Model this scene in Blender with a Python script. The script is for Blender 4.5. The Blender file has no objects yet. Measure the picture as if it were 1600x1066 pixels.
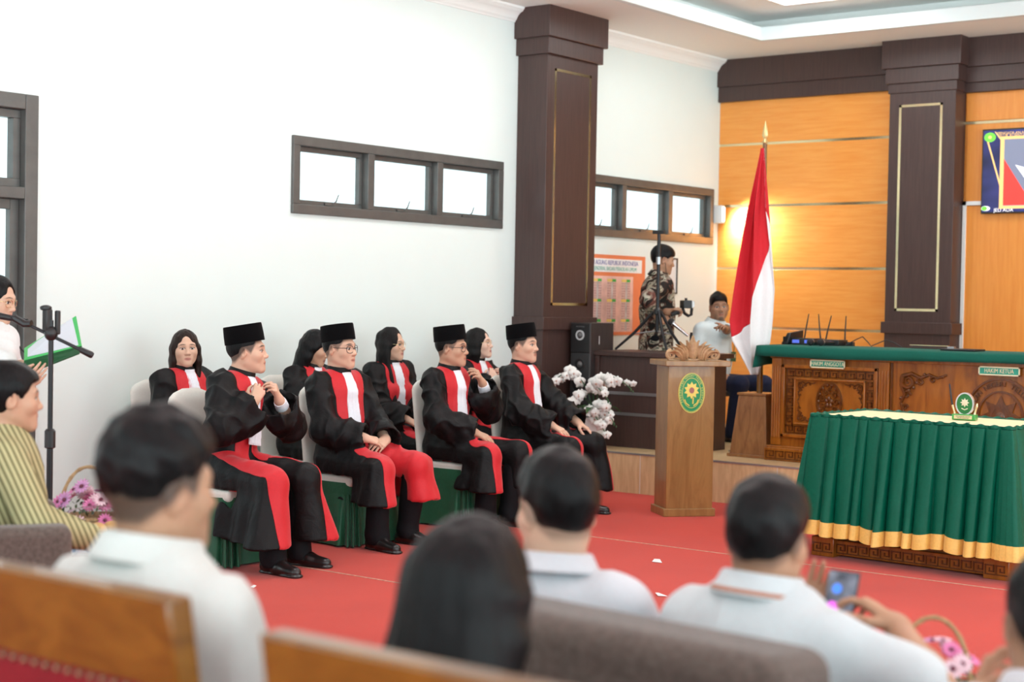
import bpy, math, random
import numpy as np
from math import sin, cos, pi, radians, sqrt, atan2, exp
from mathutils import Matrix, Vector

S = bpy.context.scene
COL = S.collection
random.seed(5)
RNG = np.random.default_rng(7)

# ------------------------------------------------------------------ camera
CAM_H = 1.5
cam_d = bpy.data.cameras.new('camera')
cam_d.sensor_width = 36.0
cam_d.lens = 36.0 * 2473.0 / 1600.0
cam_d.clip_start = 0.05
cam_d.clip_end = 200
cam_d.dof.use_dof = True
cam_d.dof.focus_distance = 9.0
cam_d.dof.aperture_fstop = 2.35
cam = bpy.data.objects.new('camera', cam_d)
COL.objects.link(cam)
S.camera = cam
_yaw, _pit, _rol = radians(37.73), radians(-1.485), radians(1.042)
_f = np.array([cos(_yaw) * cos(_pit), sin(_yaw) * cos(_pit), sin(_pit)])
_r = np.array([sin(_yaw), -cos(_yaw), 0.0])
_u = np.cross(_r, _f)
_r2 = cos(_rol) * _r + sin(_rol) * _u
_u2 = -sin(_rol) * _r + cos(_rol) * _u
cam.matrix_world = Matrix(((_r2[0], _u2[0], -_f[0], 0), (_r2[1], _u2[1], -_f[1], 0),
                           (_r2[2], _u2[2], -_f[2], CAM_H), (0, 0, 0, 1)))
# ------------------------------------------------------------------ world, exposure
W = bpy.data.worlds.new('daylight')
S.world = W
W.use_nodes = True
bgn = W.node_tree.nodes['Background']
# overcast sky, brightest on the open window side of the hall (towards -Y)
_nt = W.node_tree
_tc = _nt.nodes.new('ShaderNodeTexCoord'); _dp = _nt.nodes.new('ShaderNodeVectorMath'); _dp.operation = 'DOT_PRODUCT'
_dp.inputs[1].default_value = (-0.25, -0.95, 0.15)
_mr = _nt.nodes.new('ShaderNodeMapRange'); _mr.inputs['From Min'].default_value = -0.1; _mr.inputs['From Max'].default_value = 0.9
_mr.inputs['To Min'].default_value = 1.5; _mr.inputs['To Max'].default_value = 3.95
_nt.links.new(_tc.outputs['Generated'], _dp.inputs[0]); _nt.links.new(_dp.outputs['Value'], _mr.inputs['Value'])
# extra world strength below the horizon, added to brighten the ceiling
_sx = _nt.nodes.new('ShaderNodeSeparateXYZ'); _nt.links.new(_tc.outputs['Generated'], _sx.inputs[0])
_gr = _nt.nodes.new('ShaderNodeMapRange'); _gr.inputs['From Min'].default_value = 0.0; _gr.inputs['From Max'].default_value = -0.12
_gr.inputs['To Min'].default_value = 1.0; _gr.inputs['To Max'].default_value = 2.2
_nt.links.new(_sx.outputs['Z'], _gr.inputs['Value'])
_mu = _nt.nodes.new('ShaderNodeMath'); _mu.operation = 'MULTIPLY'
_nt.links.new(_mr.outputs['Result'], _mu.inputs[0]); _nt.links.new(_gr.outputs['Result'], _mu.inputs[1])
_nt.links.new(_mu.outputs[0], bgn.inputs[1])
bgn.inputs[0].default_value = (0.79, 0.965, 1.0, 1)
S.view_settings.view_transform = 'Standard'
S.view_settings.look = 'None'
S.view_settings.exposure = 0.0
S.view_settings.gamma = 1.0
S.view_settings.use_curve_mapping = False

# ------------------------------------------------------------------ ceiling lamp light
PANELS = [(11.84, 6.12), (9.0, 6.12), (6.2, 6.12), (11.84, 2.6), (9.0, 2.6), (6.2, 2.6), (3.4, 2.6), (6.2, -1.2)]
def area_light(name, loc, sx, sy, power, color, rot=(0, 0, 0)):
    l = bpy.data.lights.new(name, 'AREA')
    l.shape = 'RECTANGLE'; l.size = sx; l.size_y = sy
    l.energy = power; l.color = color
    o = bpy.data.objects.new(name, l); COL.objects.link(o)
    o.location = loc; o.rotation_euler = rot
    return o
LAMP_POWER = 22
for px, py in PANELS:
    area_light('ceiling_lamp_light', (px, py, 4.085), 1.0, 1.0, LAMP_POWER, (0.93, 0.985, 1.0))

# ------------------------------------------------------------------ materials
MATS = {}
def new_mat(name):
    m = bpy.data.materials.new(name); m.use_nodes = True
    nt = m.node_tree
    b = nt.nodes['Principled BSDF']
    return m, nt, b
def setc(b, color=None, rough=None, metal=None, spec=None, sheen=None, coat=None):
    if color is not None: b.inputs['Base Color'].default_value = (*color, 1)
    if rough is not None: b.inputs['Roughness'].default_value = rough
    if metal is not None: b.inputs['Metallic'].default_value = metal
    if spec is not None: b.inputs['Specular IOR Level'].default_value = spec
    if sheen is not None: b.inputs['Sheen Weight'].default_value = sheen
    if coat is not None: b.inputs['Coat Weight'].default_value = coat
def texco(nt, scale=(1, 1, 1), kind='Object', rot=(0, 0, 0)):
    t = nt.nodes.new('ShaderNodeTexCoord'); mp = nt.nodes.new('ShaderNodeMapping')
    mp.inputs['Scale'].default_value = scale; mp.inputs['Rotation'].default_value = rot
    nt.links.new(t.outputs[kind], mp.inputs['Vector'])
    return mp.outputs['Vector']
def noise_n(nt, vec, scale=5, detail=4, rough=0.55, dist=0):
    n = nt.nodes.new('ShaderNodeTexNoise')
    n.inputs['Scale'].default_value = scale; n.inputs['Detail'].default_value = detail
    n.inputs['Roughness'].default_value = rough; n.inputs['Distortion'].default_value = dist
    nt.links.new(vec, n.inputs['Vector'])
    return n.outputs['Fac']
def ramp(nt, fac, stops):
    r = nt.nodes.new('ShaderNodeValToRGB')
    e = r.color_ramp.elements
    while len(e) < len(stops): e.new(0.5)
    for k, (p, c) in enumerate(stops):
        e[k].position = p; e[k].color = (*c, 1)
    nt.links.new(fac, r.inputs['Fac'])
    return r.outputs['Color']
def bump(nt, b, fac, strength=0.2, dist=0.01):
    bn = nt.nodes.new('ShaderNodeBump')
    bn.inputs['Strength'].default_value = strength; bn.inputs['Distance'].default_value = dist
    nt.links.new(fac, bn.inputs['Height']); nt.links.new(bn.outputs['Normal'], b.inputs['Normal'])
def plain(name, color, rough=0.5, metal=0.0, spec=0.5, var=0.0, scale=20, bmp=0.0, sheen=0.0, coat=0.0):
    if name in MATS: return MATS[name]
    m, nt, b = new_mat(name)
    setc(b, color, rough, metal, spec, sheen, coat)
    v = texco(nt)
    if var > 0 or bmp > 0:
        n = noise_n(nt, v, scale, 4)
        if var > 0:
            lo = tuple(max(0, c * (1 - var)) for c in color); hi = tuple(min(1, c * (1 + var)) for c in color)
            nt.links.new(ramp(nt, n, [(0.3, lo), (0.7, hi)]), b.inputs['Base Color'])
        if bmp > 0: bump(nt, b, n, bmp, 0.01)
    MATS[name] = m
    return m
def wood(name, c1, c2, stretch=(1, 1, 12), scale=3, rough=0.35, dist=1.2, spec=0.5, c3=None, coat=0.0):
    if name in MATS: return MATS[name]
    m, nt, b = new_mat(name)
    setc(b, c1, rough, 0, spec, None, coat)
    v = texco(nt, stretch)
    n = noise_n(nt, v, scale, 6, 0.6, dist)
    st = [(0.3, c1), (0.62, c2)]
    if c3: st.append((0.8, c3))
    nt.links.new(ramp(nt, n, st), b.inputs['Base Color'])
    bump(nt, b, n, 0.05, 0.004)
    MATS[name] = m
    return m
def fabric(name, color, rough=0.9, var=0.12, weave=900, bmp=0.15, sheen=0.2, big=0.0, spec=0.2):
    if name in MATS: return MATS[name]
    m, nt, b = new_mat(name)
    setc(b, color, rough, 0, spec, sheen)
    v = texco(nt)
    n = noise_n(nt, v, weave / 6, 3, 0.7)
    lo = tuple(c * (1 - var) for c in color); hi = tuple(min(1, c * (1 + var)) for c in color)
    nt.links.new(ramp(nt, n, [(0.3, lo), (0.7, hi)]), b.inputs['Base Color'])
    if big > 0:
        n2 = noise_n(nt, v, 14, 3, 0.5, 0.6)
        bump(nt, b, n2, big, 0.02)
    else:
        bump(nt, b, n, bmp, 0.003)
    MATS[name] = m
    return m
def emis(name, color, strength):
    if name in MATS: return MATS[name]
    m, nt, b = new_mat(name)
    setc(b, color, 0.4)
    b.inputs['Emission Color'].default_value = (*color, 1); b.inputs['Emission Strength'].default_value = strength
    MATS[name] = m
    return m
def glass(name, tint=(1, 1, 1), refl=0.06, rough=0.02):
    if name in MATS: return MATS[name]
    m = bpy.data.materials.new(name); m.use_nodes = True; nt = m.node_tree
    for n in list(nt.nodes): nt.nodes.remove(n)
    o = nt.nodes.new('ShaderNodeOutputMaterial'); mx = nt.nodes.new('ShaderNodeMixShader')
    t = nt.nodes.new('ShaderNodeBsdfTransparent'); g = nt.nodes.new('ShaderNodeBsdfGlossy')
    fr = nt.nodes.new('ShaderNodeLayerWeight'); fr.inputs['Blend'].default_value = refl
    t.inputs['Color'].default_value = (*tint, 1); g.inputs['Roughness'].default_value = rough
    nt.links.new(fr.outputs['Fresnel'], mx.inputs[0]); nt.links.new(t.outputs[0], mx.inputs[1]); nt.links.new(g.outputs[0], mx.inputs[2])
    nt.links.new(mx.outputs[0], o.inputs['Surface'])
    MATS[name] = m
    return m

# ------------------------------------------------------------------ mesh helpers
def rotz(a): return np.array([[cos(a), -sin(a), 0], [sin(a), cos(a), 0], [0, 0, 1.0]])
def rotx(a): return np.array([[1.0, 0, 0], [0, cos(a), -sin(a)], [0, sin(a), cos(a)]])
def roty(a): return np.array([[cos(a), 0, sin(a)], [0, 1.0, 0], [-sin(a), 0, cos(a)]])
def unit(v):
    v = np.asarray(v, float); n = np.linalg.norm(v)
    return v / n if n > 1e-9 else v
def link_mesh(name, me, material, parent=None):
    o = bpy.data.objects.new(name, me); COL.objects.link(o)
    if material is not None:
        ms = material if isinstance(material, (list, tuple)) else [material]
        for m in ms: me.materials.append(m)
    if parent is not None: o.parent = parent
    return o
def np_mesh(name, V, F, material, parent=None, smooth=True, col=None, sharp=None):
    """V (n,3); F (m,k) array, or list of arrays of different k"""
    me = bpy.data.meshes.new(name)
    V = np.ascontiguousarray(V, dtype=np.float32)
    Fs = [np.asarray(f, dtype=np.int32) for f in (F if isinstance(F, list) else [F])]
    Fs = [f for f in Fs if len(f)]
    me.vertices.add(len(V)); me.vertices.foreach_set('co', V.ravel())
    loops = np.concatenate([f.ravel() for f in Fs]); nl = len(loops)
    sizes = np.concatenate([np.full(len(f), f.shape[1], np.int32) for f in Fs])
    starts = np.concatenate([[0], np.cumsum(sizes)[:-1]]).astype(np.int32)
    me.loops.add(nl); me.loops.foreach_set('vertex_index', loops)
    me.polygons.add(len(sizes)); me.polygons.foreach_set('loop_start', starts)
    me.update(calc_edges=True); me.validate()
    if smooth: me.polygons.foreach_set('use_smooth', np.ones(len(me.polygons), bool))
    if col is not None and len(me.vertices) == len(V):
        at = me.color_attributes.new('tone', 'FLOAT_COLOR', 'POINT')
        c4 = np.ones((len(V), 4), np.float32); c4[:, :3] = col
        at.data.foreach_set('color', c4.ravel())
    if sharp: me.set_sharp_from_angle(angle=radians(sharp))
    return link_mesh(name, me, material, parent)
class MB:
    def __init__(s, M=None):
        s.v = []; s.f = []; s.M = M
    def add(s, V, F, R=None, t=None):
        V = np.asarray(V, float)
        if R is not None: V = V @ np.asarray(R).T
        if t is not None: V = V + np.asarray(t, float)
        o = len(s.v); s.v += V.tolist(); s.f += [[i + o for i in f] for f in F]
        return s
    def box(s, c, d, R=None, t=None, taper=(1, 1)):
        x, y, z = np.array(d) / 2.0
        tx, ty = taper
        V = np.array([(-x, -y, -z), (x, -y, -z), (x, y, -z), (-x, y, -z), (-x * tx, -y * ty, z), (x * tx, -y * ty, z), (x * tx, y * ty, z), (-x * tx, y * ty, z)])
        F = [(3, 2, 1, 0), (4, 5, 6, 7), (0, 1, 5, 4), (1, 2, 6, 5), (2, 3, 7, 6), (3, 0, 4, 7)]
        if R is not None: V = V @ np.asarray(R).T
        return s.add(V + np.array(c), F, None, t)
    def span(s, lo, hi):
        lo = np.array(lo, float); hi = np.array(hi, float)
        return s.box((lo + hi) / 2, np.abs(hi - lo))
    def tube(s, pts, r, n=10, caps=True, flat=None):
        pts = np.asarray(pts, float); m = len(pts)
        rr = np.full(m, r) if np.isscalar(r) else np.asarray(r, float)
        T = np.zeros_like(pts); T[1:-1] = pts[2:] - pts[:-2]; T[0] = pts[1] - pts[0]; T[-1] = pts[-1] - pts[-2]
        a = np.array([0, 0, 1.0]) if abs(unit(T[0])[2]) < 0.9 else np.array([1.0, 0, 0])
        V = []
        for i in range(m):
            t = unit(T[i]); a = unit(a - t * (a @ t)); b = np.cross(t, a)
            for k in range(n):
                th = 2 * pi * k / n
                V.append(pts[i] + rr[i] * (cos(th) * a * (1 if flat is None else flat) + sin(th) * b))
        F = [(i * n + k, i * n + (k + 1) % n, (i + 1) * n + (k + 1) % n, (i + 1) * n + k) for i in range(m - 1) for k in range(n)]
        if caps: F += [tuple(range(n - 1, -1, -1)), tuple(range((m - 1) * n, m * n))]
        return s.add(V, F)
    def cyl(s, a, b, r, n=24, r2=None): return s.tube([a, b], [r, r if r2 is None else r2], n)
    def lathe(s, prof, n=32, c=(0, 0, 0), sx=1, sy=1, R=None):
        V = []; F = []; m = len(prof)
        for (r, z) in prof:
            for k in range(n):
                V.append((r * cos(2 * pi * k / n) * sx, r * sin(2 * pi * k / n) * sy, z))
        for i in range(m - 1):
            for k in range(n): F.append((i * n + k, i * n + (k + 1) % n, (i + 1) * n + (k + 1) % n, (i + 1) * n + k))
        if prof[0][0] > 1e-6: F.append(tuple(range(n - 1, -1, -1)))
        if prof[-1][0] > 1e-6: F.append(tuple(range((m - 1) * n, m * n)))
        return s.add(V, F, R, c)
    def prism(s, poly, z0, z1, R=None, t=None):
        n = len(poly)
        V = [(x, y, z0) for x, y in poly] + [(x, y, z1) for x, y in poly]
        F = [tuple(range(n - 1, -1, -1)), tuple(range(n, 2 * n))] + [(i, (i + 1) % n, n + (i + 1) % n, n + i) for i in range(n)]
        return s.add(V, F, R, t)
    def grid(s, fn, nu, nv, closed_u=False):
        V = [fn(i / (nu if closed_u else nu - 1), j / (nv - 1)) for j in range(nv) for i in range(nu)]
        F = []
        for j in range(nv - 1):
            for i in range(nu if closed_u else nu - 1):
                F.append((j * nu + i, j * nu + (i + 1) % nu, (j + 1) * nu + (i + 1) % nu, (j + 1) * nu + i))
        return s.add(V, F)
    def ball(s, c, r, n=12, m=8, R=None):
        r = np.array([r, r, r]) if np.isscalar(r) else np.array(r)
        prof = [(sin(pi * i / m), -cos(pi * i / m)) for i in range(m + 1)]
        V = []; F = []
        for (q, z) in prof[1:-1]:
            for k in range(n): V.append((q * cos(2 * pi * k / n) * r[0], q * sin(2 * pi * k / n) * r[1], z * r[2]))
        o = len(V); V += [(0, 0, -r[2]), (0, 0, r[2])]
        for i in range(m - 2):
            for k in range(n): F.append((i * n + k, i * n + (k + 1) % n, (i + 1) * n + (k + 1) % n, (i + 1) * n + k))
        for k in range(n):
            F.append((o, (k + 1) % n, k)); F.append((o + 1, (m - 2) * n + k, (m - 2) * n + (k + 1) % n))
        return s.add(V, F, R, c)
    def build(s, name, material, parent=None, bevel=0, smooth=True, sharp=35, segs=2, solid=0):
        me = bpy.data.meshes.new(name)
        V = s.v
        if s.M is not None:
            A = np.asarray(V) @ np.asarray(s.M)[:3, :3].T + np.asarray(s.M)[:3, 3]; V = A.tolist()
        me.from_pydata(V, [], s.f); me.update()
        if smooth:
            me.polygons.foreach_set('use_smooth', np.ones(len(me.polygons), bool))
            if sharp: me.set_sharp_from_angle(angle=radians(sharp))
        o = link_mesh(name, me, material, parent)
        if solid:
            md = o.modifiers.new('solid', 'SOLIDIFY'); md.thickness = solid; md.offset = 0
        if bevel:
            md = o.modifiers.new('bevel', 'BEVEL'); md.width = bevel; md.segments = segs; md.limit_method = 'ANGLE'; md.angle_limit = radians(40)
            md.harden_normals = False
        return o
def thing(name, label, cat, loc=(0, 0, 0), rot=0, group=None):
    o = bpy.data.objects.new(name, None); COL.objects.link(o)
    o.empty_display_size = 0.1
    o.location = loc; o.rotation_euler = (0, 0, rot)
    o['label'] = label; o['category'] = cat
    if group: o['group'] = group
    return o
def tag(o, label, cat, group=None):
    o['label'] = label; o['category'] = cat
    if group: o['group'] = group
    return o
def struct(o):
    o['kind'] = 'structure'
    return o
def text_mesh(name, body, size, material, parent, pos, ex, ey, depth=0.002, align='CENTER', sx=1.0):
    """flat lettering: ex = reading direction, ey = up direction (world or parent space)"""
    cu = bpy.data.curves.new(name, 'FONT'); cu.body = body; cu.size = size; cu.extrude = depth
    cu.align_x = align; cu.align_y = 'CENTER'; cu.resolution_u = 3
    ob = bpy.data.objects.new(name, cu); COL.objects.link(ob)
    dg = bpy.context.evaluated_depsgraph_get()
    me = bpy.data.meshes.new_from_object(ob.evaluated_get(dg))
    bpy.data.objects.remove(ob); bpy.data.curves.remove(cu)
    n = len(me.vertices); A = np.zeros(n * 3); me.vertices.foreach_get('co', A); A = A.reshape(-1, 3)
    ex = unit(ex); ey = unit(ey); ez = np.cross(ex, ey)
    A = A[:, :1] * ex * sx + A[:, 1:2] * ey + A[:, 2:] * ez + np.array(pos)
    me.vertices.foreach_set('co', A.astype(np.float32).ravel()); me.update()
    me.name = name; me.materials.clear()
    return link_mesh(name, me, material, parent)
def arc_text(name, body, size, material, parent, fn, depth=0.002):
    """letters one by one along fn(k, n) -> (pos, ex, ey), joined as one mesh"""
    V = []; F = []
    for k, ch in enumerate(body):
        if ch == ' ': continue
        pos, ex, ey = fn(k, len(body))
        o = text_mesh('glyph', ch, size, None, None, pos, ex, ey, depth)
        me = o.data; b = len(V)
        V += [tuple(v.co) for v in me.vertices]; F += [[i + b for i in p.vertices] for p in me.polygons]
        bpy.data.objects.remove(o); bpy.data.meshes.remove(me)
    me = bpy.data.meshes.new(name); me.from_pydata(V, [], F); me.update()
    return link_mesh(name, me, material, parent)

# ================================================================== SETTING
D = 8.0          # long wall plane
XB = 13.64       # end wall plane
ZC = 3.89        # ceiling soffit
PX = 10.39       # platform front
PZ = 0.315       # platform height
X0, Y0 = -4.0, -6.0

# carpet
def carpet_mat():
    m, nt, b = new_mat('red_carpet'); setc(b, (0.6, 0.05, 0.035), 0.95, 0, 0.1, 0.15)
    v = texco(nt)
    n = noise_n(nt, v, 260, 3, 0.7); n2 = noise_n(nt, v, 1.6, 3, 0.5)
    mx = nt.nodes.new('ShaderNodeMath'); mx.operation = 'MULTIPLY_ADD'; mx.inputs[1].default_value = 0.45
    nt.links.new(n2, mx.inputs[0]); 
    mx2 = nt.nodes.new('ShaderNodeMath'); mx2.operation = 'MULTIPLY'; mx2.inputs[1].default_value = 0.55
    nt.links.new(n, mx2.inputs[0]); nt.links.new(mx2.outputs[0], mx.inputs[2])
    nt.links.new(ramp(nt, mx.outputs[0], [(0.3, (0.46, 0.026, 0.012)), (0.7, (0.60, 0.042, 0.020))]), b.inputs['Base Color'])
    bump(nt, b, n, 0.4, 0.004)
    return m
M_carpet = carpet_mat()
floor = struct(MB().span((X0, Y0, -0.1), (XB + 0.1, D + 0.1, 0)).build('floor', M_carpet))
M_seam = plain('carpet_joint', (0.52, 0.30, 0.22), 0.9, var=0.3, scale=40)
sm = MB()
sm.span((8.27, Y0, 0), (8.282, D - 0.4, 0.0025))
sm.span((6.2, Y0, 0), (6.212, D - 0.4, 0.0025))
sm.build('carpet_joint', M_seam, floor)
tp = MB()
for a, L in ((radians(35), 0.55), (radians(-52), 0.62)):
    tp.box((5.62, 2.74, 0.002), (L, 0.035, 0.003), rotz(a))
M_tape = plain('clear_tape', (0.70, 0.42, 0.34), 0.45, var=0.1)
tp.build('tape_cross', M_tape, floor)

# walls
def wall_mat():
    m, nt, b = new_mat('white_wall_paint'); setc(b, (0.86, 0.875, 0.86), 0.6, 0, 0.3)
    n = noise_n(nt, texco(nt), 3, 4)
    nt.links.new(ramp(nt, n, [(0.3, (0.765, 0.845, 0.82)), (0.7, (0.78, 0.86, 0.835))]), b.inputs['Base Color'])
    return m
M_wall = wall_mat()
DOOR = (3.2, 5.68, 0.0, 2.64)
WIN1 = (7.80, 10.15, 2.09, 2.61)
WIN2 = (11.15, 13.50, 2.09, 2.61)
def wall_with_holes(holes, x0, x1, z0, z1, y0, y1):
    xs = sorted({x0, x1, *[h[0] for h in holes], *[h[1] for h in holes]})
    zs = sorted({z0, z1, *[h[2] for h in holes], *[h[3] for h in holes]})
    mb = MB()
    for i in range(len(xs) - 1):
        run = None
        for k in range(len(zs) - 1):
            cx = (xs[i] + xs[i + 1]) / 2; cz = (zs[k] + zs[k + 1]) / 2
            if any(h[0] < cx < h[1] and h[2] < cz < h[3] for h in holes): continue
            mb.span((xs[i], y0, zs[k]), (xs[i + 1], y1, zs[k + 1]))
    return mb
struct(wall_with_holes([DOOR, WIN1, WIN2], X0, XB + 0.12, 0, ZC + 0.6, D, D + 0.14).build('wall_left', M_wall, smooth=False))
M_panel = wood('orange_veneer', (0.81, 0.285, 0.042), (0.87, 0.355, 0.070), (1.2, 1.2, 16), 2.2, 0.36, 0.3, coat=0.15)
M_panelv = wood('orange_veneer_upright', (0.74, 0.25, 0.032), (0.81, 0.31, 0.052), (14, 14, 1.0), 2.4, 0.38, 0.4, coat=0.12)
M_dark = wood('dark_walnut_laminate', (0.044, 0.022, 0.019), (0.066, 0.034, 0.029), (26, 26, 1.2), 3, 0.42, 0.3, spec=0.5)
M_gold = plain('gold_mirror_strip', (0.78, 0.66, 0.40), 0.16, 1.0)
M_white = plain('white_gloss', (0.85, 0.87, 0.87), 0.35)
wb = struct(MB().span((XB + 0.005, Y0, 0), (XB + 0.12, D, ZC + 0.6)).build('wall_back', M_panel, smooth=False))
pl = MB()
for a, b_ in ((1.862, 2.448), (2.472, 3.048), (3.072, 3.484), (1.285, 1.838), (0.3, 1.26)):
    pl.span((XB - 0.012, 6.08, a), (XB + 0.01, D, b_))
pl.build('veneer_panel', M_panel, wb, bevel=0.003)
gl = MB()
for z in (1.272, 1.85, 2.46, 3.06):
    gl.span((XB - 0.006, 6.1, z - 0.012), (XB + 0.008, D - 0.002, z + 0.012))
gl.span((XB - 0.006, 3.0, 3.134), (XB + 0.008, 5.49, 3.158))
gl.build('gold_strip', M_gold, wb)
pv = MB()
pv.span((XB - 0.012, Y0, 0.3), (XB + 0.01, 5.46, 2.41))
pv.span((XB - 0.012, Y0, 2.44), (XB + 0.01, 5.47, 3.13))
pv.span((XB - 0.012, Y0, 3.16), (XB + 0.01, 5.48, 3.484))
pv.build('upright_veneer_panel', M_panelv, wb, bevel=0.003)
tr = MB()
tr.span((XB - 0.03, 5.455, 0.3), (XB + 0.0, 5.485, 2.45))
tr.span((XB - 0.03, 3.6, 2.415), (XB + 0.0, 5.485, 2.45))
tr.build('white_channel', M_white, wb)
# dark frieze on the end wall
fz = MB()
fz.span((XB - 0.06, 6.17, 3.48), (XB, D - 0.002, 3.63)); fz.span((XB - 0.085, 6.17, 3.625), (XB, D - 0.002, ZC))
fz.span((XB - 0.06, Y0, 3.41), (XB, 5.5, 3.50)); fz.span((XB - 0.085, Y0, 3.495), (XB, 5.5, 3.635)); fz.span((XB - 0.11, Y0, 3.63), (XB, 5.5, ZC))
struct(fz.build('trim_1', M_dark, bevel=0.004))

# pillars
def pillar(name, x0, x1, y0, y1, faces, zmin):
    mb = MB()
    mb.span((x0, y0, zmin), (x1, y1, ZC))
    def ring(z0, z1, e):
        mb.span((x0 - e * faces[0], y0 - e * faces[2], z0), (x1 + e * faces[1], y1 + e * faces[3], z1))
    ring(3.42 if faces[4] else 3.51, 3.51, 0.012); ring(3.505, 3.645, 0.032); ring(3.64, ZC, 0.06)
    ring(1.262, 1.365, 0.025); ring(zmin, zmin + 0.55, 0.02)
    p = struct(mb.build(name, M_dark, bevel=0.004))
    return p
p1 = pillar('pillar', 10.352, 11.07, 7.696, D - 0.001, (1, 1, 1, 0, 0), 0.0)
def inlay(lo, hi, axis, coord, parent, w=0.022):
    mb = MB()
    (a0, z0), (a1, z1) = lo, hi
    for (p, q) in (((a0, z0), (a1, z0 + w)), ((a0, z1 - w), (a1, z1)), ((a0, z0), (a0 + w, z1)), ((a1 - w, z0), (a1, z1))):
        if axis == 'y': mb.span((p[0], coord - 0.003, p[1]), (q[0], coord + 0.004, q[1]))
        else: mb.span((coord - 0.003, p[0], p[1]), (coord + 0.004, q[0], q[1]))
    mb.build('gold_inlay', M_gold, parent)
inlay((10.455, 1.462), (10.972, 3.40), 'y', 7.696, p1)
p2 = pillar('pillar.001', 13.402, XB, 5.489, 6.11, (1, 0, 1, 1, 1), PZ)
inlay((5.607, 1.465), (6.015, 3.314), 'x', 13.402, p2)

# ceiling with tray
M_ceil = plain('ceiling_paint', (0.89, 0.91, 0.89), 0.7, spec=0.2)
M_cove = plain('cove_paint', (0.78, 0.86, 0.87), 0.6, spec=0.2)
TX1, TY1 = 12.72, 7.06
TX0, TY0 = X0 + 1, Y0 + 1
cb = MB()
cb.span((X0, TY1, ZC), (XB + 0.1, D + 0.1, ZC + 0.05)); cb.span((TX1, Y0, ZC), (XB + 0.1, TY1, ZC + 0.05)); cb.span((X0, 7.32, ZC + 0.04), (XB + 0.1, D + 0.1, ZC + 0.5)); cb.span((13.02, Y0, ZC + 0.04), (XB + 0.1, 7.32, ZC + 0.5))
cb.span((TX0, Y0, ZC), (TX1, TY0, ZC + 0.62)); cb.span((X0, Y0, ZC), (TX0, TY1, ZC + 0.62))
ceil = struct(cb.build('ceiling', M_ceil, smooth=False))
up = MB(); up.span((TX0 - 0.05, TY0 - 0.05, 4.12), (13.02, 7.32, 4.25)); up.build('upper_ceiling', M_ceil, ceil, smooth=False)
lip = MB()
lip.span((TX0, TY1 - 0.012, ZC - 0.005), (TX1 + 0.05, TY1 + 0.05, ZC + 0.115)); lip.span((TX1 - 0.012, TY0, ZC - 0.005), (TX1 + 0.05, TY1 - 0.012, ZC + 0.115))
lip.build('tray_lip', M_cove, ceil, bevel=0.003)
# cornice along the long wall
def cornice(xa, xb):
    prof = [(0, -0.115), (-0.012, -0.115), (-0.016, -0.10), (-0.024, -0.096), (-0.03, -0.082), (-0.045, -0.06), (-0.066, -0.042), (-0.09, -0.032), (-0.096, -0.02), (-0.104, -0.018), (-0.108, 0), (0, 0)]
    V = [(xa, D + p, ZC + q) for p, q in prof] + [(xb, D + p, ZC + q) for p, q in prof]
    n = len(prof)
    return MB().add(V, [(i, (i + 1) % n, n + (i + 1) % n, n + i) for i in range(n)] + [tuple(range(n)), tuple(range(2 * n - 1, n - 1, -1))])
struct(cornice(X0, 10.30).build('trim_2', M_ceil, sharp=50))
struct(cornice(11.12, XB - 0.08).build('trim_3', M_ceil, sharp=50))

# platform
def tile_mat(name, stretch):
    m = wood(name, (0.58, 0.39, 0.20), (0.74, 0.55, 0.31), stretch, 2.5, 0.3, 0.5)
    return m
M_riser = tile_mat('wood_look_tile_upright', (10, 10, 1.4))
M_deck = tile_mat('wood_look_tile_floor', (1.5, 12, 4))
pf = struct(MB().span((PX, Y0, 0.0), (XB, D - 0.001, PZ - 0.004)).build('platform', M_riser, smooth=False))
mbd = MB()
y = Y0
while y < D - 0.05:
    y2 = min(y + 0.6, D - 0.002)
    x = PX + 0.012
    while x < XB - 0.05:
        x2 = min(x + 0.6, XB - 0.001)
        mbd.span((x + 0.001, y + 0.001, PZ - 0.006), (x2 - 0.001, y2 - 0.001, PZ)); x = x2
    y = y2
mbd.build('deck_tile', M_deck, pf, smooth=False)
MB().span((PX - 0.004, Y0, PZ - 0.012), (PX + 0.012, 7.69, PZ + 0.001)).build('edge_strip', plain('grey_edge_strip', (0.5, 0.5, 0.5), 0.35, 0.7), pf)
grm = MB()
yy = 6.75
while yy > Y0:
    grm.span((PX - 0.0015, yy - 0.003, 0.0), (PX + 0.002, yy + 0.003, PZ - 0.012)); yy -= 0.6
grm.build('tile_joint', plain('pale_grout', (0.7, 0.66, 0.6), 0.8), pf)

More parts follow.
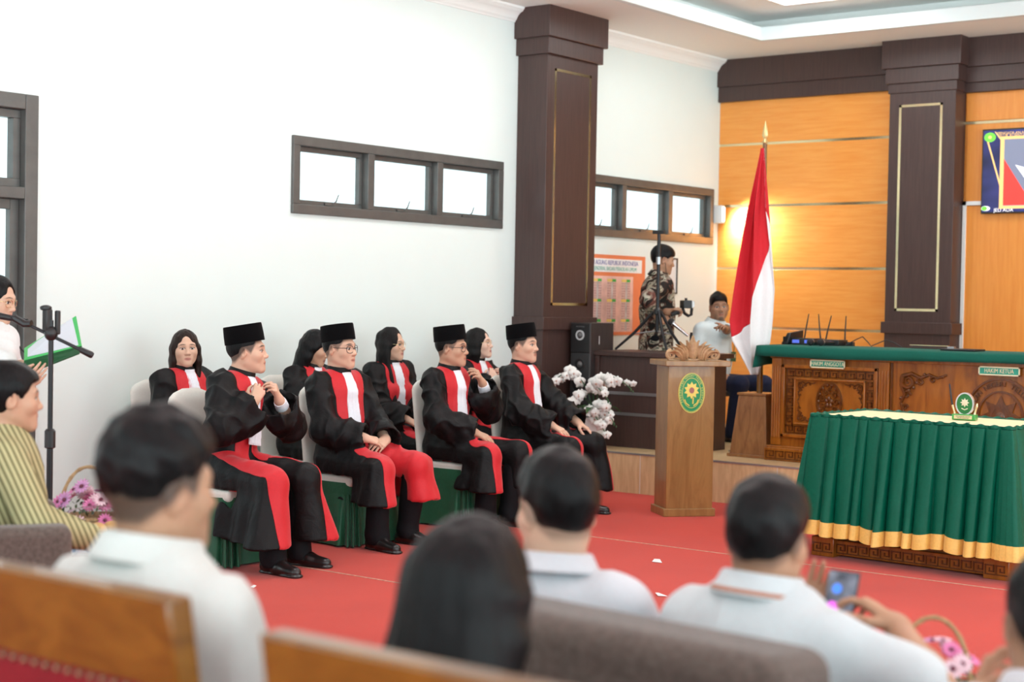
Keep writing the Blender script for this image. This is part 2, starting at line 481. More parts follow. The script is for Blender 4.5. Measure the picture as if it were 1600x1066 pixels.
# windows and door
M_frame = plain('glare_greyed_bronze_frame', (0.115, 0.115, 0.108), 0.40, 0.3, var=0.12, scale=9)  # dark bronze paled to grey, window glare put into the colour
M_glass = glass('window_glass')
def high_window(name, w):
    x0, x1, z0, z1 = w
    e = thing(name, '', ''); del e['label']; del e['category']; struct(e)
    e.location = (0, 0, 0)
    f = MB(); t = 0.055; ya, yb = D - 0.025, D + 0.10
    f.span((x0 - 0.01, ya, z0 - 0.012), (x1 + 0.01, yb, z0 + t)); f.span((x0 - 0.01, ya, z1 - t), (x1 + 0.01, yb, z1 + 0.012))
    f.span((x0 - 0.01, ya, z0 + t), (x0 + t, yb, z1 - t)); f.span((x1 - t, ya, z0 + t), (x1 + 0.01, yb, z1 - t))
    bw = (x1 - x0) / 3
    for k in (1, 2): f.span((x0 + k * bw - 0.035, ya, z0 + t), (x0 + k * bw + 0.035, yb, z1 - t))
    f.build('window_frame', M_frame, e, bevel=0.004)
    for k in range(3):
        a, b = x0 + k * bw + (t if k == 0 else 0.035), x0 + (k + 1) * bw - (t if k == 2 else 0.035)
        s = MB(); q = 0.035; yc, yd = D + 0.035, D + 0.075
        s.span((a, yc, z0 + t), (b, yd, z0 + t + q)); s.span((a, yc, z1 - t - q), (b, yd, z1 - t)); s.span((a, yc, z0 + t + q), (a + q, yd, z1 - t - q)); s.span((b - q, yc, z0 + t + q), (b, yd, z1 - t - q))
        so = s.build('sash', M_frame, e, bevel=0.003)
        MB().span((a + q, D + 0.052, z0 + t + q), (b - q, D + 0.057, z1 - t - q)).build('pane', M_glass, so)
        h = MB(); c = (a + b) / 2
        h.span((c - 0.05, yc - 0.014, z0 + t + 0.008), (c + 0.05, yc, z0 + t + 0.024)); h.tube([(c + 0.03, yc - 0.014, z0 + t + 0.02), (c + 0.045, yc - 0.03, z0 + t + 0.04), (c + 0.07, yc - 0.03, z0 + t + 0.09)], [0.006, 0.005, 0.003], 8)
        h.build('latch', M_frame, so)
high_window('window_1', WIN1)
high_window('window_2', WIN2)
def glass_door():
    x0, x1, z0, z1 = DOOR
    e = thing('door_1', '', ''); del e['label']; del e['category']; struct(e)
    f = MB(); t = 0.075; ya, yb = D - 0.03, D + 0.11
    f.span((x1 - t, ya, 0), (x1 + 0.015, yb, z1 + 0.015)); f.span((x0 - 0.015, ya, 0), (x0 + t, yb, z1 + 0.015)); f.span((x0 + t, ya, z1 - t), (x1 - t, yb, z1 + 0.015))
    f.span((x0 + t, ya, 2.04), (x1 - t, yb, 2.11))
    f.build('door_frame', M_frame, e, bevel=0.005)
    tr = MB(); q = 0.05
    tr.span((x0 + t, D + 0.02, 2.112), (x1 - t, D + 0.08, 2.11 + q)); tr.span((x0 + t, D + 0.02, z1 - t - q), (x1 - t, D + 0.08, z1 - t - 0.002)); tr.span((x1 - t - q, D + 0.02, 2.11 + q), (x1 - t - 0.002, D + 0.08, z1 - t - q)); tr.span((x0 + t + 0.002, D + 0.02, 2.11 + q), (x0 + t + q, D + 0.08, z1 - t - q))
    k = x1 - t - q - 0.09
    while k > x0 + 0.2:
        tr.cyl((k, D + 0.06, 2.15), (k, D + 0.06, z1 - t - q), 0.007, 8); k -= 0.10
    to = tr.build('transom', M_frame, e, bevel=0.002)
    MB().span((x0 + t + q, D + 0.045, 2.11 + q), (x1 - t - q, D + 0.05, z1 - t - q)).build('pane', M_glass, to)
    lf = MB(); st = 0.06
    for a, b in ((x0 + t, (x0 + x1) / 2), ((x0 + x1) / 2, x1 - t)):
        lf.span((a, D + 0.03, 0.01), (a + st, D + 0.075, 2.04)); lf.span((b - st, D + 0.03, 0.01), (b, D + 0.075, 2.04)); lf.span((a + st, D + 0.03, 0.01), (b - st, D + 0.075, 0.12)); lf.span((a + st, D + 0.03, 1.98), (b - st, D + 0.075, 2.04))
    lo = lf.build('door_leaf', M_frame, e, bevel=0.003)
    MB().span((x0 + t + st, D + 0.05, 0.12), (x1 - t - st, D + 0.055, 1.98)).build('pane', M_glass, lo)
glass_door()
# bright paved yard outside
yd = struct(MB().span((-2, D + 0.16, -0.25), (20, D + 9, -0.15)).build('yard', plain('pale_paving', (0.75, 0.75, 0.73), 0.8, var=0.05)))
# ceiling lamps (diffusers)
M_lamp = emis('lamp_diffuser', (1.0, 0.99, 0.96), 3.0)
for i, (px, py) in enumerate(PANELS):
    t = thing('ceiling_lamp', 'square white ceiling light panel in the tray over the judges bench' if i == 0 else 'square white light panel in the ceiling tray, one of the set out of sight', 'lamp', (px, py, 4.12), 0, None if i == 0 else 'ceiling lamps')
    MB().box((0, 0, -0.008), (1.06, 1.06, 0.016)).build('lamp_frame', M_white, t)
    MB().box((0, 0, -0.014), (1.0, 1.0, 0.012)).build('diffuser', M_lamp, t)
# ================================================================== SOLID MODELLER FOR PEOPLE AND CLOTH
class Vox:
    """distance field of blended primitives on a grid, meshed by surface nets"""
    def __init__(s, lo, hi, h):
        s.lo = np.array(lo, float); s.h = h
        n = np.ceil((np.array(hi, float) - s.lo) / h).astype(int) + 2
        s.n = n
        s.F = np.full(tuple(n), 0.25, np.float32)
        s.ax = [(s.lo[i] + h * np.arange(n[i])).astype(np.float32) for i in range(3)]
        s.ops = []
    def _sl(s, lo, hi, m):
        a = np.maximum(np.floor((np.minimum(lo, hi) - m - s.lo) / s.h).astype(int), 0)
        b = np.minimum(np.ceil((np.maximum(lo, hi) + m - s.lo) / s.h).astype(int) + 1, s.n)
        if np.any(b <= a): return None
        return tuple(slice(a[i], b[i]) for i in range(3))
    def _xyz(s, sl): return s.ax[0][sl[0]][:, None, None], s.ax[1][sl[1]][None, :, None], s.ax[2][sl[2]][None, None, :]
    def put(s, fn, lo, hi, k=0.02, mode='add', tagv=None):
        s.ops.append((fn, k, mode, tagv))
        sl = s._sl(np.array(lo, float), np.array(hi, float), k + 3 * s.h)
        if sl is None: return
        d = fn(*s._xyz(sl)); a = s.F[sl]
        s.F[sl] = blend(a, d, k, mode)
    def evalp(s, P, tags=None):
        x, y, z = (P[:, i].astype(np.float32) for i in range(3))
        a = np.full(len(P), 0.25, np.float32)
        for fn, k, mode, t in s.ops:
            if tags is not None and t not in tags: continue
            a = blend(a, fn(x, y, z), k, mode)
        return a
    def cone(s, a, b, ra, rb, k=0.02, flat=None, fs=1.0, mode='add', tag=None):
        a = np.array(a, float); b = np.array(b, float); r = max(ra, rb)
        s.put(f_cone(a, b, ra, rb, flat, fs), np.minimum(a, b) - r, np.maximum(a, b) + r, k, mode, tag)
    def ell(s, c, r, k=0.02, R=None, mode='add', tag=None):
        c = np.array(c, float); r = np.array(r, float); m = max(r)
        s.put(f_ell(c, r, R), c - m, c + m, k, mode, tag)
    def plane(s, n, d, k=0.004, lo=None, hi=None, tag=None):
        """remove everything with n.p > d inside the box lo..hi"""
        n = unit(n); lo = s.lo if lo is None else np.array(lo, float); hi = s.lo + s.h * s.n if hi is None else np.array(hi, float)
        fn = lambda x, y, z: (x * n[0] + y * n[1] + z * n[2] - d).astype(np.float32)
        s.ops.append((fn, k, 'keep', tag))
        sl = s._sl(lo, hi, 0)
        if sl is not None: s.F[sl] = blend(s.F[sl], fn(*s._xyz(sl)), k, 'keep')
    def boxcut(s, lo, hi, k=0.01):
        lo = np.array(lo, float); hi = np.array(hi, float); c = (lo + hi) / 2; e = (hi - lo) / 2
        def fn(x, y, z): return np.maximum(np.maximum(np.abs(x - c[0]) - e[0], np.abs(y - c[1]) - e[1]), np.abs(z - c[2]) - e[2]).astype(np.float32)
        s.put(fn, lo, hi, k, 'cut')
    def mesh(s):
        F = s.F; S_ = F < 0; nx, ny, nz = F.shape
        cnt = np.zeros((nx - 1, ny - 1, nz - 1), np.uint8)
        for i in (0, 1):
            for j in (0, 1):
                for l in (0, 1): cnt += S_[i:nx - 1 + i, j:ny - 1 + j, l:nz - 1 + l]
        act = (cnt > 0) & (cnt < 8)
        idx = np.argwhere(act)
        ids = np.full(act.shape, -1, np.int32); ids[act] = np.arange(len(idx))
        cor = np.array([(i, j, l) for i in (0, 1) for j in (0, 1) for l in (0, 1)])
        vals = np.stack([F[idx[:, 0] + c[0], idx[:, 1] + c[1], idx[:, 2] + c[2]] for c in cor], 1)
        acc = np.zeros((len(idx), 3)); num = np.zeros(len(idx))
        for a in range(8):
            for b in range(a + 1, 8):
                if np.abs(cor[a] - cor[b]).sum() != 1: continue
                va, vb = vals[:, a], vals[:, b]; m = (va < 0) != (vb < 0)
                t = va[m] / (va[m] - vb[m])
                acc[m] += cor[a] + t[:, None] * (cor[b] - cor[a]); num[m] += 1
        V = (idx + acc / num[:, None]) * s.h + s.lo
        Q = []
        for ax in range(3):
            o1, o2 = [(1, 2), (2, 0), (0, 1)][ax]
            A = np.moveaxis(S_, ax, 0); d = A[:-1] != A[1:]
            e = np.argwhere(np.moveaxis(d, 0, ax))
            ok = (e[:, o1] > 0) & (e[:, o2] > 0) & (e[:, o1] < s.n[o1] - 1) & (e[:, o2] < s.n[o2] - 1)
            e = e[ok]
            def g(d1, d2):
                q = e.copy(); q[:, o1] += d1; q[:, o2] += d2
                return ids[q[:, 0], q[:, 1], q[:, 2]]
            q = np.stack([g(-1, -1), g(0, -1), g(0, 0), g(-1, 0)], 1)
            ins = S_[e[:, 0], e[:, 1], e[:, 2]]
            q[~ins] = q[~ins][:, ::-1]
            Q.append(q)
        Q = np.concatenate(Q); Q = Q[(Q >= 0).all(1)]
        return V, Q
def blend(a, d, k, mode):
    if mode == 'add':
        if k <= 0: return np.minimum(a, d)
        h = np.maximum(k - np.abs(a - d), 0) / k
        return np.minimum(a, d) - h * h * k * 0.25
    if mode == 'cut': d = -d
    if k <= 0: return np.maximum(a, d)
    h = np.maximum(k - np.abs(a - d), 0) / k
    return np.maximum(a, d) + h * h * k * 0.25
def f_cone(a, b, ra, rb, flat=None, fs=1.0):
    ba = b - a; L2 = float(ba @ ba) + 1e-12
    if flat is not None: flat = unit(flat)
    def fn(x, y, z):
        px, py, pz = x - a[0], y - a[1], z - a[2]
        t = np.clip((px * ba[0] + py * ba[1] + pz * ba[2]) / L2, 0, 1)
        qx, qy, qz = px - t * ba[0], py - t * ba[1], pz - t * ba[2]
        q2 = qx * qx + qy * qy + qz * qz
        if flat is not None:
            qn = qx * flat[0] + qy * flat[1] + qz * flat[2]
            q2 = q2 + (fs * fs - 1) * qn * qn
        return (np.sqrt(np.maximum(q2, 0)) - (ra + t * (rb - ra))).astype(np.float32)
    return fn
def f_ell(c, r, R=None):
    def fn(x, y, z):
        px, py, pz = x - c[0], y - c[1], z - c[2]
        if R is not None:
            px, py, pz = (px * R[0, i] + py * R[1, i] + pz * R[2, i] for i in range(3))
        k0 = np.sqrt((px / r[0]) ** 2 + (py / r[1]) ** 2 + (pz / r[2]) ** 2)
        k1 = np.sqrt((px / r[0] ** 2) ** 2 + (py / r[1] ** 2) ** 2 + (pz / r[2] ** 2) ** 2) + 1e-6
        return (k0 * (k0 - 1) / k1).astype(np.float32)
    return fn
def normals(V, Q):
    N = np.zeros_like(V)
    fn = np.cross(V[Q[:, 2]] - V[Q[:, 0]], V[Q[:, 3 if Q.shape[1] == 4 else 1]] - V[Q[:, 1 if Q.shape[1] == 4 else 0]])
    if Q.shape[1] == 3: fn = np.cross(V[Q[:, 1]] - V[Q[:, 0]], V[Q[:, 2]] - V[Q[:, 0]])
    for i in range(Q.shape[1]): np.add.at(N, Q[:, i], fn)
    return N / (np.linalg.norm(N, axis=1, keepdims=True) + 1e-12)
def relax(V, Q, it=2, lam=0.5):
    A = np.concatenate([Q[:, i] for i in range(4)]); B = np.concatenate([Q[:, (i + 1) % 4] for i in range(4)])
    deg = np.bincount(A, minlength=len(V))[:, None] + np.bincount(B, minlength=len(V))[:, None] + 1e-9
    for _ in range(it):
        acc = np.zeros_like(V)
        for i in range(3):
            acc[:, i] = np.bincount(A, V[B, i], len(V)) + np.bincount(B, V[A, i], len(V))
        V = V + lam * (acc / deg - V)
    return V
class Wob:
    """smooth pseudo-random field made of sine waves"""
    def __init__(s, seed, freq, n=9, aniso=(1, 1, 1)):
        r = np.random.default_rng(seed)
        K = r.normal(size=(n, 3)); K /= np.linalg.norm(K, axis=1, keepdims=True)
        s.K = K * freq * r.uniform(0.6, 1.5, (n, 1)) * np.array(aniso); s.p = r.uniform(0, 6.28, n); s.n = n
    def __call__(s, P): return np.sin(P @ s.K.T + s.p).sum(1) / sqrt(s.n)
def split_pos(V, Q, f):
    """the part of the surface where f > 0, cut exactly along f = 0"""
    T = np.concatenate([Q[:, [0, 1, 2]], Q[:, [0, 2, 3]]]) if Q.shape[1] == 4 else Q
    pos = f > 0; c = pos[T].sum(1)
    full = T[c == 3]; part = T[(c == 1) | (c == 2)]
    newV = [V]; nV = len(V); out = [full]; cache = {}; add = []
    def edge(a, b):
        nonlocal nV
        key = (a, b) if a < b else (b, a)
        if key in cache: return cache[key]
        t = f[a] / (f[a] - f[b]); add.append(V[a] + t * (V[b] - V[a])); cache[key] = nV; nV += 1
        return cache[key]
    ex = []
    for t in part.tolist():
        p = [pos[i] for i in t]
        if sum(p) == 1:
            i = p.index(True); a, b, c_ = t[i], t[(i + 1) % 3], t[(i + 2) % 3]
            ex.append((a, edge(a, b), edge(a, c_)))
        else:
            i = p.index(False); a, b, c_ = t[i], t[(i + 1) % 3], t[(i + 2) % 3]
            e1, e2 = edge(a, b), edge(a, c_)
            ex.append((b, c_, e2)); ex.append((b, e2, e1))
    if ex: out.append(np.array(ex))
    VV = np.concatenate([V, np.array(add)]) if add else V
    TT = np.concatenate(out) if len(full) + len(ex) else np.zeros((0, 3), int)
    used = np.unique(TT); mp = np.full(len(VV), -1); mp[used] = np.arange(len(used))
    return VV[used], mp[TT], used
def shell(V, T, N, off):
    """patch lifted off the surface by off, with its border closed down"""
    n = len(V); E = {}
    for t in T.tolist():
        for i in range(3):
            a, b = t[i], t[(i + 1) % 3]
            if (b, a) in E: del E[(b, a)]
            else: E[(a, b)] = 1
    top = V + N * off; bot = V - N * 0.002
    quads = np.array([(b, a, a + n, b + n) for a, b in E]) if E else np.zeros((0, 4), int)
    return np.concatenate([top, bot]), [T, quads]
# skin: tone attribute x subsurface
def tone_mat(name, rough=0.5, sss=0.12, spec=0.35):
    if name in MATS: return MATS[name]
    m, nt, b = new_mat(name)
    a = nt.nodes.new('ShaderNodeAttribute'); a.attribute_name = 'tone'
    nt.links.new(a.outputs['Color'], b.inputs['Base Color'])
    setc(b, None, rough, 0, spec)
    b.inputs['Subsurface Weight'].default_value = sss; b.inputs['Subsurface Radius'].default_value = (0.012, 0.005, 0.003); b.inputs['Subsurface Scale'].default_value = 0.6
    n = noise_n(nt, texco(nt), 180, 2); bump(nt, b, n, 0.06, 0.002)
    MATS[name] = m
    return m
def hair_mat(name, color, rough=0.38):
    if name in MATS: return MATS[name]
    m, nt, b = new_mat(name); setc(b, color, rough, 0, 0.16)
    v = texco(nt, (1, 1, 0.12)); n = noise_n(nt, v, 160, 3, 0.6)
    nt.links.new(ramp(nt, n, [(0.35, tuple(c * 0.55 for c in color)), (0.7, tuple(c * 1.5 for c in color))]), b.inputs['Base Color'])
    bump(nt, b, n, 0.5, 0.006)
    MATS[name] = m
    return m
M_skin = tone_mat('skin')
M_hair = hair_mat('black_hair', (0.006, 0.0055, 0.006))
M_hair_soft = hair_mat('soft_black_hair', (0.009, 0.008, 0.008), 0.5)
M_robe = fabric('black_robe_cloth', (0.0045, 0.0045, 0.005), 0.52, 0.2, 600, 0.12, 0.0, 0.35, spec=0.22)
M_red = fabric('red_robe_cloth', (0.58, 0.013, 0.022), 0.55, 0.06, 700, 0.1, 0.15, 0.10, spec=0.35)
M_jabot = fabric('white_jabot_cotton', (0.82, 0.83, 0.88), 0.85, 0.03, 500, 0.08, 0.1)
M_trouser = fabric('black_trouser_wool', (0.006, 0.006, 0.0075), 0.7, 0.2, 600, 0.1, 0.0, 0.2, spec=0.15)
M_cap = fabric('black_velvet', (0.0035, 0.0035, 0.004), 0.95, 0.3, 900, 0.2, 0.04, spec=0.05)
M_shoe = plain('black_polished_leather', (0.010, 0.009, 0.009), 0.28, spec=0.55, bmp=0.05, scale=60)
M_blackplastic = plain('black_plastic', (0.015, 0.015, 0.016), 0.4)
M_chrome = plain('chrome', (0.75, 0.75, 0.77), 0.18, 1.0)
M_goldframe = plain('gold_wire', (0.75, 0.58, 0.34), 0.25, 1.0)

def ik(sh, wr, l1, l2, pole):
    sh = np.array(sh, float); wr = np.array(wr, float)
    d = wr - sh; L = np.linalg.norm(d)
    if L > 0.999 * (l1 + l2): wr = sh + d / L * 0.999 * (l1 + l2); d = wr - sh; L = np.linalg.norm(d)
    a = (l1 * l1 - l2 * l2 + L * L) / (2 * L); hgt = sqrt(max(l1 * l1 - a * a, 0)); u = d / L
    p = np.array(pole, float); p = unit(p - u * (p @ u))
    return sh + u * a + p * hgt, wr

# ------------------------------------------------------------------ heads
def head_prims(v, P3, R, sc, neck, fem, tagv='head'):
    def T(p): return P3 + R @ (np.array(p, float) * sc)
    def cone(a, b, ra, rb, k, flat=None, fs=1, mode='add'): v.cone(T(a), T(b), ra * sc, rb * sc, k * sc, None if flat is None else R @ np.array(flat, float), fs, mode, tagv)
    def ell(c, r, k, mode='add', Q=None): v.ell(T(c), np.array(r) * sc, k * sc, R if Q is None else R @ Q, mode, tagv)
    ell((0, -0.014, 0.028), (0.074, 0.094, 0.088), 0.01)
    ell((0, 0.024, -0.030), (0.061, 0.062, 0.086 if not fem else 0.083), 0.03)
    ell((0, 0.012, -0.02), (0.066, 0.066, 0.06), 0.03)
    jw = 0.046 if not fem else 0.040
    for s_ in (-1, 1):
        cone((s_ * (jw + 0.006), 0.0, -0.052), (s_ * 0.016, 0.066, -0.093), 0.019, 0.015, 0.025)
        ell((s_ * 0.040, 0.056, -0.022), (0.022, 0.021, 0.02), 0.025)
        cone((s_ * 0.012, 0.079, 0.026), (s_ * 0.042, 0.066, 0.026), 0.011, 0.010, 0.02)
        ell((s_ * 0.0315, 0.088, 0.004), (0.0175, 0.014, 0.0125), 0.012, 'cut')
        ell((s_ * 0.0310, 0.0705, 0.0035), (0.0148, 0.0135, 0.0118), 0.004)
        # lids
        cone((s_ * 0.019, 0.0815, 0.0085), (s_ * 0.044, 0.0745, 0.0095), 0.0036, 0.0034, 0.004)
        cone((s_ * 0.020, 0.0800, -0.0040), (s_ * 0.042, 0.0745, -0.0030), 0.0032, 0.003, 0.005)
        # ear
        Q = rotz(-s_ * 0.38) @ rotx(-0.15)
        ell((s_ * 0.0795, -0.012, -0.004), (0.0085, 0.0195, 0.0325), 0.006, 'add', Q)
        ell((s_ * 0.0895, -0.006, 0.001), (0.008, 0.0105, 0.019), 0.005, 'cut', Q)
        ell((s_ * 0.0760, 0.004, -0.007), (0.006, 0.006, 0.008), 0.004)
        ell((s_ * 0.0120, 0.0930, -0.0315), (0.0078, 0.0100, 0.0070), 0.008)
    ell((0, 0.073, -0.096), (0.019, 0.017, 0.015), 0.025)
    cone((0, 0.080, 0.014), (0, 0.1000, -0.0245), 0.0072, 0.0100, 0.012)
    ell((0, 0.1005, -0.027), (0.0102, 0.0108, 0.0088), 0.008)
    for s_ in (-1, 1): ell((s_ * 0.0068, 0.0985, -0.0385), (0.0034, 0.005, 0.003), 0.003, 'cut')
    ell((0, 0.0755, -0.062), (0.030, 0.014, 0.022), 0.02)
    cone((-0.019, 0.0785, -0.0605), (0, 0.0875, -0.0580), 0.0042, 0.0056, 0.008); cone((0.019, 0.0785, -0.0605), (0, 0.0875, -0.0580), 0.0042, 0.0056, 0.008)
    cone((-0.013, 0.0815, -0.0700), (0.013, 0.0815, -0.0700), 0.0062, 0.0062, 0.008)
    cone((-0.019, 0.0885, -0.0642), (0.019, 0.0885, -0.0642), 0.0014, 0.0014, 0.003, mode='cut')
    nk = 0.054 if not fem else 0.046
    v.cone(T((0, -0.022, -0.055)), neck, nk * sc, (nk + 0.006) * sc, 0.035, tag=tagv)
def head_tones(V, P3, R, sc, tone, fem, stubble=0.0, lip=None, must=0.0, goatee=0.0, fade=0.0):
    q = (V - P3) @ R / sc; x, y, z = q[:, 0], q[:, 1], q[:, 2]; ax = np.abs(x)
    C = np.tile(np.array(tone, float), (len(V), 1))
    def mixin(w, c):
        w = np.clip(w, 0, 1)[:, None]; C[:] = C * (1 - w) + np.array(c) * w
    sm = lambda a, b, t: np.clip((t - a) / (b - a), 0, 1)
    warm = np.exp(-(((ax - 0.042) / 0.02) ** 2 + ((z + 0.03) / 0.022) ** 2)) * (y > 0.02)
    mixin(warm * 0.09, (tone[0] * 0.98, tone[1] * 0.66, tone[2] * 0.62))
    mixin((np.exp(-(((ax - 0.078) / 0.012) ** 2)) * (np.abs(y + 0.01) < 0.035) * (np.abs(z) < 0.05)) * 0.2, (tone[0] * 0.95, tone[1] * 0.65, tone[2] * 0.6))
    lipc = lip or (tone[0] * 0.78, tone[1] * 0.50, tone[2] * 0.52)
    lw = sm(1.15, 0.75, np.sqrt((x / 0.0235) ** 2 + ((z + 0.0642) / 0.0115) ** 2)) * (y > 0.06)
    mixin(lw * 0.85, lipc)
    mixin(sm(1.2, 0.6, np.sqrt((x / 0.021) ** 2 + ((z + 0.0640) / 0.0018) ** 2)) * (y > 0.06) * 0.7, (tone[0] * 0.3, tone[1] * 0.15, tone[2] * 0.15))
    # brows
    bx = (ax - 0.032) / 0.0205; bz = z - (0.0265 + 0.004 * (1 - bx * bx) - 0.002 * bx)
    mixin(sm(1.25, 0.7, np.sqrt(bx ** 2 + (bz / (0.0045 if not fem else 0.0034)) ** 2)) * (y > 0.03) * 0.88, (0.022, 0.016, 0.013))
    # eyes
    ex = (ax - 0.0315) / 0.0145; ez = (z - 0.0030) / 0.0062
    eye = (np.sqrt(ex ** 2 + ez ** 2) < 1.0) & (y > 0.06)
    C[eye] = (0.62, 0.58, 0.55)
    iris = eye & (np.abs(ax - 0.0315) < 0.0066)
    C[iris] = (0.012, 0.008, 0.006)
    r2 = np.sqrt(ex ** 2 + ((z - 0.0042) / 0.0075) ** 2)
    lash = (r2 > 0.82) & (r2 < 1.3) & (z > 0.0045) & (y > 0.055)
    mixin(lash * 0.85, (0.02, 0.014, 0.012))
    if must > 0: mixin(sm(1.2, 0.7, np.sqrt((x / 0.028) ** 2 + ((z + 0.0495) / 0.0055) ** 2)) * (y > 0.06) * must, (0.03, 0.022, 0.018))
    if goatee > 0:
        mixin(sm(1.2, 0.6, np.sqrt((x / 0.026) ** 2 + ((z + 0.098) / 0.018) ** 2)) * (y > 0.05) * goatee, (0.035, 0.025, 0.02))
        mixin(sm(0.012, 0.0, np.abs(ax - 0.045 + 0.3 * (z + 0.06) * 0)) * (z < -0.06) * (y > 0.0) * goatee * 0.5, (0.05, 0.035, 0.03))
    if fade > 0:
        hl = np.interp(y, [-0.12, -0.06, -0.02, 0.004, 0.03, 0.055, 0.09], [-0.062, -0.058, -0.020, 0.010, -0.012, 0.040, 0.060])
        mixin(sm(-0.006, 0.014, z - hl) * (np.abs(ax - 0.082) > 0.0) * fade, (0.020, 0.016, 0.015))
    return C
def hair_short(v, P3, R, sc, th=0.012, line=None, top=0.0, front=0.060, up=0.012, side=0.5):
    """cap of hair set a little high, so that it thins into the skin at the sides and nape"""
    def T(p): return P3 + R @ (np.array(p, float) * sc)
    v.ell(T((0, -0.016, 0.028 + up)), (np.array((0.074, 0.094, 0.088)) + np.array((th * side, th * 0.75, th * 0.7 + top))) * sc, 0.01, R)
    v.ell(T((0, 0.004, 0.066 + up * 0.4)), (np.array((0.060, 0.078, 0.048)) + th * 0.8) * sc, 0.025, R)
    ys = [-0.14, -0.075, -0.045, -0.022, -0.004, 0.016, 0.024, 0.030, 0.046, 0.06, 0.10]
    zs = line or [-0.11, -0.10, -0.075, -0.030, 0.026, 0.020, 0.002, 0.020, 0.036, front, front + 0.004]
    if len(zs) == 10: zs = zs[:5] + [zs[5]] + zs[5:]
    Rt = R
    def fn(x, y, z):
        px, py, pz = x - P3[0], y - P3[1], z - P3[2]
        ly = (px * Rt[0, 1] + py * Rt[1, 1] + pz * Rt[2, 1]) / sc; lz = (px * Rt[0, 2] + py * Rt[1, 2] + pz * Rt[2, 2]) / sc
        return ((np.interp(ly, ys, zs) - lz) * sc).astype(np.float32)
    v.put(fn, P3 - 0.2, P3 + 0.2, 0.010, 'keep')
def hair_long(v, P3, R, sc, neckdir, length=0.26, vol=0.012, side=0.034, spread=0.085, front=0.03, back=0.055, part=0.008, sideswept=(1, 1), down=None, open_=62, fwd=0.0):
    """a curtain of strands hanging from the crown, leaving the face free; length is measured below the chin line"""
    def T(p): return P3 + R @ (np.array(p, float) * sc)
    dn = np.array((0, 0, -1.0)) if down is None else unit(down)
    v.ell(T((0, -0.018, 0.030)), (np.array((0.074, 0.093, 0.089)) + vol) * sc, 0.01, R)
    def strand(ang, s_, q):
        a = radians(ang); sx = s_ * sin(a); cy = cos(a)
        p0 = T((0.058 * sx, -0.012 + 0.070 * cy, 0.062)); p1 = T(((0.0735 + vol * 0.8) * sx, -0.016 + (0.088 + vol * 0.5) * cy, 0.0)); p2 = T(((0.074 + vol) * sx, -0.022 + 0.075 * cy, -0.075))
        p3 = T((spread * sx, -0.03 + 0.072 * cy, -0.10)) + dn * max(length - 0.10, 0.01) * q + R @ np.array((0, front * max(cy, -0.2) + (fwd if ang < 125 else 0), 0))
        n = R @ np.array((sx, cy, 0)); r = 0.021
        v.cone(p0, p1, r * 0.8, r, 0.025, n, 1.5); v.cone(p1, p2, r, r * 1.1, 0.025, n, 1.5); v.cone(p2, p3, r * 1.1, side * 0.62, 0.03, n, 1.4)
    for s_, q in ((-1, sideswept[0]), (1, sideswept[1])):
        for k, ang in enumerate(np.arange(open_ + 12, 181, 18)):
            strand(ang, s_, q + (1 - q) * k / 6.0)
    # the face opening
    v.ell(T((0, 0.104, -0.024)), np.array((0.0655, 0.076, 0.098)) * sc, 0.012, R, 'cut')
    v.ell(T((0, 0.085, -0.125)), np.array((0.050, 0.085, 0.075)) * sc, 0.02, R, 'cut')
    if part is not None: v.ell(T((part, 0.105, 0.070)), np.array((0.024, 0.042, 0.027)) * sc, 0.03, R, 'cut')
    a = T((0, -0.055, 0.0)); b = T((0, -0.068, -0.09)); c = T((0, -0.080, -0.10)) + dn * max(length - 0.12, 0.0)
    v.cone(a, b, 0.062, 0.052, 0.03, R @ np.array((0, 1.0, 0)), 1.3); v.cone(b, c, 0.054, back, 0.03, R @ np.array((0, 1.0, 0)), 1.7)

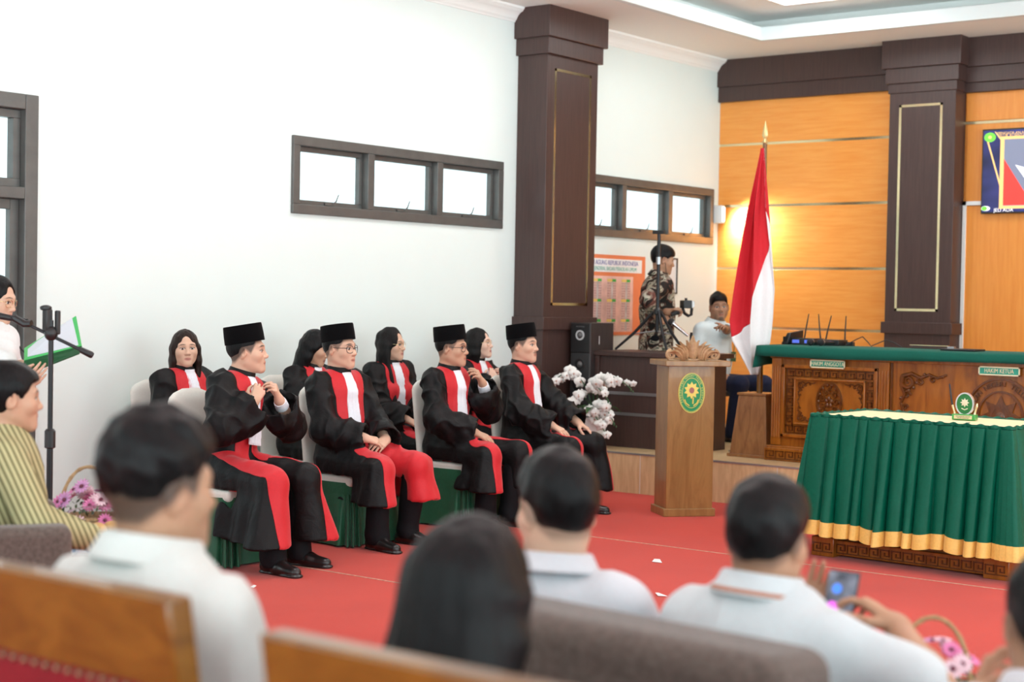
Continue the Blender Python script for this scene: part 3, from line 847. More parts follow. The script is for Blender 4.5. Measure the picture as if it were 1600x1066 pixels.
# ------------------------------------------------------------------ hands and arms
def hand_prims(v, wr, d, n, side, curl=0.35, thumb=0.5, sc=1.0, spread=0.06, tagv='hand'):
    """d finger direction, n back-of-hand normal, side +1 for a left hand, -1 for a right hand (thumb side along ex)"""
    ey = unit(d); ez = unit(np.array(n, float) - ey * (np.array(n, float) @ ey)); ex = np.cross(ey, ez)
    s_ = -side if False else side
    # right hand, palm down, fingers forward: ex points to the right, thumb on the left (-ex)
    th = -1.0 if side < 0 else 1.0
    def T(x, y, z): return np.array(wr) + sc * (ex * x * th + ey * y + ez * z)
    xs = [0.029, 0.010, -0.009, -0.027]; ky = [0.088, 0.092, 0.087, 0.078]; ln = [0.070, 0.078, 0.072, 0.056]; rr = [0.0088, 0.0090, 0.0086, 0.0076]
    c4 = curl if isinstance(curl, (list, tuple)) else [curl] * 4
    for i in range(4):
        v.cone(T(xs[i] * 0.55, 0.004, 0), T(xs[i], ky[i], 0.002), 0.0135 * sc, 0.0115 * sc, 0.014 * sc, tag=tagv)
    for i in range(4):
        p = np.array((xs[i], ky[i] - 0.004, 0.001)); ang = 0.0; sp = spread * (1.5 - i)
        for j, (fr, m) in enumerate(((0.46, 0.8), (0.30, 1.1), (0.24, 0.75))):
            ang += c4[i] * m
            dv = np.array((sin(sp) * cos(ang), cos(ang) * cos(sp), -sin(ang)))
            q = p + dv * ln[i] * fr
            v.cone(T(*p), T(*q), rr[i] * (1 - 0.13 * j) * sc, rr[i] * (1 - 0.13 * (j + 1)) * sc, 0.003 * sc, tag=tagv)
            p = q
    t0 = np.array((0.018, 0.018, -0.006)); a = thumb
    t1 = t0 + 0.046 * np.array((0.72 * cos(a * 0.6), 0.70, -0.35 - 0.3 * a)); t2 = t1 + 0.032 * unit((0.25 - 0.5 * a, 0.9, -0.25 - 0.3 * a)); t3 = t2 + 0.024 * unit((0.0 - 0.6 * a, 0.95, -0.25))
    v.cone(T(*t0), T(*t1), 0.0145 * sc, 0.0115 * sc, 0.012 * sc, tag=tagv); v.cone(T(*t1), T(*t2), 0.0105 * sc, 0.0092 * sc, 0.004 * sc, tag=tagv); v.cone(T(*t2), T(*t3), 0.0092 * sc, 0.0072 * sc, 0.003 * sc, tag=tagv)
def arm_island(sh, el, wr, d, n, side, curl, thumb, sc, tone, fem=False, spread=0.06, upper=True):
    P = np.array([sh, el, wr, np.array(wr) + unit(d) * 0.19 * sc]) if upper else np.array([el, wr, np.array(wr) + unit(d) * 0.19 * sc])
    v = Vox(P.min(0) - 0.085, P.max(0) + 0.085, 0.0033 * (1 if sc > 0.8 else sc))
    g = 0.88 if fem else 1.0
    if upper: v.cone(sh, el, 0.050 * g, 0.041 * g, 0.02)
    el = np.array(el); wr_ = np.array(wr)
    m = el + (wr_ - el) * 0.3
    v.cone(el, m, 0.040 * g, 0.043 * g, 0.02); v.cone(m, wr_, 0.042 * g, 0.0265 * g, 0.02, tag='arm')
    v.cone(wr_ - unit(wr_ - el) * 0.01, wr_ + unit(d) * 0.02, 0.024 * g, 0.023 * g, 0.02)
    hand_prims(v, wr_, d, n, side, curl, thumb, sc * (0.93 if fem else 1.0), spread)
    V, Q = v.mesh(); V = relax(V, Q, 1, 0.3)
    return V, Q, np.tile(np.array(tone), (len(V), 1)) * (1 + 0.05 * Wob(3, 60)(V))[:, None]
def join_islands(parts):
    V = []; Q = []; C = []; o = 0
    for v_, q_, c_ in parts:
        V.append(v_); Q.append(q_ + o); C.append(c_); o += len(v_)
    return np.concatenate(V), np.concatenate(Q), np.concatenate(C)
# ------------------------------------------------------------------ figures
SKIN = {'fair': (0.66, 0.42, 0.30), 'mid': (0.56, 0.335, 0.225), 'tan': (0.45, 0.25, 0.155), 'dark': (0.36, 0.19, 0.115), 'pale': (0.74, 0.50, 0.39)}
class Figure:
    def __init__(s, name, label, P):
        s.P = P; fem = P.get('fem', False); s.fem = fem
        s.rot = P.get('rot', pi); s.floor = P.get('floor', 0.0)
        lf, ls, tw = P.get('lean', (0, 0, 0))
        s.Tm = rotz(tw) @ rotx(-lf) @ roty(ls)
        s.ts = P.get('ts', 0.98 if not fem else 0.94)
        s.bw = P.get('bw', 1.0 if not fem else 0.88)
        s.hsc = P.get('hsc', 1.0 if not fem else 0.95)
        hl = s.Tm @ np.array((0, 0.012, 0.684 * s.ts)) + np.array(P.get('hoff', (0, 0, 0)))
        s.stand = P.get('stand', False)
        hw = np.array(P['head']); R = rotz(s.rot)
        base = hw - R @ hl
        s.pz = base[2] - s.floor
        s.loc = np.array((base[0], base[1], s.floor))
        s.pel = np.array((0, 0, s.pz))
        s.hc = s.pel + hl
        hy, hp, hr = P.get('hrot', (0, 0, 0))
        s.HR = rotz(hy) @ rotx(hp) @ roty(hr)
        s.neck = s.tp(0, -0.012, 0.545)
        s.sh = {1: s.tp(-0.178 * s.bw, -0.012, 0.475), -1: s.tp(0.178 * s.bw, -0.012, 0.475)}   # 1 = left arm (-x), -1 = right arm (+x)
        s.tone = SKIN[P.get('skin', 'mid')]
        s.root = thing(name, label, 'person', s.loc, s.rot, P.get('group'))
        l1, l2 = (0.285, 0.245) if not fem else (0.265, 0.225)
        s.l1, s.l2 = l1, l2
        s.el = {}; s.wr = {}
        for side, key in ((1, 'armL'), (-1, 'armR')):
            A = P[key]
            wr = s.pel + np.array(A['wr'], float) if 'ww' not in A else R.T @ (np.array(A['ww'], float) - s.loc)
            s.el[side], s.wr[side] = ik(s.sh[side], wr, l1, l2, A.get('pole', (-0.5 * side, -0.6, -0.6)))
        if s.stand:
            s.hip = {1: np.array((-0.085, 0, s.pz)), -1: np.array((0.085, 0, s.pz))}
            s.kn = {1: np.array((-0.095, 0.02, s.pz * 0.53)), -1: np.array((0.095, 0.02, s.pz * 0.53))}
            s.an = {1: np.array((-0.10, -0.02, 0.085)), -1: np.array((0.10, -0.02, 0.085))}
        else:
            kx, ky = P.get('knee', (0.15, 0.43)); kz = P.get('kz', 0.47); an = P.get('ankle', (kx + 0.0, ky - 0.02))
            s.hip = {1: np.array((-0.088, 0.0, s.pz)), -1: np.array((0.088, 0.0, s.pz))}
            s.kn = {1: np.array((-P.get('kxL', kx), P.get('kyL', ky), kz)), -1: np.array((kx, ky, kz))}
            s.an = {1: np.array((-P.get('axL', an[0]), P.get('ayL', an[1]), 0.09)), -1: np.array((an[0], an[1], 0.09))}
    def tp(s, x, y, z): return s.pel + s.Tm @ np.array((x, y, z * s.ts))
    # skin: head, arms, core in one mesh
    def body(s, arms=True, core=True, upper=True, **tones):
        parts = []
        hc = s.hc; r = 0.17
        lo = np.minimum(hc - r, s.neck - 0.12); hi = np.maximum(hc + r, s.neck + 0.12)
        v = Vox(lo, hi, s.P.get('hres', 0.0034))
        head_prims(v, hc, s.HR, s.hsc, s.neck, s.fem)
        v.cone(s.neck, s.tp(0, 0.0, 0.47), 0.062 * s.hsc, 0.10, 0.03, s.Tm[:, 1], 1.2)
        V, Q = v.mesh(); V = relax(V, Q, 1, 0.25)
        parts.append((V, Q, head_tones(V, hc, s.HR, s.hsc, s.tone, s.fem, **tones)))
        for side, key in ((1, 'armL'), (-1, 'armR')):
            A = s.P[key]
            if A.get('skip'): continue
            V, Q, C = arm_island(s.sh[side], s.el[side], s.wr[side], A['hd'], A['hn'], side, A.get('curl', 0.35), A.get('thumb', 0.5), s.P.get('hand', 1.0), s.tone, s.fem, A.get('spread', 0.05), upper)
            parts.append((V, Q, C))
        if core:
            pts = [s.pel, s.neck, s.kn[1], s.kn[-1], s.an[1], s.an[-1], s.sh[1], s.sh[-1], s.hip[1], s.hip[-1]]
            P_ = np.array(pts); v = Vox(P_.min(0) - 0.2, P_.max(0) + 0.2, 0.013)
            f = s.Tm[:, 1]
            v.cone(s.tp(0, 0, 0.0), s.tp(0, 0, 0.22), 0.13 * s.bw, 0.12 * s.bw, 0.05, f, 1.35); v.cone(s.tp(0, 0, 0.22), s.tp(0, -0.01, 0.42), 0.12 * s.bw, 0.135 * s.bw, 0.05, f, 1.35)
            v.cone(s.sh[1], s.sh[-1], 0.045, 0.045, 0.04); v.cone(s.tp(0, -0.01, 0.42), s.neck, 0.09, 0.045, 0.05)
            for k in (1, -1):
                v.cone(s.hip[k], s.kn[k], 0.075, 0.052, 0.04); v.cone(s.kn[k], s.an[k], 0.05, 0.032, 0.03); v.cone(s.an[k] + np.array((0, -0.03, -0.05)), s.an[k] + np.array((0, 0.10, -0.055)), 0.026, 0.02, 0.02)
                v.cone(s.sh[k], s.el[k], 0.04, 0.034, 0.03)
            V, Q = v.mesh()
            parts.append((V, Q, np.tile(np.array(s.tone), (len(V), 1))))
        V, Q, C = join_islands(parts)
        return np_mesh('body', V, Q, M_skin, s.root, True, C)
    def cap(s):
        M = np.eye(4); tilt = s.HR @ rotx(0.13)
        M[:3, :3] = tilt * s.hsc; M[:3, 3] = s.hc + s.HR @ (np.array((0, -0.012, 0.050)) * s.hsc)
        b = MB(M)
        b.lathe([(1.02, -0.002), (1.025, 0.0), (1.015, 0.045), (0.985, 0.088), (0.965, 0.094), (0.93, 0.0945), (0.90, 0.091), (0.5, 0.086), (0.0, 0.085)], 40, (0, 0, 0), 0.0835, 0.1045)
        return b.build('cap', M_cap, s.root, sharp=60)
    def hair(s, style='short', mat=None, h=0.0045, wob=0.0015, relaxn=1, seed=1, freq=(90, 90, 90), **k):
        hc = s.hc; L = k.get('length', 0) if style == 'long' else 0
        v = Vox(hc - np.array((0.2, 0.2, 0.16 + L)), hc + np.array((0.2, 0.22, 0.19)), h)
        if style == 'short': hair_short(v, hc, s.HR, s.hsc, **k)
        else: hair_long(v, hc, s.HR, s.hsc, s.neck, **k)
        if s.P.get('hair_extra'): s.P['hair_extra'](s, v)
        V, Q = v.mesh(); V = relax(V, Q, relaxn, 0.4); N = normals(V, Q)
        w = Wob(seed, 1.0, 12, freq); w2 = Wob(seed + 1, 30, 6)
        V = V + N * (w(V) * wob + w2(V) * wob)[:, None]
        return np_mesh('hair', V, Q, mat or M_hair, s.root)
    def glasses(s, mat=None, rw=0.0235, rh=0.0195, r=0.0016, sq=2.6):
        M = np.eye(4); M[:3, :3] = s.HR * s.hsc; M[:3, 3] = s.hc
        b = MB(M)
        for sd in (-1, 1):
            pts = []
            for k in range(25):
                t = 2 * pi * k / 24; c, s2 = cos(t), sin(t)
                pts.append((sd * 0.0325 + rw * abs(c) ** (2 / sq) * (1 if c > 0 else -1), 0.096 - abs(sd * 0.0325 + rw * c) * 0.22, 0.0 + rh * abs(s2) ** (2 / sq) * (1 if s2 > 0 else -1)))
            b.tube(pts, r, 6, False)
            b.tube([(sd * 0.0555, 0.084, 0.006), (sd * 0.071, 0.074, 0.008), (sd * 0.079, 0.03, 0.008), (sd * 0.081, -0.008, 0.012), (sd * 0.079, -0.022, -0.006)], r, 6)
        b.tube([(-0.010, 0.096, 0.004), (0, 0.101, 0.007), (0.010, 0.096, 0.004)], r, 6)
        return b.build('glasses', mat or M_blackplastic, s.root)
    def shoes(s, mat=None, trousers=True, tmat=None, tr=(0.075, 0.066), thigh=0.090):
        for k in (1, -1):
            a = s.an[k]; fx = unit(s.kn[k] - s.hip[k]); 
            yaw = s.P.get('toe', {}).get(k, -0.12 * -k)
            d = rotz(yaw) @ np.array((0, 1.0, 0))
            v = Vox(a - np.array((0.16, 0.14, 0.095)), a + np.array((0.16, 0.26, 0.09)), 0.0045)
            g = np.array((a[0], a[1], 0))
            side_ = np.cross(d, (0, 0, 1.0))
            v.cone(g - d * 0.055 + (0, 0, 0.038), g + d * 0.06 + (0, 0, 0.040), 0.037, 0.041, 0.03)
            v.cone(g + d * 0.06 + (0, 0, 0.036), g + d * 0.165 + (0, 0, 0.026), 0.043, 0.034, 0.03, (0, 0, 1), 1.15)
            v.cone(g - d * 0.02 + (0, 0, 0.05), g - d * 0.01 + (0, 0, 0.11), 0.043, 0.044, 0.02)
            v.cone(g - d * 0.058 + (0, 0, 0.008), g + d * 0.168 + (0, 0, 0.008), 0.037, 0.042, 0.004, (0, 0, 1), 3.2)
            v.plane((0, 0, -1), 0.0)
            V, Q = v.mesh()
            np_mesh('shoe', V, Q, mat or M_shoe, s.root)
        if trousers:
            P_ = np.array([s.kn[1], s.kn[-1], s.an[1], s.an[-1], s.hip[1], s.hip[-1], s.pel]); v = Vox(P_.min(0) - 0.16, P_.max(0) + 0.16, 0.009)
            for k in (1, -1):
                v.cone(s.hip[k], s.kn[k], (thigh if not s.stand else 0.098), min(tr[0] + 0.002, thigh), 0.03); v.cone(s.kn[k], s.an[k] + (0, 0.0, 0.0), tr[0], tr[1], 0.03); v.cone(s.an[k], s.an[k] + (0, 0.012, -0.03), tr[1], tr[1] * 0.98, 0.02)
            v.cone(s.pel + (0, 0, 0), s.pel + (0, 0, 0.10), (0.145 if thigh > 0.08 else 0.10) * s.bw, (0.135 if thigh > 0.08 else 0.09) * s.bw, 0.05, (0, 1, 0), 1.3)
            v.plane((0, 0, -1), -0.035)
            if not s.stand: v.boxcut((-0.5, -0.5, -0.1), (0.5, 0.33, s.P.get('seat', 0.43)), 0.01)
            V, Q = v.mesh(); N = normals(V, Q); w = Wob(4, 26, 9, (1, 1, 0.6))
            V = V + N * (0.004 * w(V))[:, None]
            np_mesh('trousers', V, Q, tmat or M_trouser, s.root)
    def collar_band(s, mat, r=0.068, h=0.046, z=0.530, name='collar', tilt=0.18, th=0.006):
        M = np.eye(4); M[:3, :3] = s.Tm @ rotx(-tilt); M[:3, 3] = s.tp(0, -0.008, z)
        b = MB(M); q = s.hsc if not s.fem else 0.9
        r = r * q
        b.lathe([(r + 0.012, -0.012), (r + 0.006, 0.01), (r, h), (r - 0.003, h + 0.003), (r - th, h), (r - th, 0)], 36, (0, 0, 0), 1.0, 1.05)
        return b.build(name, mat, s.root, sharp=60)

    # --- court robe
    def robe(s, hem=0.30, flare=0.02, sleeve=0.095, long_back=False, seat=0.43, red=True, jabot=True, band=(0.070, 0.008), bandL=None, seed=3, lap=True, jl=0.42, jw=0.052, jhang=0.0):
        P = s.P; f = s.Tm[:, 1]
        pts = np.array([s.pel, s.neck, s.sh[1], s.sh[-1], s.el[1], s.el[-1], s.wr[1], s.wr[-1], s.kn[1], s.kn[-1], np.array((0, 0, hem))])
        v = Vox(pts.min(0) - 0.2, pts.max(0) + 0.2, 0.0078)
        bw = s.bw
        for k, key in ((1, 'armL'), (-1, 'armR')):
            A = P[key]; el, wr, sh = s.el[k], s.wr[k], s.sh[k]
            u = unit(wr - el); we = wr - u * A.get('bare', 0.02)
            v.cone(sh, el, 0.074, 0.080, 0.045, tag='arm'); v.cone(el, we, 0.078, sleeve, 0.04, tag='arm')
            dr = np.array((0, 0, -1.0)) - u * (-u[2]); dr = unit(dr) if np.linalg.norm(dr) > 0.15 else np.zeros(3)
            dp = A.get('droop', 0.055)
            v.cone(el + dr * dp * 0.5, we + dr * dp, 0.062, sleeve * 0.82, 0.05, tag='arm')
            sl_n = u; 
            v.plane(sl_n, float(sl_n @ we) + 0.006, 0.01, np.minimum(we, we + u * 0.2) - 0.17, np.maximum(we, we + u * 0.2) + 0.17) if False else None
            v.cone(we + u * 0.010, we + u * 0.13, sleeve * 0.80, sleeve * 1.25, 0.012, mode='cut', tag='armcut')
        v.cone(s.tp(0, -0.01, 0.02), s.tp(0, -0.005, 0.24), 0.175 * bw, 0.158 * bw, 0.06, f, 1.3, tag='torso')
        v.cone(s.tp(0, -0.005, 0.24), s.tp(0, -0.012, 0.40), 0.160 * bw, 0.168 * bw, 0.06, f, 1.38, tag='torso')
        if s.fem: 
            for q in (-1, 1): v.ell(s.tp(q * 0.068, 0.085, 0.33), (0.06, 0.045, 0.06), 0.05, s.Tm, tag='torso')
        v.cone(s.tp(-0.135 * bw, -0.012, 0.462), s.tp(0.135 * bw, -0.012, 0.462), 0.068, 0.068, 0.05, tag='torso')
        v.cone(s.tp(0, -0.012, 0.43), s.tp(0, -0.012, 0.478), 0.112 * bw, 0.066 * s.hsc, 0.05, tag='torso')
        for k in (1, -1):
            hp, kn = s.hip[k], s.kn[k]
            v.cone(hp, kn, 0.100, 0.084, 0.05, tag='leg')
            hz = hem
            kf = kn + np.array((-k * -0.0, 0.012, -0.02))
            v.cone(kf, np.array((kn[0] * 1.04 - k * flare, kn[1] + 0.035, hz - 0.03)), 0.082, 0.088 + abs(flare), 0.05, (0, 1, 0), 1.2, tag='leg')
            xo = abs(hp[0]) + 0.066; x1 = abs(kn[0]) + 0.060; ya, yb = 0.0, kn[1] + 0.02; zt = kn[2] + 0.02
            def sheet(x, y, z, k=k, xo=xo, x1=x1, ya=ya, yb=yb, zt=zt):
                t = np.clip((y - ya) / (yb - ya), 0, 1); dz = np.clip(zt - z, 0, 1)
                xl = xo + (x1 - xo) * t + dz * (0.12 + flare) + 0.012 * dz / 0.2 * np.sin(y * 34 + seed)
                hz_ = hem + (1 - t) ** 2 * 0.05 + 0 * x
                px = np.abs(-k * x - xl) - 0.022
                return (np.maximum(np.maximum(np.maximum(px, hz_ - z), np.maximum(z - zt, ya - y)), y - yb) * 0.8).astype(np.float32)
            v.put(sheet, (min(0, -k * 0.5), ya, hem), (max(0, -k * 0.5), yb, zt), 0.05, 'add', 'leg')
        v.plane((0, 0, -1), -hem, 0.006, None, (9, 9, hem + 0.1))
        # the seat under the figure
        v.boxcut((-0.23, -0.4, -0.1), (0.23, 0.30, seat), 0.01); v.boxcut((-0.6, -0.5, -0.1), (0.6, 0.12, seat), 0.01)
        V, Q = v.mesh(); V = relax(V, Q, 2, 0.4); N = normals(V, Q)
        arm = v.evalp(V, ('arm',)); tor = v.evalp(V, ('torso',)); leg = v.evalp(V, ('leg',))
        wA = Wob(seed, 34, 10); wB = Wob(seed + 9, 20, 8, (1.6, 1.6, 0.35)); wC = Wob(seed + 5, 75, 10, (1, 1, 0.5))
        isarm = np.clip((np.minimum(tor, leg) - arm) / 0.03 + 0.5, 0, 1); isleg = np.clip((tor - leg) / 0.04 + 0.5, 0, 1)
        fold = lambda w: 1 - 2 * np.abs(np.tanh(w * 1.1))
        disp = isarm * 0.0095 * fold(wA(V)) + (1 - isarm) * 0.0045 * wB(V) * (0.35 + isleg) + 0.002 * wC(V) * (1 + isarm)
        V = V + N * disp[:, None]
        N = normals(V, Q)
        rob = np_mesh('robe', V, Q, M_robe, s.root)
        s.robev = v
        if red:
            q = (V - s.pel) @ s.Tm; tx, ty, tz = q[:, 0], q[:, 1], q[:, 2] / s.ts
            nrm = N @ s.Tm
            w = np.interp(tz, [0.0, 0.10, 0.22, 0.36, 0.46, 0.55], [0.105, 0.105, 0.112, 0.125, 0.152 * bw, 0.16])
            ft = np.minimum(w - np.abs(tx), (np.minimum(tor, leg) - 0) * 0 + (arm - tor - 0.004) * 0.8)
            ft = np.minimum(ft, np.where(tz > 0.44, ty + 0.075, ty - 0.0))
            ft = np.minimum(ft, (tz - 0.02) * 0.5); ft = np.minimum(ft, 0.56 - tz)
            ft = np.minimum(ft, np.where(tz < 0.40, np.abs(tx) - 0.013 + (tz > 0.5) * 0.1, 1.0))
            yy = np.clip(V[:, 1], 0, 10)
            fl = np.full(len(V), -1.0)
            for k in (1, -1):
                kx = abs(s.kn[k][0]); ky = s.kn[k][1]
                bd = bandL if (k == 1 and bandL) else band
                c = np.interp(yy, [0.05, ky], [0.075, kx - bd[1]])
                hw = np.interp(V[:, 2], [hem, s.kn[k][2] - 0.05, 9], [bd[0] * 1.12, bd[0], bd[0]])
                g = hw - np.abs(-k * V[:, 0] - c)
                g = np.minimum(g, np.maximum(N[:, 2] + 0.35, N[:, 1] + 0.05) * 0.2)
                g = np.minimum(g, (V[:, 1] - 0.02))
                fl = np.maximum(fl, np.where(-k * V[:, 0] > -0.03, g, -1))
            fl = np.minimum(fl, (0.022 - leg))
            fl = np.minimum(fl, (0.16 - (q[:, 2])) * 0.5)
            f_ = np.maximum(ft, fl)
            for nm, fx in (('red_panel', f_),):
                Vp, Tp, used = split_pos(V, Q, fx)
                if len(Tp):
                    Np = normals(Vp, Tp)
                    a, b = shell(Vp, Tp, Np, 0.0032)
                    np_mesh(nm, a, b, M_red, rob)
        if jabot: s.jabot(v, jl, jw, jhang)
        s.collar_band(M_robe)
        return rob
    def jabot(s, v, length=0.40, w=0.047, hang=0.0):
        nu, nv = 33, 24; pts = np.zeros((nv, nu, 3))
        ys = np.arange(0.30, -0.06, -0.004)
        for j in range(nv):
            t = j / (nv - 1); z = 0.552 - length * t; ww = w * (0.72 + 0.36 * t)
            row = []
            q = np.array([s.tp(0, y, z) for y in ys])
            d = v.evalp(q, ('torso',)); i = int(np.argmax(d < 0)) if (d < 0).any() else len(ys) - 1
            y0 = max(ys[i] + 0.010, 0.066 if z > 0.50 else -1)
            for i in range(nu):
                u = 2 * i / (nu - 1) - 1
                pl_ = 0.0045 * sin(u * 9.5 * pi) * min(1, t * 5) + hang * t * t
                pts[j, i] = s.tp(u * ww, y0 + pl_ - 0.012 * u * u + 0.006 * t, z)
        V = pts.reshape(-1, 3)
        F = [(j * nu + i, j * nu + i + 1, (j + 1) * nu + i + 1, (j + 1) * nu + i) for j in range(nv - 1) for i in range(nu - 1)]
        b = MB(); b.add(V, F)
        o = b.build('jabot', M_jabot, s.root, sharp=0, solid=0.003)
        return o
    def cuffs(s, mat=None, sides=(1, -1), back=0.035, r=0.036):
        for k in sides:
            u = unit(s.wr[k] - s.el[k]); w_ = s.wr[k]
            MB().tube([w_ - u * (back + 0.03), w_ - u * back, w_ - u * 0.008], [r + 0.004, r + 0.002, r], 16).build('shirt_cuff', mat or M_jabot, s.root)
    # --- shirts
    def shirt(s, mat, sleeve='short', seed=3, collar=True, fit=1.0, tail=0.0, collar_mat=None, name='shirt', fold_amp=0.004, sl_r=0.062, col_h=0.05, res=0.0075, col_z=0.536, col_r=0.0725):
        f = s.Tm[:, 1]; P = s.P; bw = s.bw * fit
        pts = np.array([s.pel, s.neck, s.sh[1], s.sh[-1], s.el[1], s.el[-1], s.wr[1], s.wr[-1], s.pel - (0, 0, tail)])
        v = Vox(pts.min(0) - 0.2, pts.max(0) + 0.17, res)
        bl = P.get('belly', 0.0)
        for k, key in ((1, 'armL'), (-1, 'armR')):
            A = P[key]; sh, el, wr = s.sh[k], s.el[k], s.wr[k]
            if sleeve == 'short':
                e = sh + (el - sh) * 0.80; u = unit(el - sh)
                v.cone(sh, e, 0.066, sl_r + 0.003, 0.04, tag='arm'); v.cone(e + u * 0.004, e + u * 0.14, sl_r * 0.80, sl_r * 1.15, 0.008, mode='cut')
            else:
                fr = 0.55 if sleeve == 'rolled' else 0.96
                v.cone(sh, el, 0.066, sl_r - 0.004, 0.04, tag='arm'); e = el + (wr - el) * fr; u = unit(wr - el)
                v.cone(el, e, sl_r - 0.004, sl_r * 0.78, 0.03, tag='arm'); v.cone(e + u * 0.006, e + u * 0.12, sl_r * 0.70, sl_r * 1.1, 0.008, mode='cut')
        v.cone(s.tp(0, 0.0, 0.0) - np.array((0, 0, tail)), s.tp(0, bl * 0.5, 0.22), 0.165 * bw, 0.160 * bw + bl * 0.3, 0.06, f, 1.28, tag='torso')
        v.cone(s.tp(0, bl * 0.4, 0.22), s.tp(0, -0.012, 0.40), 0.160 * bw + bl * 0.3, 0.165 * bw, 0.06, f, 1.36, tag='torso')
        if s.fem:
            for q in (-1, 1): v.ell(s.tp(q * 0.068, 0.08, 0.33), (0.06, 0.045, 0.06), 0.05, s.Tm, tag='torso')
        v.cone(s.tp(-0.135 * bw, -0.012, 0.468), s.tp(0.135 * bw, -0.012, 0.468), 0.060, 0.060, 0.05, tag='torso')
        v.cone(s.tp(0, -0.012, 0.43), s.tp(0, -0.012, 0.474), 0.108 * bw, 0.068 * s.hsc, 0.05, tag='torso')
        V, Q = v.mesh(); V = relax(V, Q, 2, 0.4); N = normals(V, Q)
        w1 = Wob(seed, 24, 9, (1, 1, 0.7)); w2 = Wob(seed + 4, 55, 9)
        V = V + N * (fold_amp * (1 - 2 * np.abs(np.tanh(w1(V)))) + fold_amp * 0.3 * w2(V))[:, None]
        o = np_mesh(name, V, Q, mat, s.root)
        s.shv = v
        if collar:
            M = np.eye(4); M[:3, :3] = s.Tm @ rotx(-0.22); M[:3, 3] = s.tp(0, -0.014, col_z)
            b = MB(M); r = col_r * s.hsc; h = col_h
            b.lathe([(r - 0.004, -0.005), (r - 0.004, h * 0.9), (r, h), (r + 0.006, h * 0.92), (r + 0.026, -0.002), (r + 0.022, -0.005), (r + 0.004, h * 0.7)], 36, (0, 0, 0), 1.0, 1.06)
            b.build('collar', collar_mat or mat, o, sharp=60)
        return o
# ================================================================== FURNITURE AND OBJECTS
M_bench = wood('carved_teak', (0.20, 0.056, 0.006), (0.36, 0.118, 0.013), (7, 7, 1.2), 2.2, 0.24, 1.0, 0.5, None, 0.25)
M_carve = wood('shaded_teak_relief', (0.075, 0.022, 0.004), (0.15, 0.046, 0.008), (9, 9, 3), 3, 0.22, 1.0, 0.5, None, 0.3)  # bench teak darkened: shade along the carved outlines put into the colour
M_lect = wood('varnished_teak', (0.22, 0.105, 0.030), (0.33, 0.175, 0.056), (5, 5, 0.9), 2.2, 0.30, 1.6, 0.5, (0.27, 0.13, 0.040), 0.25)
M_lectc = wood('pale_carved_teak', (0.34, 0.19, 0.09), (0.50, 0.31, 0.165), (6, 6, 6), 4, 0.42, 0.8)
M_flagbox = wood('brown_teak_box', (0.17, 0.066, 0.022), (0.31, 0.14, 0.05), (5, 5, 1.0), 2.6, 0.35, 1.6)
M_pew = wood('honey_pew_wood', (0.125, 0.048, 0.005), (0.22, 0.094, 0.012), (2.2, 2.2, 5), 2.5, 0.3, 1.6, 0.5, (0.17, 0.068, 0.008), 0.35)
M_bclo = fabric('bench_green_cloth', (0.006, 0.105, 0.075), 0.85, 0.12, 900, 0.12, 0.05)
M_satin = fabric('green_satin', (0.001, 0.105, 0.060), 0.42, 0.08, 500, 0.05, 0.0, 0.22, spec=0.18)
M_gold_satin = fabric('gold_satin', (0.82, 0.52, 0.13), 0.42, 0.08, 500, 0.05, 0.1, 0.15, spec=0.4)
M_cream = fabric('cream_cloth', (0.86, 0.76, 0.45), 0.7, 0.03, 500, 0.05, 0.1)
M_chairg = fabric('dark_green_chair_satin', (0.012, 0.095, 0.045), 0.5, 0.1, 500, 0.05, 0.1, 0.2, spec=0.35)
M_chairw = fabric('ivory_chair_spandex', (0.72, 0.72, 0.66), 0.75, 0.03, 500, 0.05, 0.1)
M_emgreen = plain('emblem_green', (0.01, 0.26, 0.085), 0.4)
M_emyel = plain('emblem_yellow', (0.82, 0.66, 0.14), 0.4)
M_plate = plain('plate_green', (0.035, 0.36, 0.25), 0.25)
M_platet = plain('plate_cream', (0.86, 0.78, 0.52), 0.4)
M_sofa = fabric('taupe_sofa_weave', (0.115, 0.088, 0.075), 0.9, 0.35, 420, 0.3, 0.2)
M_petalw = plain('white_petal', (0.84, 0.83, 0.80), 0.6, var=0.04, scale=60)
M_leaf = plain('leaf_green', (0.035, 0.10, 0.03), 0.5, var=0.3)
M_redcloth = plain('maroon_upholstery', (0.20, 0.008, 0.016), 0.45, var=0.15, scale=8)
M_blackmetal = plain('black_metal', (0.018, 0.018, 0.02), 0.35, 0.4)
M_steel = plain('grey_steel', (0.42, 0.42, 0.44), 0.3, 0.9)

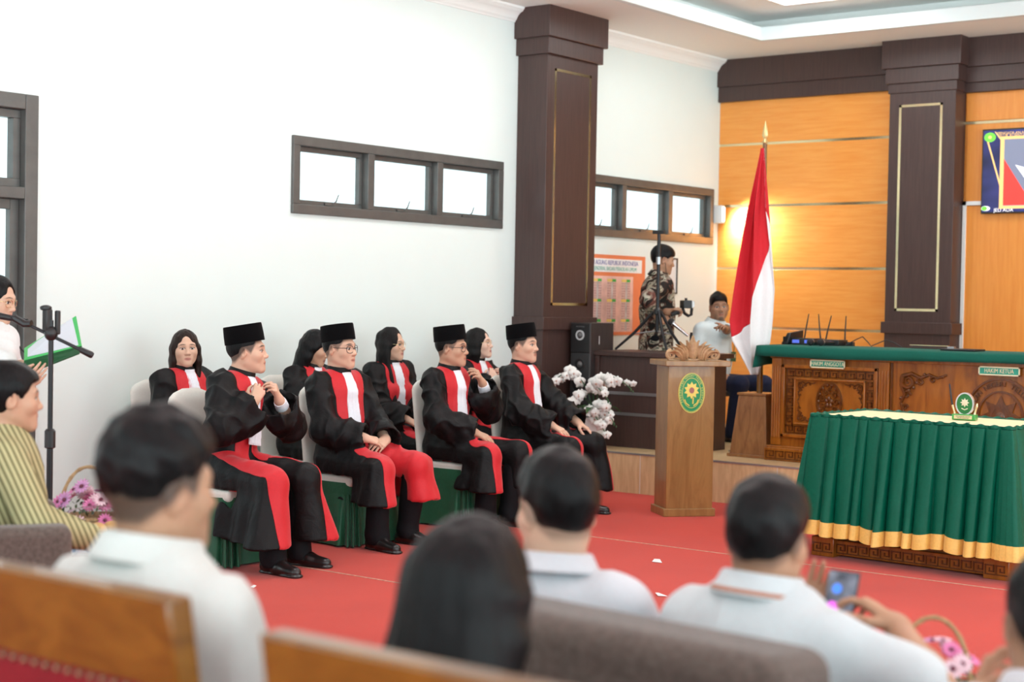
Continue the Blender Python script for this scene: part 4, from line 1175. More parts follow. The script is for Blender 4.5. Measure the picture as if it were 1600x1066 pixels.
def frame3(o, ex, ez=(0, 0, 1)):
    """4x4 with local x along ex, z along ez"""
    ex = unit(ex); ez = unit(ez); ey = np.cross(ez, ex); M = np.eye(4)
    M[:3, 0] = ex; M[:3, 1] = ey; M[:3, 2] = ez; M[:3, 3] = o
    return M
def mat4(o, rz): M = np.eye(4); M[:3, :3] = rotz(rz); M[:3, 3] = o; return M
def spiral(c, r0, r1, a0, turns, n=22):
    return [(c[0] + (r0 + (r1 - r0) * t) * cos(a0 + turns * 2 * pi * t), c[1] + (r0 + (r1 - r0) * t) * sin(a0 + turns * 2 * pi * t)) for t in np.linspace(0, 1, n)]
def ell_ring(mb, a, b, w, d0, d1, n=48, c=(0, 0)):
    """flat elliptical ring in local x,z with thickness along -y (front)"""
    V = []; F = []
    for k in range(n):
        t = 2 * pi * k / n
        for (rr, yy) in ((1, d0), (1, d1)):
            V.append((c[0] + a * cos(t), yy, c[1] + b * sin(t)))
        for yy in (d1, d0): V.append((c[0] + (a - w) * cos(t), yy, c[1] + (b - w) * sin(t)))
    for k in range(n):
        q = (k + 1) % n
        for i in range(4): F.append((k * 4 + i, k * 4 + (i + 1) % 4, q * 4 + (i + 1) % 4, q * 4 + i))
    return mb.add(V, F)
def ell_disc(mb, a, b, d0, d1, n=48, c=(0, 0)):
    poly = [(c[0] + a * cos(2 * pi * k / n), c[1] + b * sin(2 * pi * k / n)) for k in range(n)]
    V = [(x, d0, z) for x, z in poly] + [(x, d1, z) for x, z in poly]
    F = [tuple(range(n)), tuple(range(2 * n - 1, n - 1, -1))] + [(i, n + i, n + (i + 1) % n, (i + 1) % n) for i in range(n)]
    return mb.add(V, F)
def star_poly(mb, r1, r2, pts, d0, d1, c=(0, 0), kz=1.0):
    P = []
    for k in range(pts * 2):
        r = r1 if k % 2 == 0 else r2; t = pi / 2 + pi * k / pts
        P.append((c[0] + r * cos(t), c[1] + r * kz * sin(t)))
    n = len(P)
    V = [(x, d0, z) for x, z in P] + [(x, d1, z) for x, z in P] + [(c[0], d1 - 0.002, c[1])]
    F = [(i, n + i, n + (i + 1) % n, (i + 1) % n) for i in range(n)] + [(n + (i + 1) % n, n + i, 2 * n) for i in range(n)]
    return mb.add(V, F)

# ---------------- judges bench
def meander(mb, p0, p1, size, y0, y1, up):
    """greek key strip from p0 to p1 (2D x,z), key height 'size' towards 'up'"""
    p0 = np.array(p0, float); p1 = np.array(p1, float); L = np.linalg.norm(p1 - p0); u = (p1 - p0) / L; w = np.array(up, float)
    n = max(1, int(round(L / (size * 1.28)))); st = L / n; t = size * 0.12
    def seg(a, b):
        A = p0 + u * a[0] + w * a[1]; B = p0 + u * b[0] + w * b[1]
        lo = np.minimum(A, B) - t / 2; hi = np.maximum(A, B) + t / 2
        mb.span((lo[0], y0, lo[1]), (hi[0], y1, hi[1]))
    for k in range(n):
        o = k * st; q = st / 4.0; h = size / 4.0
        P = [(o, 0), (o, 3.6 * h), (o + 3 * q, 3.6 * h), (o + 3 * q, 1.2 * h), (o + 1.5 * q, 1.2 * h), (o + 1.5 * q, 2.4 * h)]
        for a, b in zip(P[:-1], P[1:]): seg(a, b)
        seg((o + 0, 0), (o + st, 0))
def flourish(mb, o, sx, sz, s, y):
    """carved corner scrollwork: 2D curls turned into rounded relief"""
    def tube2(pts, r): mb.tube([(o[0] + sx * p[0] * s, y, o[1] + sz * p[1] * s) for p in pts], [r * s * (1 - 0.6 * i / len(pts)) for i in range(len(pts))], 6)
    tube2(spiral((0.18, -0.18), 0.16, 0.02, pi * 0.75, 1.4), 0.045)
    tube2([(0.06, -0.08), (0.25, -0.02), (0.45, -0.10), (0.62, -0.03), (0.8, -0.09), (0.98, -0.02)], 0.045)
    tube2([(0.08, -0.06), (0.03, -0.25), (0.11, -0.45), (0.03, -0.62), (0.09, -0.8), (0.01, -0.98)], 0.045)
    tube2(spiral((0.45, -0.17), 0.09, 0.015, pi * 0.5, 1.2), 0.03); tube2(spiral((0.16, -0.45), 0.09, 0.015, 0, 1.2), 0.03)
    tube2(spiral((0.70, -0.13), 0.06, 0.01, pi * 0.5, 1.2), 0.025); tube2(spiral((0.13, -0.70), 0.06, 0.01, 0, 1.2), 0.025)
    for p in ((0.3, -0.3), (0.36, -0.2), (0.2, -0.36), (0.52, -0.03), (0.03, -0.52), (0.9, -0.06), (0.06, -0.9)):
        mb.ball((o[0] + sx * p[0] * s, y, o[1] + sz * p[1] * s), 0.035 * s, 8, 6)
BX, BY = 10.76, 5.83
bench = thing('judges_bench', 'long carved teak judges bench with greek key borders on the raised platform', 'bench', (BX, BY, PZ), -pi / 2)
# local: x runs to the photo's right (towards -Y), y away into the room's end, z up
b = MB(); b.span((0.02, 0.02, 0.10), (3.9, 0.60, 0.80)); b.build('carcass', M_bench, bench, bevel=0.004)
b = MB(); b.span((-0.02, -0.03, 0.0), (3.94, 0.62, 0.10)); b.span((-0.01, -0.015, 0.09), (3.93, 0.61, 0.115))
pl_ = b.build('plinth', M_bench, bench, bevel=0.006)
for a_, b_ in ((0.0, 0.98), (1.05, 3.2)): k = MB(); meander(k, (a_, 0.018), (b_, 0.018), 0.062, -0.036, -0.028, (0, 1)); k.build('greek_key', M_carve, pl_, smooth=False)
b = MB(); b.span((0.0, 0.0, 0.78), (3.92, 0.62, 0.835)); b.build('bench_top', M_bench, bench, bevel=0.005)
# fluted corner posts
for name, xs in (('fluted_post', (0.02, 0.10)), ('fluted_post', (0.89, 0.975))):
    b = MB(); b.span((xs[0], -0.004, 0.12), (xs[1], 0.03, 0.78))
    for i in range(4): x = xs[0] + (i + 0.5) * (xs[1] - xs[0]) / 4; b.cyl((x, -0.004, 0.18), (x, -0.004, 0.72), 0.007, 8)
    b.build(name, M_bench, bench)
# framed panel
b = MB()
x0, x1, z0, z1 = 0.105, 0.885, 0.185, 0.735
for (a, c) in (((x0, z0), (x1, z0 + 0.025)), ((x0, z1 - 0.025), (x1, z1)), ((x0, z0), (x0 + 0.025, z1)), ((x1 - 0.025, z0), (x1, z1))): b.span((a[0], -0.012, a[1]), (c[0], 0.03, c[1]))
for (a, c) in (((x0 + .1, z0 + .1), (x1 - .1, z0 + .112)), ((x0 + .1, z1 - .112), (x1 - .1, z1 - .1)), ((x0 + .1, z0 + .1), (x0 + .112, z1 - .1)), ((x1 - .112, z0 + .1), (x1 - .1, z1 - .1))): b.span((a[0], -0.004, a[1]), (c[0], 0.03, c[1]))
pn = b.build('framed_panel', M_bench, bench, bevel=0.003)
k = MB()
meander(k, (x0 + .035, z1 - .035), (x1 - .035, z1 - .035), 0.055, 0.008, 0.022, (0, -1)); meander(k, (x0 + .035, z0 + .035), (x1 - .035, z0 + .035), 0.055, 0.008, 0.022, (0, 1))
meander(k, (x0 + .035, z0 + .09), (x0 + .035, z1 - .09), 0.055, 0.008, 0.022, (1, 0)); meander(k, (x1 - .035, z0 + .09), (x1 - .035, z1 - .09), 0.055, 0.008, 0.022, (-1, 0))
k.build('greek_key', M_carve, pn, smooth=False)
for sx in (1, -1):
    for sz in (1, -1): k = MB(); flourish(k, (x0 + .125 if sx > 0 else x1 - .125, z1 - .125 if sz > 0 else z0 + .125), sx, sz, 0.15, 0.016); k.build('corner_scroll', M_carve, pn)
k = MB(); cx, cz = (x0 + x1) / 2, (z0 + z1) / 2 + 0.005
ell_ring(k, 0.105, 0.15, 0.014, 0.0, 0.02, 40, (cx, cz))
for i in range(9):
    a = 2 * pi * i / 9; k.tube([(cx + 0.055 * cos(a) + p[0], 0.012, cz + 0.085 * sin(a) + p[1]) for p in spiral((0, 0), 0.026, 0.006, a, 1.3, 14)], 0.007, 6)
for i in range(5): a = pi / 2 + 2 * pi * i / 5; k.ball((cx + 0.022 * cos(a), 0.012, cz + 0.028 * sin(a)), (0.014, 0.012, 0.018), 8, 6)
for i in range(14): a = 2 * pi * i / 14; k.ball((cx + 0.088 * cos(a), 0.012, cz + 0.130 * sin(a)), (0.014, 0.010, 0.016), 8, 6)
k.build('oval_carving', M_carve, pn)
for a_, q_ in ((1.05, 1), (2.98, -1)): k = MB(); flourish(k, (a_, 0.715), q_, 1, 0.36, 0.012); k.build('corner_scroll', M_carve, bench)
b = MB(); b.span((0.985, 0.0, 0.12), (0.995, 0.03, 0.78)); b.build('panel_joint', M_carve, bench)
# carved court emblem with lettering
ec = (1.80, 0.43); k = MB()
ell_ring(k, 0.255, 0.275, 0.014, 0.0, 0.022, 56, ec); ell_ring(k, 0.165, 0.185, 0.012, 0.002, 0.022, 48, ec); ell_ring(k, 0.075, 0.08, 0.016, 0.0, 0.022, 36, ec)
star_poly(k, 0.15, 0.09, 8, 0.02, 0.006, ec)
k.ball((ec[0], 0.012, ec[1]), (0.04, 0.014, 0.045), 12, 8)
for i in range(6): k.tube([(ec[0] - 0.08 + 0.032 * i, 0.01, ec[1] - 0.14 + 0.012 * abs(i - 2.5)), (ec[0] - 0.07 + 0.032 * i, 0.006, ec[1] - 0.125 + 0.012 * abs(i - 2.5))], 0.008, 6)
em = k.build('carved_emblem', M_carve, bench)
def _arc(k_, n):
    a = radians(205) - radians(230) * k_ / (n - 1); rx, rz = 0.21, 0.23
    p = np.array((ec[0] + rx * cos(a), 0.012, ec[1] + rz * sin(a))); t = unit((sin(a), 0, -cos(a))); return p, t, unit((cos(a), 0, sin(a)))
arc_text('raised_lettering', 'PENGADILAN NEGERI TELUK KUANTAN', 0.048, M_carve, em, _arc, 0.006)
def name_plate(x0, x1, zc, text, h=0.058):
    p = MB().span((x0, -0.012, zc - h / 2), (x1, 0.0, zc + h / 2)).build('name_plate', M_plate, bench, bevel=0.003)
    q = MB()
    for a, c in (((x0, zc - h / 2), (x1, zc - h / 2 + 0.005)), ((x0, zc + h / 2 - 0.005), (x1, zc + h / 2)), ((x0, zc - h / 2), (x0 + 0.005, zc + h / 2)), ((x1 - 0.005, zc - h / 2), (x1, zc + h / 2))): q.span((a[0] - 0.002, -0.014, a[1] - 0.002), (c[0] + 0.002, -0.009, c[1] + 0.002))
    q.build('plate_rim', M_platet, p)
    text_mesh('lettering', text, 0.043, M_platet, p, ((x0 + x1) / 2, -0.0135, zc), (1, 0, 0), (0, 0, 1), 0.001, 'CENTER', 0.75)
name_plate(0.345, 0.625, 0.750, 'HAKIM ANGGOTA'); name_plate(1.645, 1.935, 0.752, 'HAKIM KETUA')
# green cloth over the bench top
def bench_cloth():
    v = []
    n = 90; L0, L1 = -0.09, 3.98
    xs = np.linspace(L0, L1, n); rows = []
    for x in xs:
        e = 0.004 * sin(x * 7) + 0.003 * sin(x * 17 + 1)
        drop = 0.073 + 0.010 * sin(x * 2.2 + 0.6) + (0.055 * max(0, 1 - abs(x - 0.45) / 0.35) if False else 0)
        rows.append([(x, 0.66, 0.84), (x, 0.645, 0.872), (x, 0.3, 0.874), (x, -0.03, 0.872), (x, -0.046 + e, 0.862), (x, -0.05 + e, 0.83), (x, -0.05 + e * 1.5, 0.872 - drop)])
    m = len(rows[0]); V = [p for r in rows for p in r]
    F = [(i * m + j, (i + 1) * m + j, (i + 1) * m + j + 1, i * m + j + 1) for i in range(n - 1) for j in range(m - 1)]
    o = MB(mat4((BX, BY, PZ), -pi / 2)).add(V, F).build('table_cloth', M_bclo, None, sharp=60, solid=0.006)
    # hanging end
    return o
cl = tag(bench_cloth(), 'dark green cloth laid along the top of the carved judges bench', 'cloth')
def cloth_end():
    V = []; F = []; n = 14; m = 8
    for i in range(n):
        t = i / (n - 1); y = -0.05 + 0.70 * t
        for j in range(m):
            s_ = j / (m - 1); V.append((-0.092 - 0.03 * s_ + 0.012 * sin(t * 15) * s_, y, 0.872 - (0.12 + 0.05 * (1 - t)) * s_ ** 0.9))
    F = [(i * m + j, (i + 1) * m + j, (i + 1) * m + j + 1, i * m + j + 1) for i in range(n - 1) for j in range(m - 1)]
    o = MB(mat4((BX, BY, PZ), -pi / 2)).add(V, F).build('hanging_end', M_bclo, None, sharp=60, solid=0.005)
    o.parent = cl
cloth_end()
def bw(x, y, z=0.0):   # bench-local to world
    p = rotz(-pi / 2) @ np.array((x, y, z)) + np.array((BX, BY, PZ)); return p
BT = 0.878
# audio gear on the bench
t = thing('wireless_receiver', 'black wireless microphone receiver with upright antennas on the green bench cloth', 'receiver', bw(0.075, 0.46, BT), -pi / 2)
b = MB().span((-0.10, -0.09, 0.0), (0.10, 0.09, 0.05)); b.build('housing', M_blackplastic, t, bevel=0.004)
for x in (-0.055, 0.05): MB().span((x - 0.03, -0.092, 0.012), (x + 0.03, -0.089, 0.038)).build('display', emis('blue_display', (0.10, 0.16, 0.7), 0.5), t)
for x, a in ((-0.06, 0.03), (0.085, -0.03)): MB().tube([(x, 0.06, 0.03), (x + a * 0.4, 0.06, 0.11), (x + a, 0.07, 0.24)], [0.007, 0.006, 0.004], 8).build('antenna', M_blackplastic, t)
t = thing('wireless_receiver', 'second black receiver with two antennas, on the bench cloth right of the first', 'receiver', bw(0.285, 0.46, BT), -pi / 2)
MB().span((-0.095, -0.08, 0.0), (0.095, 0.08, 0.045)).build('housing', M_blackplastic, t, bevel=0.004)
MB().span((-0.05, -0.082, 0.012), (0.03, -0.079, 0.036)).build('display', emis('blue_display', (0.10, 0.16, 0.7), 0.5), t)
for x, a in ((-0.085, 0.04), (0.08, 0.0)): MB().tube([(x, 0.06, 0.03), (x + a * 0.4, 0.06, 0.11), (x + a, 0.07, 0.23)], [0.007, 0.006, 0.004], 8).build('antenna', M_blackplastic, t)
t = thing('equipment_case', 'black slanted equipment case at the left end of the judges bench', 'case', bw(-0.06, 0.45, BT), -pi / 2)
MB().add([(-0.03, -0.12, 0), (0.03, -0.12, 0), (0.03, 0.14, 0), (-0.03, 0.14, 0), (0.015, -0.10, 0.09), (0.045, -0.10, 0.09), (0.045, 0.12, 0.11), (0.02, 0.12, 0.11)], [(3, 2, 1, 0), (4, 5, 6, 7), (0, 1, 5, 4), (1, 2, 6, 5), (2, 3, 7, 6), (3, 0, 4, 7)]).build('shell', M_blackplastic, t, bevel=0.006)
MB().span((-0.01, -0.120, 0.02), (0.02, -0.110, 0.06)).build('front_grille', M_blackmetal, t)
def handheld(name, label, base, d, head_r=0.025, mat=None, L=0.2, group=None, z=None):
    t = thing(name, label, 'microphone', base, 0, group); d = unit(d)
    a = np.zeros(3)
    MB().tube([a, d * L * 0.15, d * L * 0.9, d * L], [0.012, 0.0125, 0.017, 0.019], 14).build('handle', mat or M_blackplastic, t)
    MB().ball(d * (L + head_r * 0.7), head_r, 16, 12).build('mesh_head', plain('mic_mesh', (0.03, 0.03, 0.032), 0.5, 0.6, bmp=0.6, scale=400), t)
    MB().tube([d * (L - 0.002), d * (L + 0.006)], 0.0245, 16).build('ring', M_steel, t)
    return t
handheld('microphone', 'left one of two black ball microphones lying on the green bench cloth', bw(0.262, 0.36, BT + 0.022), (-0.96, 0.2, 0.03), 0.027, None, 0.14)
handheld('microphone', 'right one of two black ball microphones lying on the green bench cloth', bw(0.345, 0.36, BT + 0.022), (-0.96, 0.16, 0.03), 0.027, None, 0.14)
t = thing('cable', 'thin black audio cable looping across the green bench cloth', 'cable', bw(0.46, 0.42, BT), -pi / 2)
MB().tube([(-0.05, 0.02, 0.005), (0.02, 0.05, 0.05), (0.08, 0.04, 0.075), (0.14, 0.02, 0.03), (0.17, 0.0, 0.006), (0.22, 0.02, 0.03), (0.27, 0.04, 0.055), (0.34, 0.02, 0.04), (0.42, 0.0, 0.005)], 0.004, 8).build('cord', M_blackplastic, t)
t = thing('plug_adapter', 'small black adapter on the green cloth beside the antennas', 'adapter', bw(0.42, 0.50, BT), -pi / 2)
MB().span((-0.03, -0.02, 0), (0.03, 0.02, 0.03)).build('shell', M_blackplastic, t, bevel=0.003)
t = thing('name_board', 'low dark board with a gold rim standing on the bench in front of the pillar', 'board', bw(1.07, 0.48, BT), -pi / 2)
MB().span((-0.15, -0.01, 0), (0.15, 0.01, 0.025)).build('board', M_dark, t, bevel=0.002)
MB().span((-0.15, -0.013, 0.021), (0.15, 0.013, 0.027)).build('rim', M_gold, t)
t = thing('folder', 'flat black folder with a small holder lying on the green bench cloth', 'folder', bw(1.42, 0.25, BT), -pi / 2)
MB().span((-0.13, -0.10, 0), (0.13, 0.10, 0.014)).build('cover', M_blackplastic, t, bevel=0.004)
MB().span((-0.10, -0.04, 0.014), (-0.05, 0.0, 0.028)).build('clip', M_steel, t)

# ---------------- flag
t = thing('flag', 'red and white flag hanging from a wooden pole beside the carved bench', 'flag', (10.95, 6.02, PZ), -pi / 2)
MB().box((0, 0, 0.245), (0.33, 0.33, 0.47), taper=(0.72, 0.72)).build('base_box', M_flagbox, t, bevel=0.006)
MB().box((0, 0, 0.012), (0.36, 0.36, 0.024)).build('foot', M_flagbox, t, bevel=0.004)
MB().box((0, 0, 0.487), (0.255, 0.255, 0.018)).build('lid', M_flagbox, t, bevel=0.004)
MB().tube([(0, 0, 0.45), (0, 0, 2.44)], [0.024, 0.017], 16).build('pole', M_pew, t)
MB().lathe([(0.017, 2.43), (0.026, 2.445), (0.018, 2.46), (0.012, 2.475), (0.026, 2.50), (0.016, 2.56), (0.0, 2.62)], 16, (0, 0, 0), 1.0, 0.7).build('finial', plain('gilded_finial', (0.75, 0.55, 0.25), 0.35, 0.6), t)
def flag_cloth():
    # hanging cloth: left edge, right edge (local x, metres from pole) against height above the platform
    Z = [2.40, 2.20, 1.90, 1.60, 1.30, 1.05, 0.90, 0.80, 0.72, 0.64]
    Lx = [-0.02, -0.055, -0.105, -0.145, -0.185, -0.215, -0.19, -0.12, -0.07, -0.02]
    Rx = [0.012, 0.03, 0.055, 0.085, 0.115, 0.10, 0.085, 0.055, 0.02, -0.01]
    Bx = [0.012, 0.03, 0.055, 0.05, 0.0, -0.08, -0.215, -0.2, -0.2, -0.2]
    zs = np.linspace(2.40, 0.64, 90); nu = 60
    lx, rx, bx = (np.interp(-zs, -np.array(Z), q) for q in (Lx, Rx, Bx))
    V = []; 
    for j, z in enumerate(zs):
        w = rx[j] - lx[j]; q = min(1, (2.40 - z) / 0.5)
        for i in range(nu):
            u = i / (nu - 1); x = lx[j] + w * u
            V.append((x + 0.012 * q * sin(u * 16), -0.03 - 0.052 * q * sin(u * 10.5 + z * 1.2) - 0.02 * q * sin(u * 21 + 2 * z) - 0.02 * q, z))
    V = np.array(V)
    Q = np.array([(j * nu + i, (j + 1) * nu + i, (j + 1) * nu + i + 1, j * nu + i + 1) for j in range(len(zs) - 1) for i in range(nu - 1)])
    u = np.tile(np.arange(nu) / (nu - 1), len(zs)); xx = np.repeat(lx, nu) + np.repeat(rx - lx, nu) * u
    f = xx - np.repeat(bx, nu)
    for name, ff, m in (('red_stripe', -f, fabric('flag_red', (0.62, 0.018, 0.03), 0.6, 0.05, 500, 0.05, 0.1)), ('white_stripe', f, fabric('flag_white', (0.82, 0.82, 0.83), 0.6, 0.03, 500, 0.05, 0.1))):
        a, b_, _ = split_pos(V, Q, ff + 1e-5)
        o = np_mesh(name, a, b_, m, t); md = o.modifiers.new('solid', 'SOLIDIFY'); md.thickness = 0.003; md.offset = 0
flag_cloth()

# ---------------- lectern
LR = atan2(-0.64, 0.77)
lec = thing('lectern', 'varnished wooden lectern with a carved crest and a round green emblem', 'lectern', (9.405 + 0.77 * .185 + .64 * .15, 5.90 - .64 * .185 + .77 * .15, 0), LR)
hw, hd = 0.172, 0.135
MB().span((-hw, -hd, 0.03), (hw, hd, 1.06)).build('body', M_lect, lec, bevel=0.004)
MB().span((-hw - 0.02, -hd - 0.015, 0.0), (hw + 0.018, hd + 0.015, 0.055)).build('base', M_lect, lec, bevel=0.004)
MB().span((-hw - 0.035, -hd - 0.045, 1.058), (hw + 0.10, hd + 0.06, 1.098)).build('top_board', M_lect, lec, bevel=0.005)
def crest():
    parts = MB(); y0, y1 = -hd - 0.03, -hd + 0.005
    def leaf(base, tip, w, bend, yo=0.0):
        base = np.array(base, float); tip = np.array(tip, float); d = tip - base; n = np.array((-d[1], d[0])); n = n / np.linalg.norm(n)
        pts = []; m = 12
        for side in (1, -1):
            for i in range(m + 1):
                s_ = i / m if side == 1 else 1 - i / m
                c = base + d * s_ + n * bend * sin(pi * s_); ww = w * (sin(pi * min(1, s_ * 0.85 + 0.12)) ** 0.8) * (1 - s_ ** 3 * 0.75)
                pts.append(c + n * ww * side)
        mid = [base + d * i / m + n * bend * sin(pi * i / m) for i in range(m + 1)]
        V = []; F = []
        for i in range(m + 1):
            V += [(pts[i][0], y0 + 0.012 + yo, pts[i][1]), (mid[i][0], y0 - 0.006 + yo, mid[i][1]), (pts[2 * m + 1 - i][0], y0 + 0.012 + yo, pts[2 * m + 1 - i][1]), (pts[2 * m + 1 - i][0], y1 + yo, pts[2 * m + 1 - i][1]), (pts[i][0], y1 + yo, pts[i][1])]
        for i in range(m):
            for j in range(5): F.append((i * 5 + j, (i + 1) * 5 + j, (i + 1) * 5 + (j + 1) % 5, i * 5 + (j + 1) % 5))
        F += [(0, 1, 2, 3, 4), (m * 5 + 4, m * 5 + 3, m * 5 + 2, m * 5 + 1, m * 5)]
        parts.add(V, F)
    z = 1.10
    leaf((0, z + 0.01), (0, z + 0.175), 0.036, 0)
    for s_ in (-1, 1):
        leaf((s_ * 0.01, z + 0.01), (s_ * 0.046, z + 0.140), 0.026, s_ * 0.010, 0.004); leaf((s_ * 0.008, z + 0.01), (s_ * 0.062, z + 0.105), 0.022, s_ * 0.016, 0.007)
        leaf((s_ * 0.045, z + 0.004), (s_ * 0.098, z + 0.132), 0.021, s_ * 0.016); leaf((s_ * 0.055, z + 0.004), (s_ * 0.128, z + 0.112), 0.022, s_ * 0.024, -0.004); leaf((s_ * 0.065, z + 0.002), (s_ * 0.156, z + 0.092), 0.022, s_ * 0.028, -0.008); leaf((s_ * 0.08, z + 0.0), (s_ * 0.192, z + 0.055), 0.021, s_ * 0.034, -0.010)
        parts.tube([(p[0], -hd - 0.012, p[1]) for p in spiral((s_ * 0.160, z + 0.036), 0.034, 0.006, pi / 2 if s_ > 0 else pi / 2, -1.5 * s_, 24)], [0.014 - 0.006 * i / 23 for i in range(24)], 8)
        leaf((s_ * 0.03, z + 0.004), (s_ * 0.17, z + 0.012), 0.012, 0)
    parts.box((0, -hd - 0.012, z + 0.005), (0.36, 0.03, 0.012))
    return parts.build('carved_crest', M_lectc, lec)
crest()
def emblem_parts(parent, c, s, y, name='emblem'):
    m = MB(); ell_disc(m, 0.094 * s, 0.135 * s, y, y - 0.004, 56, c); e = m.build(name, M_emgreen, parent)
    m = MB(); ell_ring(m, 0.096 * s, 0.138 * s, 0.004 * s, y, y - 0.006, 56, c); ell_ring(m, 0.089 * s, 0.130 * s, 0.0022 * s, y, y - 0.0052, 56, c); ell_ring(m, 0.068 * s, 0.104 * s, 0.003 * s, y, y - 0.0054, 48, c); m.build('gold_rim', M_emyel, e)
    m = MB(); star_poly(m, 0.056 * s, 0.038 * s, 10, y - 0.003, y - 0.006, (c[0], c[1] + 0.018 * s), 1.08)
    m.tube([(c[0] + 0.012 * s, y - 0.005, c[1] - 0.03 * s), (c[0] + 0.010 * s, y - 0.005, c[1] - 0.075 * s)], 0.005 * s, 6)
    for q in (-1, 1): m.tube([(c[0] + q * 0.05 * s, y - 0.005, c[1] - 0.045 * s), (c[0] + q * 0.04 * s, y - 0.005, c[1] - 0.07 * s), (c[0] + q * 0.015 * s, y - 0.005, c[1] - 0.088 * s)], 0.004 * s, 6)
    m.build('sunburst', M_emyel, e)
    m = MB(); ell_disc(m, 0.018 * s, 0.021 * s, y - 0.006, y - 0.009, 20, (c[0], c[1] + 0.018 * s)); m.build('shield', plain('emblem_shield', (0.35, 0.12, 0.10), 0.4), e)
    def arc(k_, n):
        a = radians(212) - radians(244) * k_ / (n - 1)
        return np.array((c[0] + 0.0785 * s * cos(a), y - 0.0045, c[1] + 0.117 * s * sin(a))), unit((0.0785 * sin(a), 0, -0.117 * cos(a))), unit((0.117 * cos(a), 0, 0.0785 * sin(a)))
    arc_text('lettering', 'PENGADILAN NEGERI TELUK KUANTAN', 0.017 * s, M_emyel, e, arc, 0.0008)
    return e
emblem_parts(lec, (0.0, 0.87), 1.02, -hd)

# ---------------- signing table with skirt
TA = 0.06
td = np.array((sin(TA), cos(TA), 0)); tn = np.array((cos(TA), -sin(TA), 0))
TO = np.array((8.53, 3.13, 0.0)) + td * 1.24    # near-left corner; local x to the photo's right, y away
TRZ = atan2(-td[1], -td[0])
tab = thing('signing_table', 'carved wooden table with greek key feet hidden under the green skirt', 'table', TO, TRZ)
TL_, TD_ = 1.24, 0.66
MB().span((0.02, 0.03, 0.79), (TL_ - 0.02, TD_ - 0.03, 0.835)).build('table_top', M_bench, tab, bevel=0.004)
bs = MB().span((0.05, 0.06, 0.012), (TL_ - 0.05, TD_ - 0.06, 0.10)); bo = bs.build('base_rail', M_bench, tab, bevel=0.004)
k = MB(); meander(k, (0.15, 0.026), (TL_ - 0.15, 0.026), 0.056, 0.052, 0.061, (0, 1)); k.build('greek_key', M_carve, bo, smooth=False)
for x in (0.0, TL_ - 0.15):
    for y in (0.02, TD_ - 0.17):
        f_ = MB().span((x, y, 0), (x + 0.15, y + 0.15, 0.115)).build('foot', M_bench, tab, bevel=0.004)
        if y < 0.1: k = MB(); meander(k, (x + 0.015, 0.028), (x + 0.14, 0.028), 0.056, 0.012, 0.022, (0, 1)); k.build('greek_key', M_carve, f_, smooth=False)
MB().span((0.12, 0.10, 0.09), (TL_ - 0.12, TD_ - 0.10, 0.79)).build('cabinet', M_bench, tab, bevel=0.004)
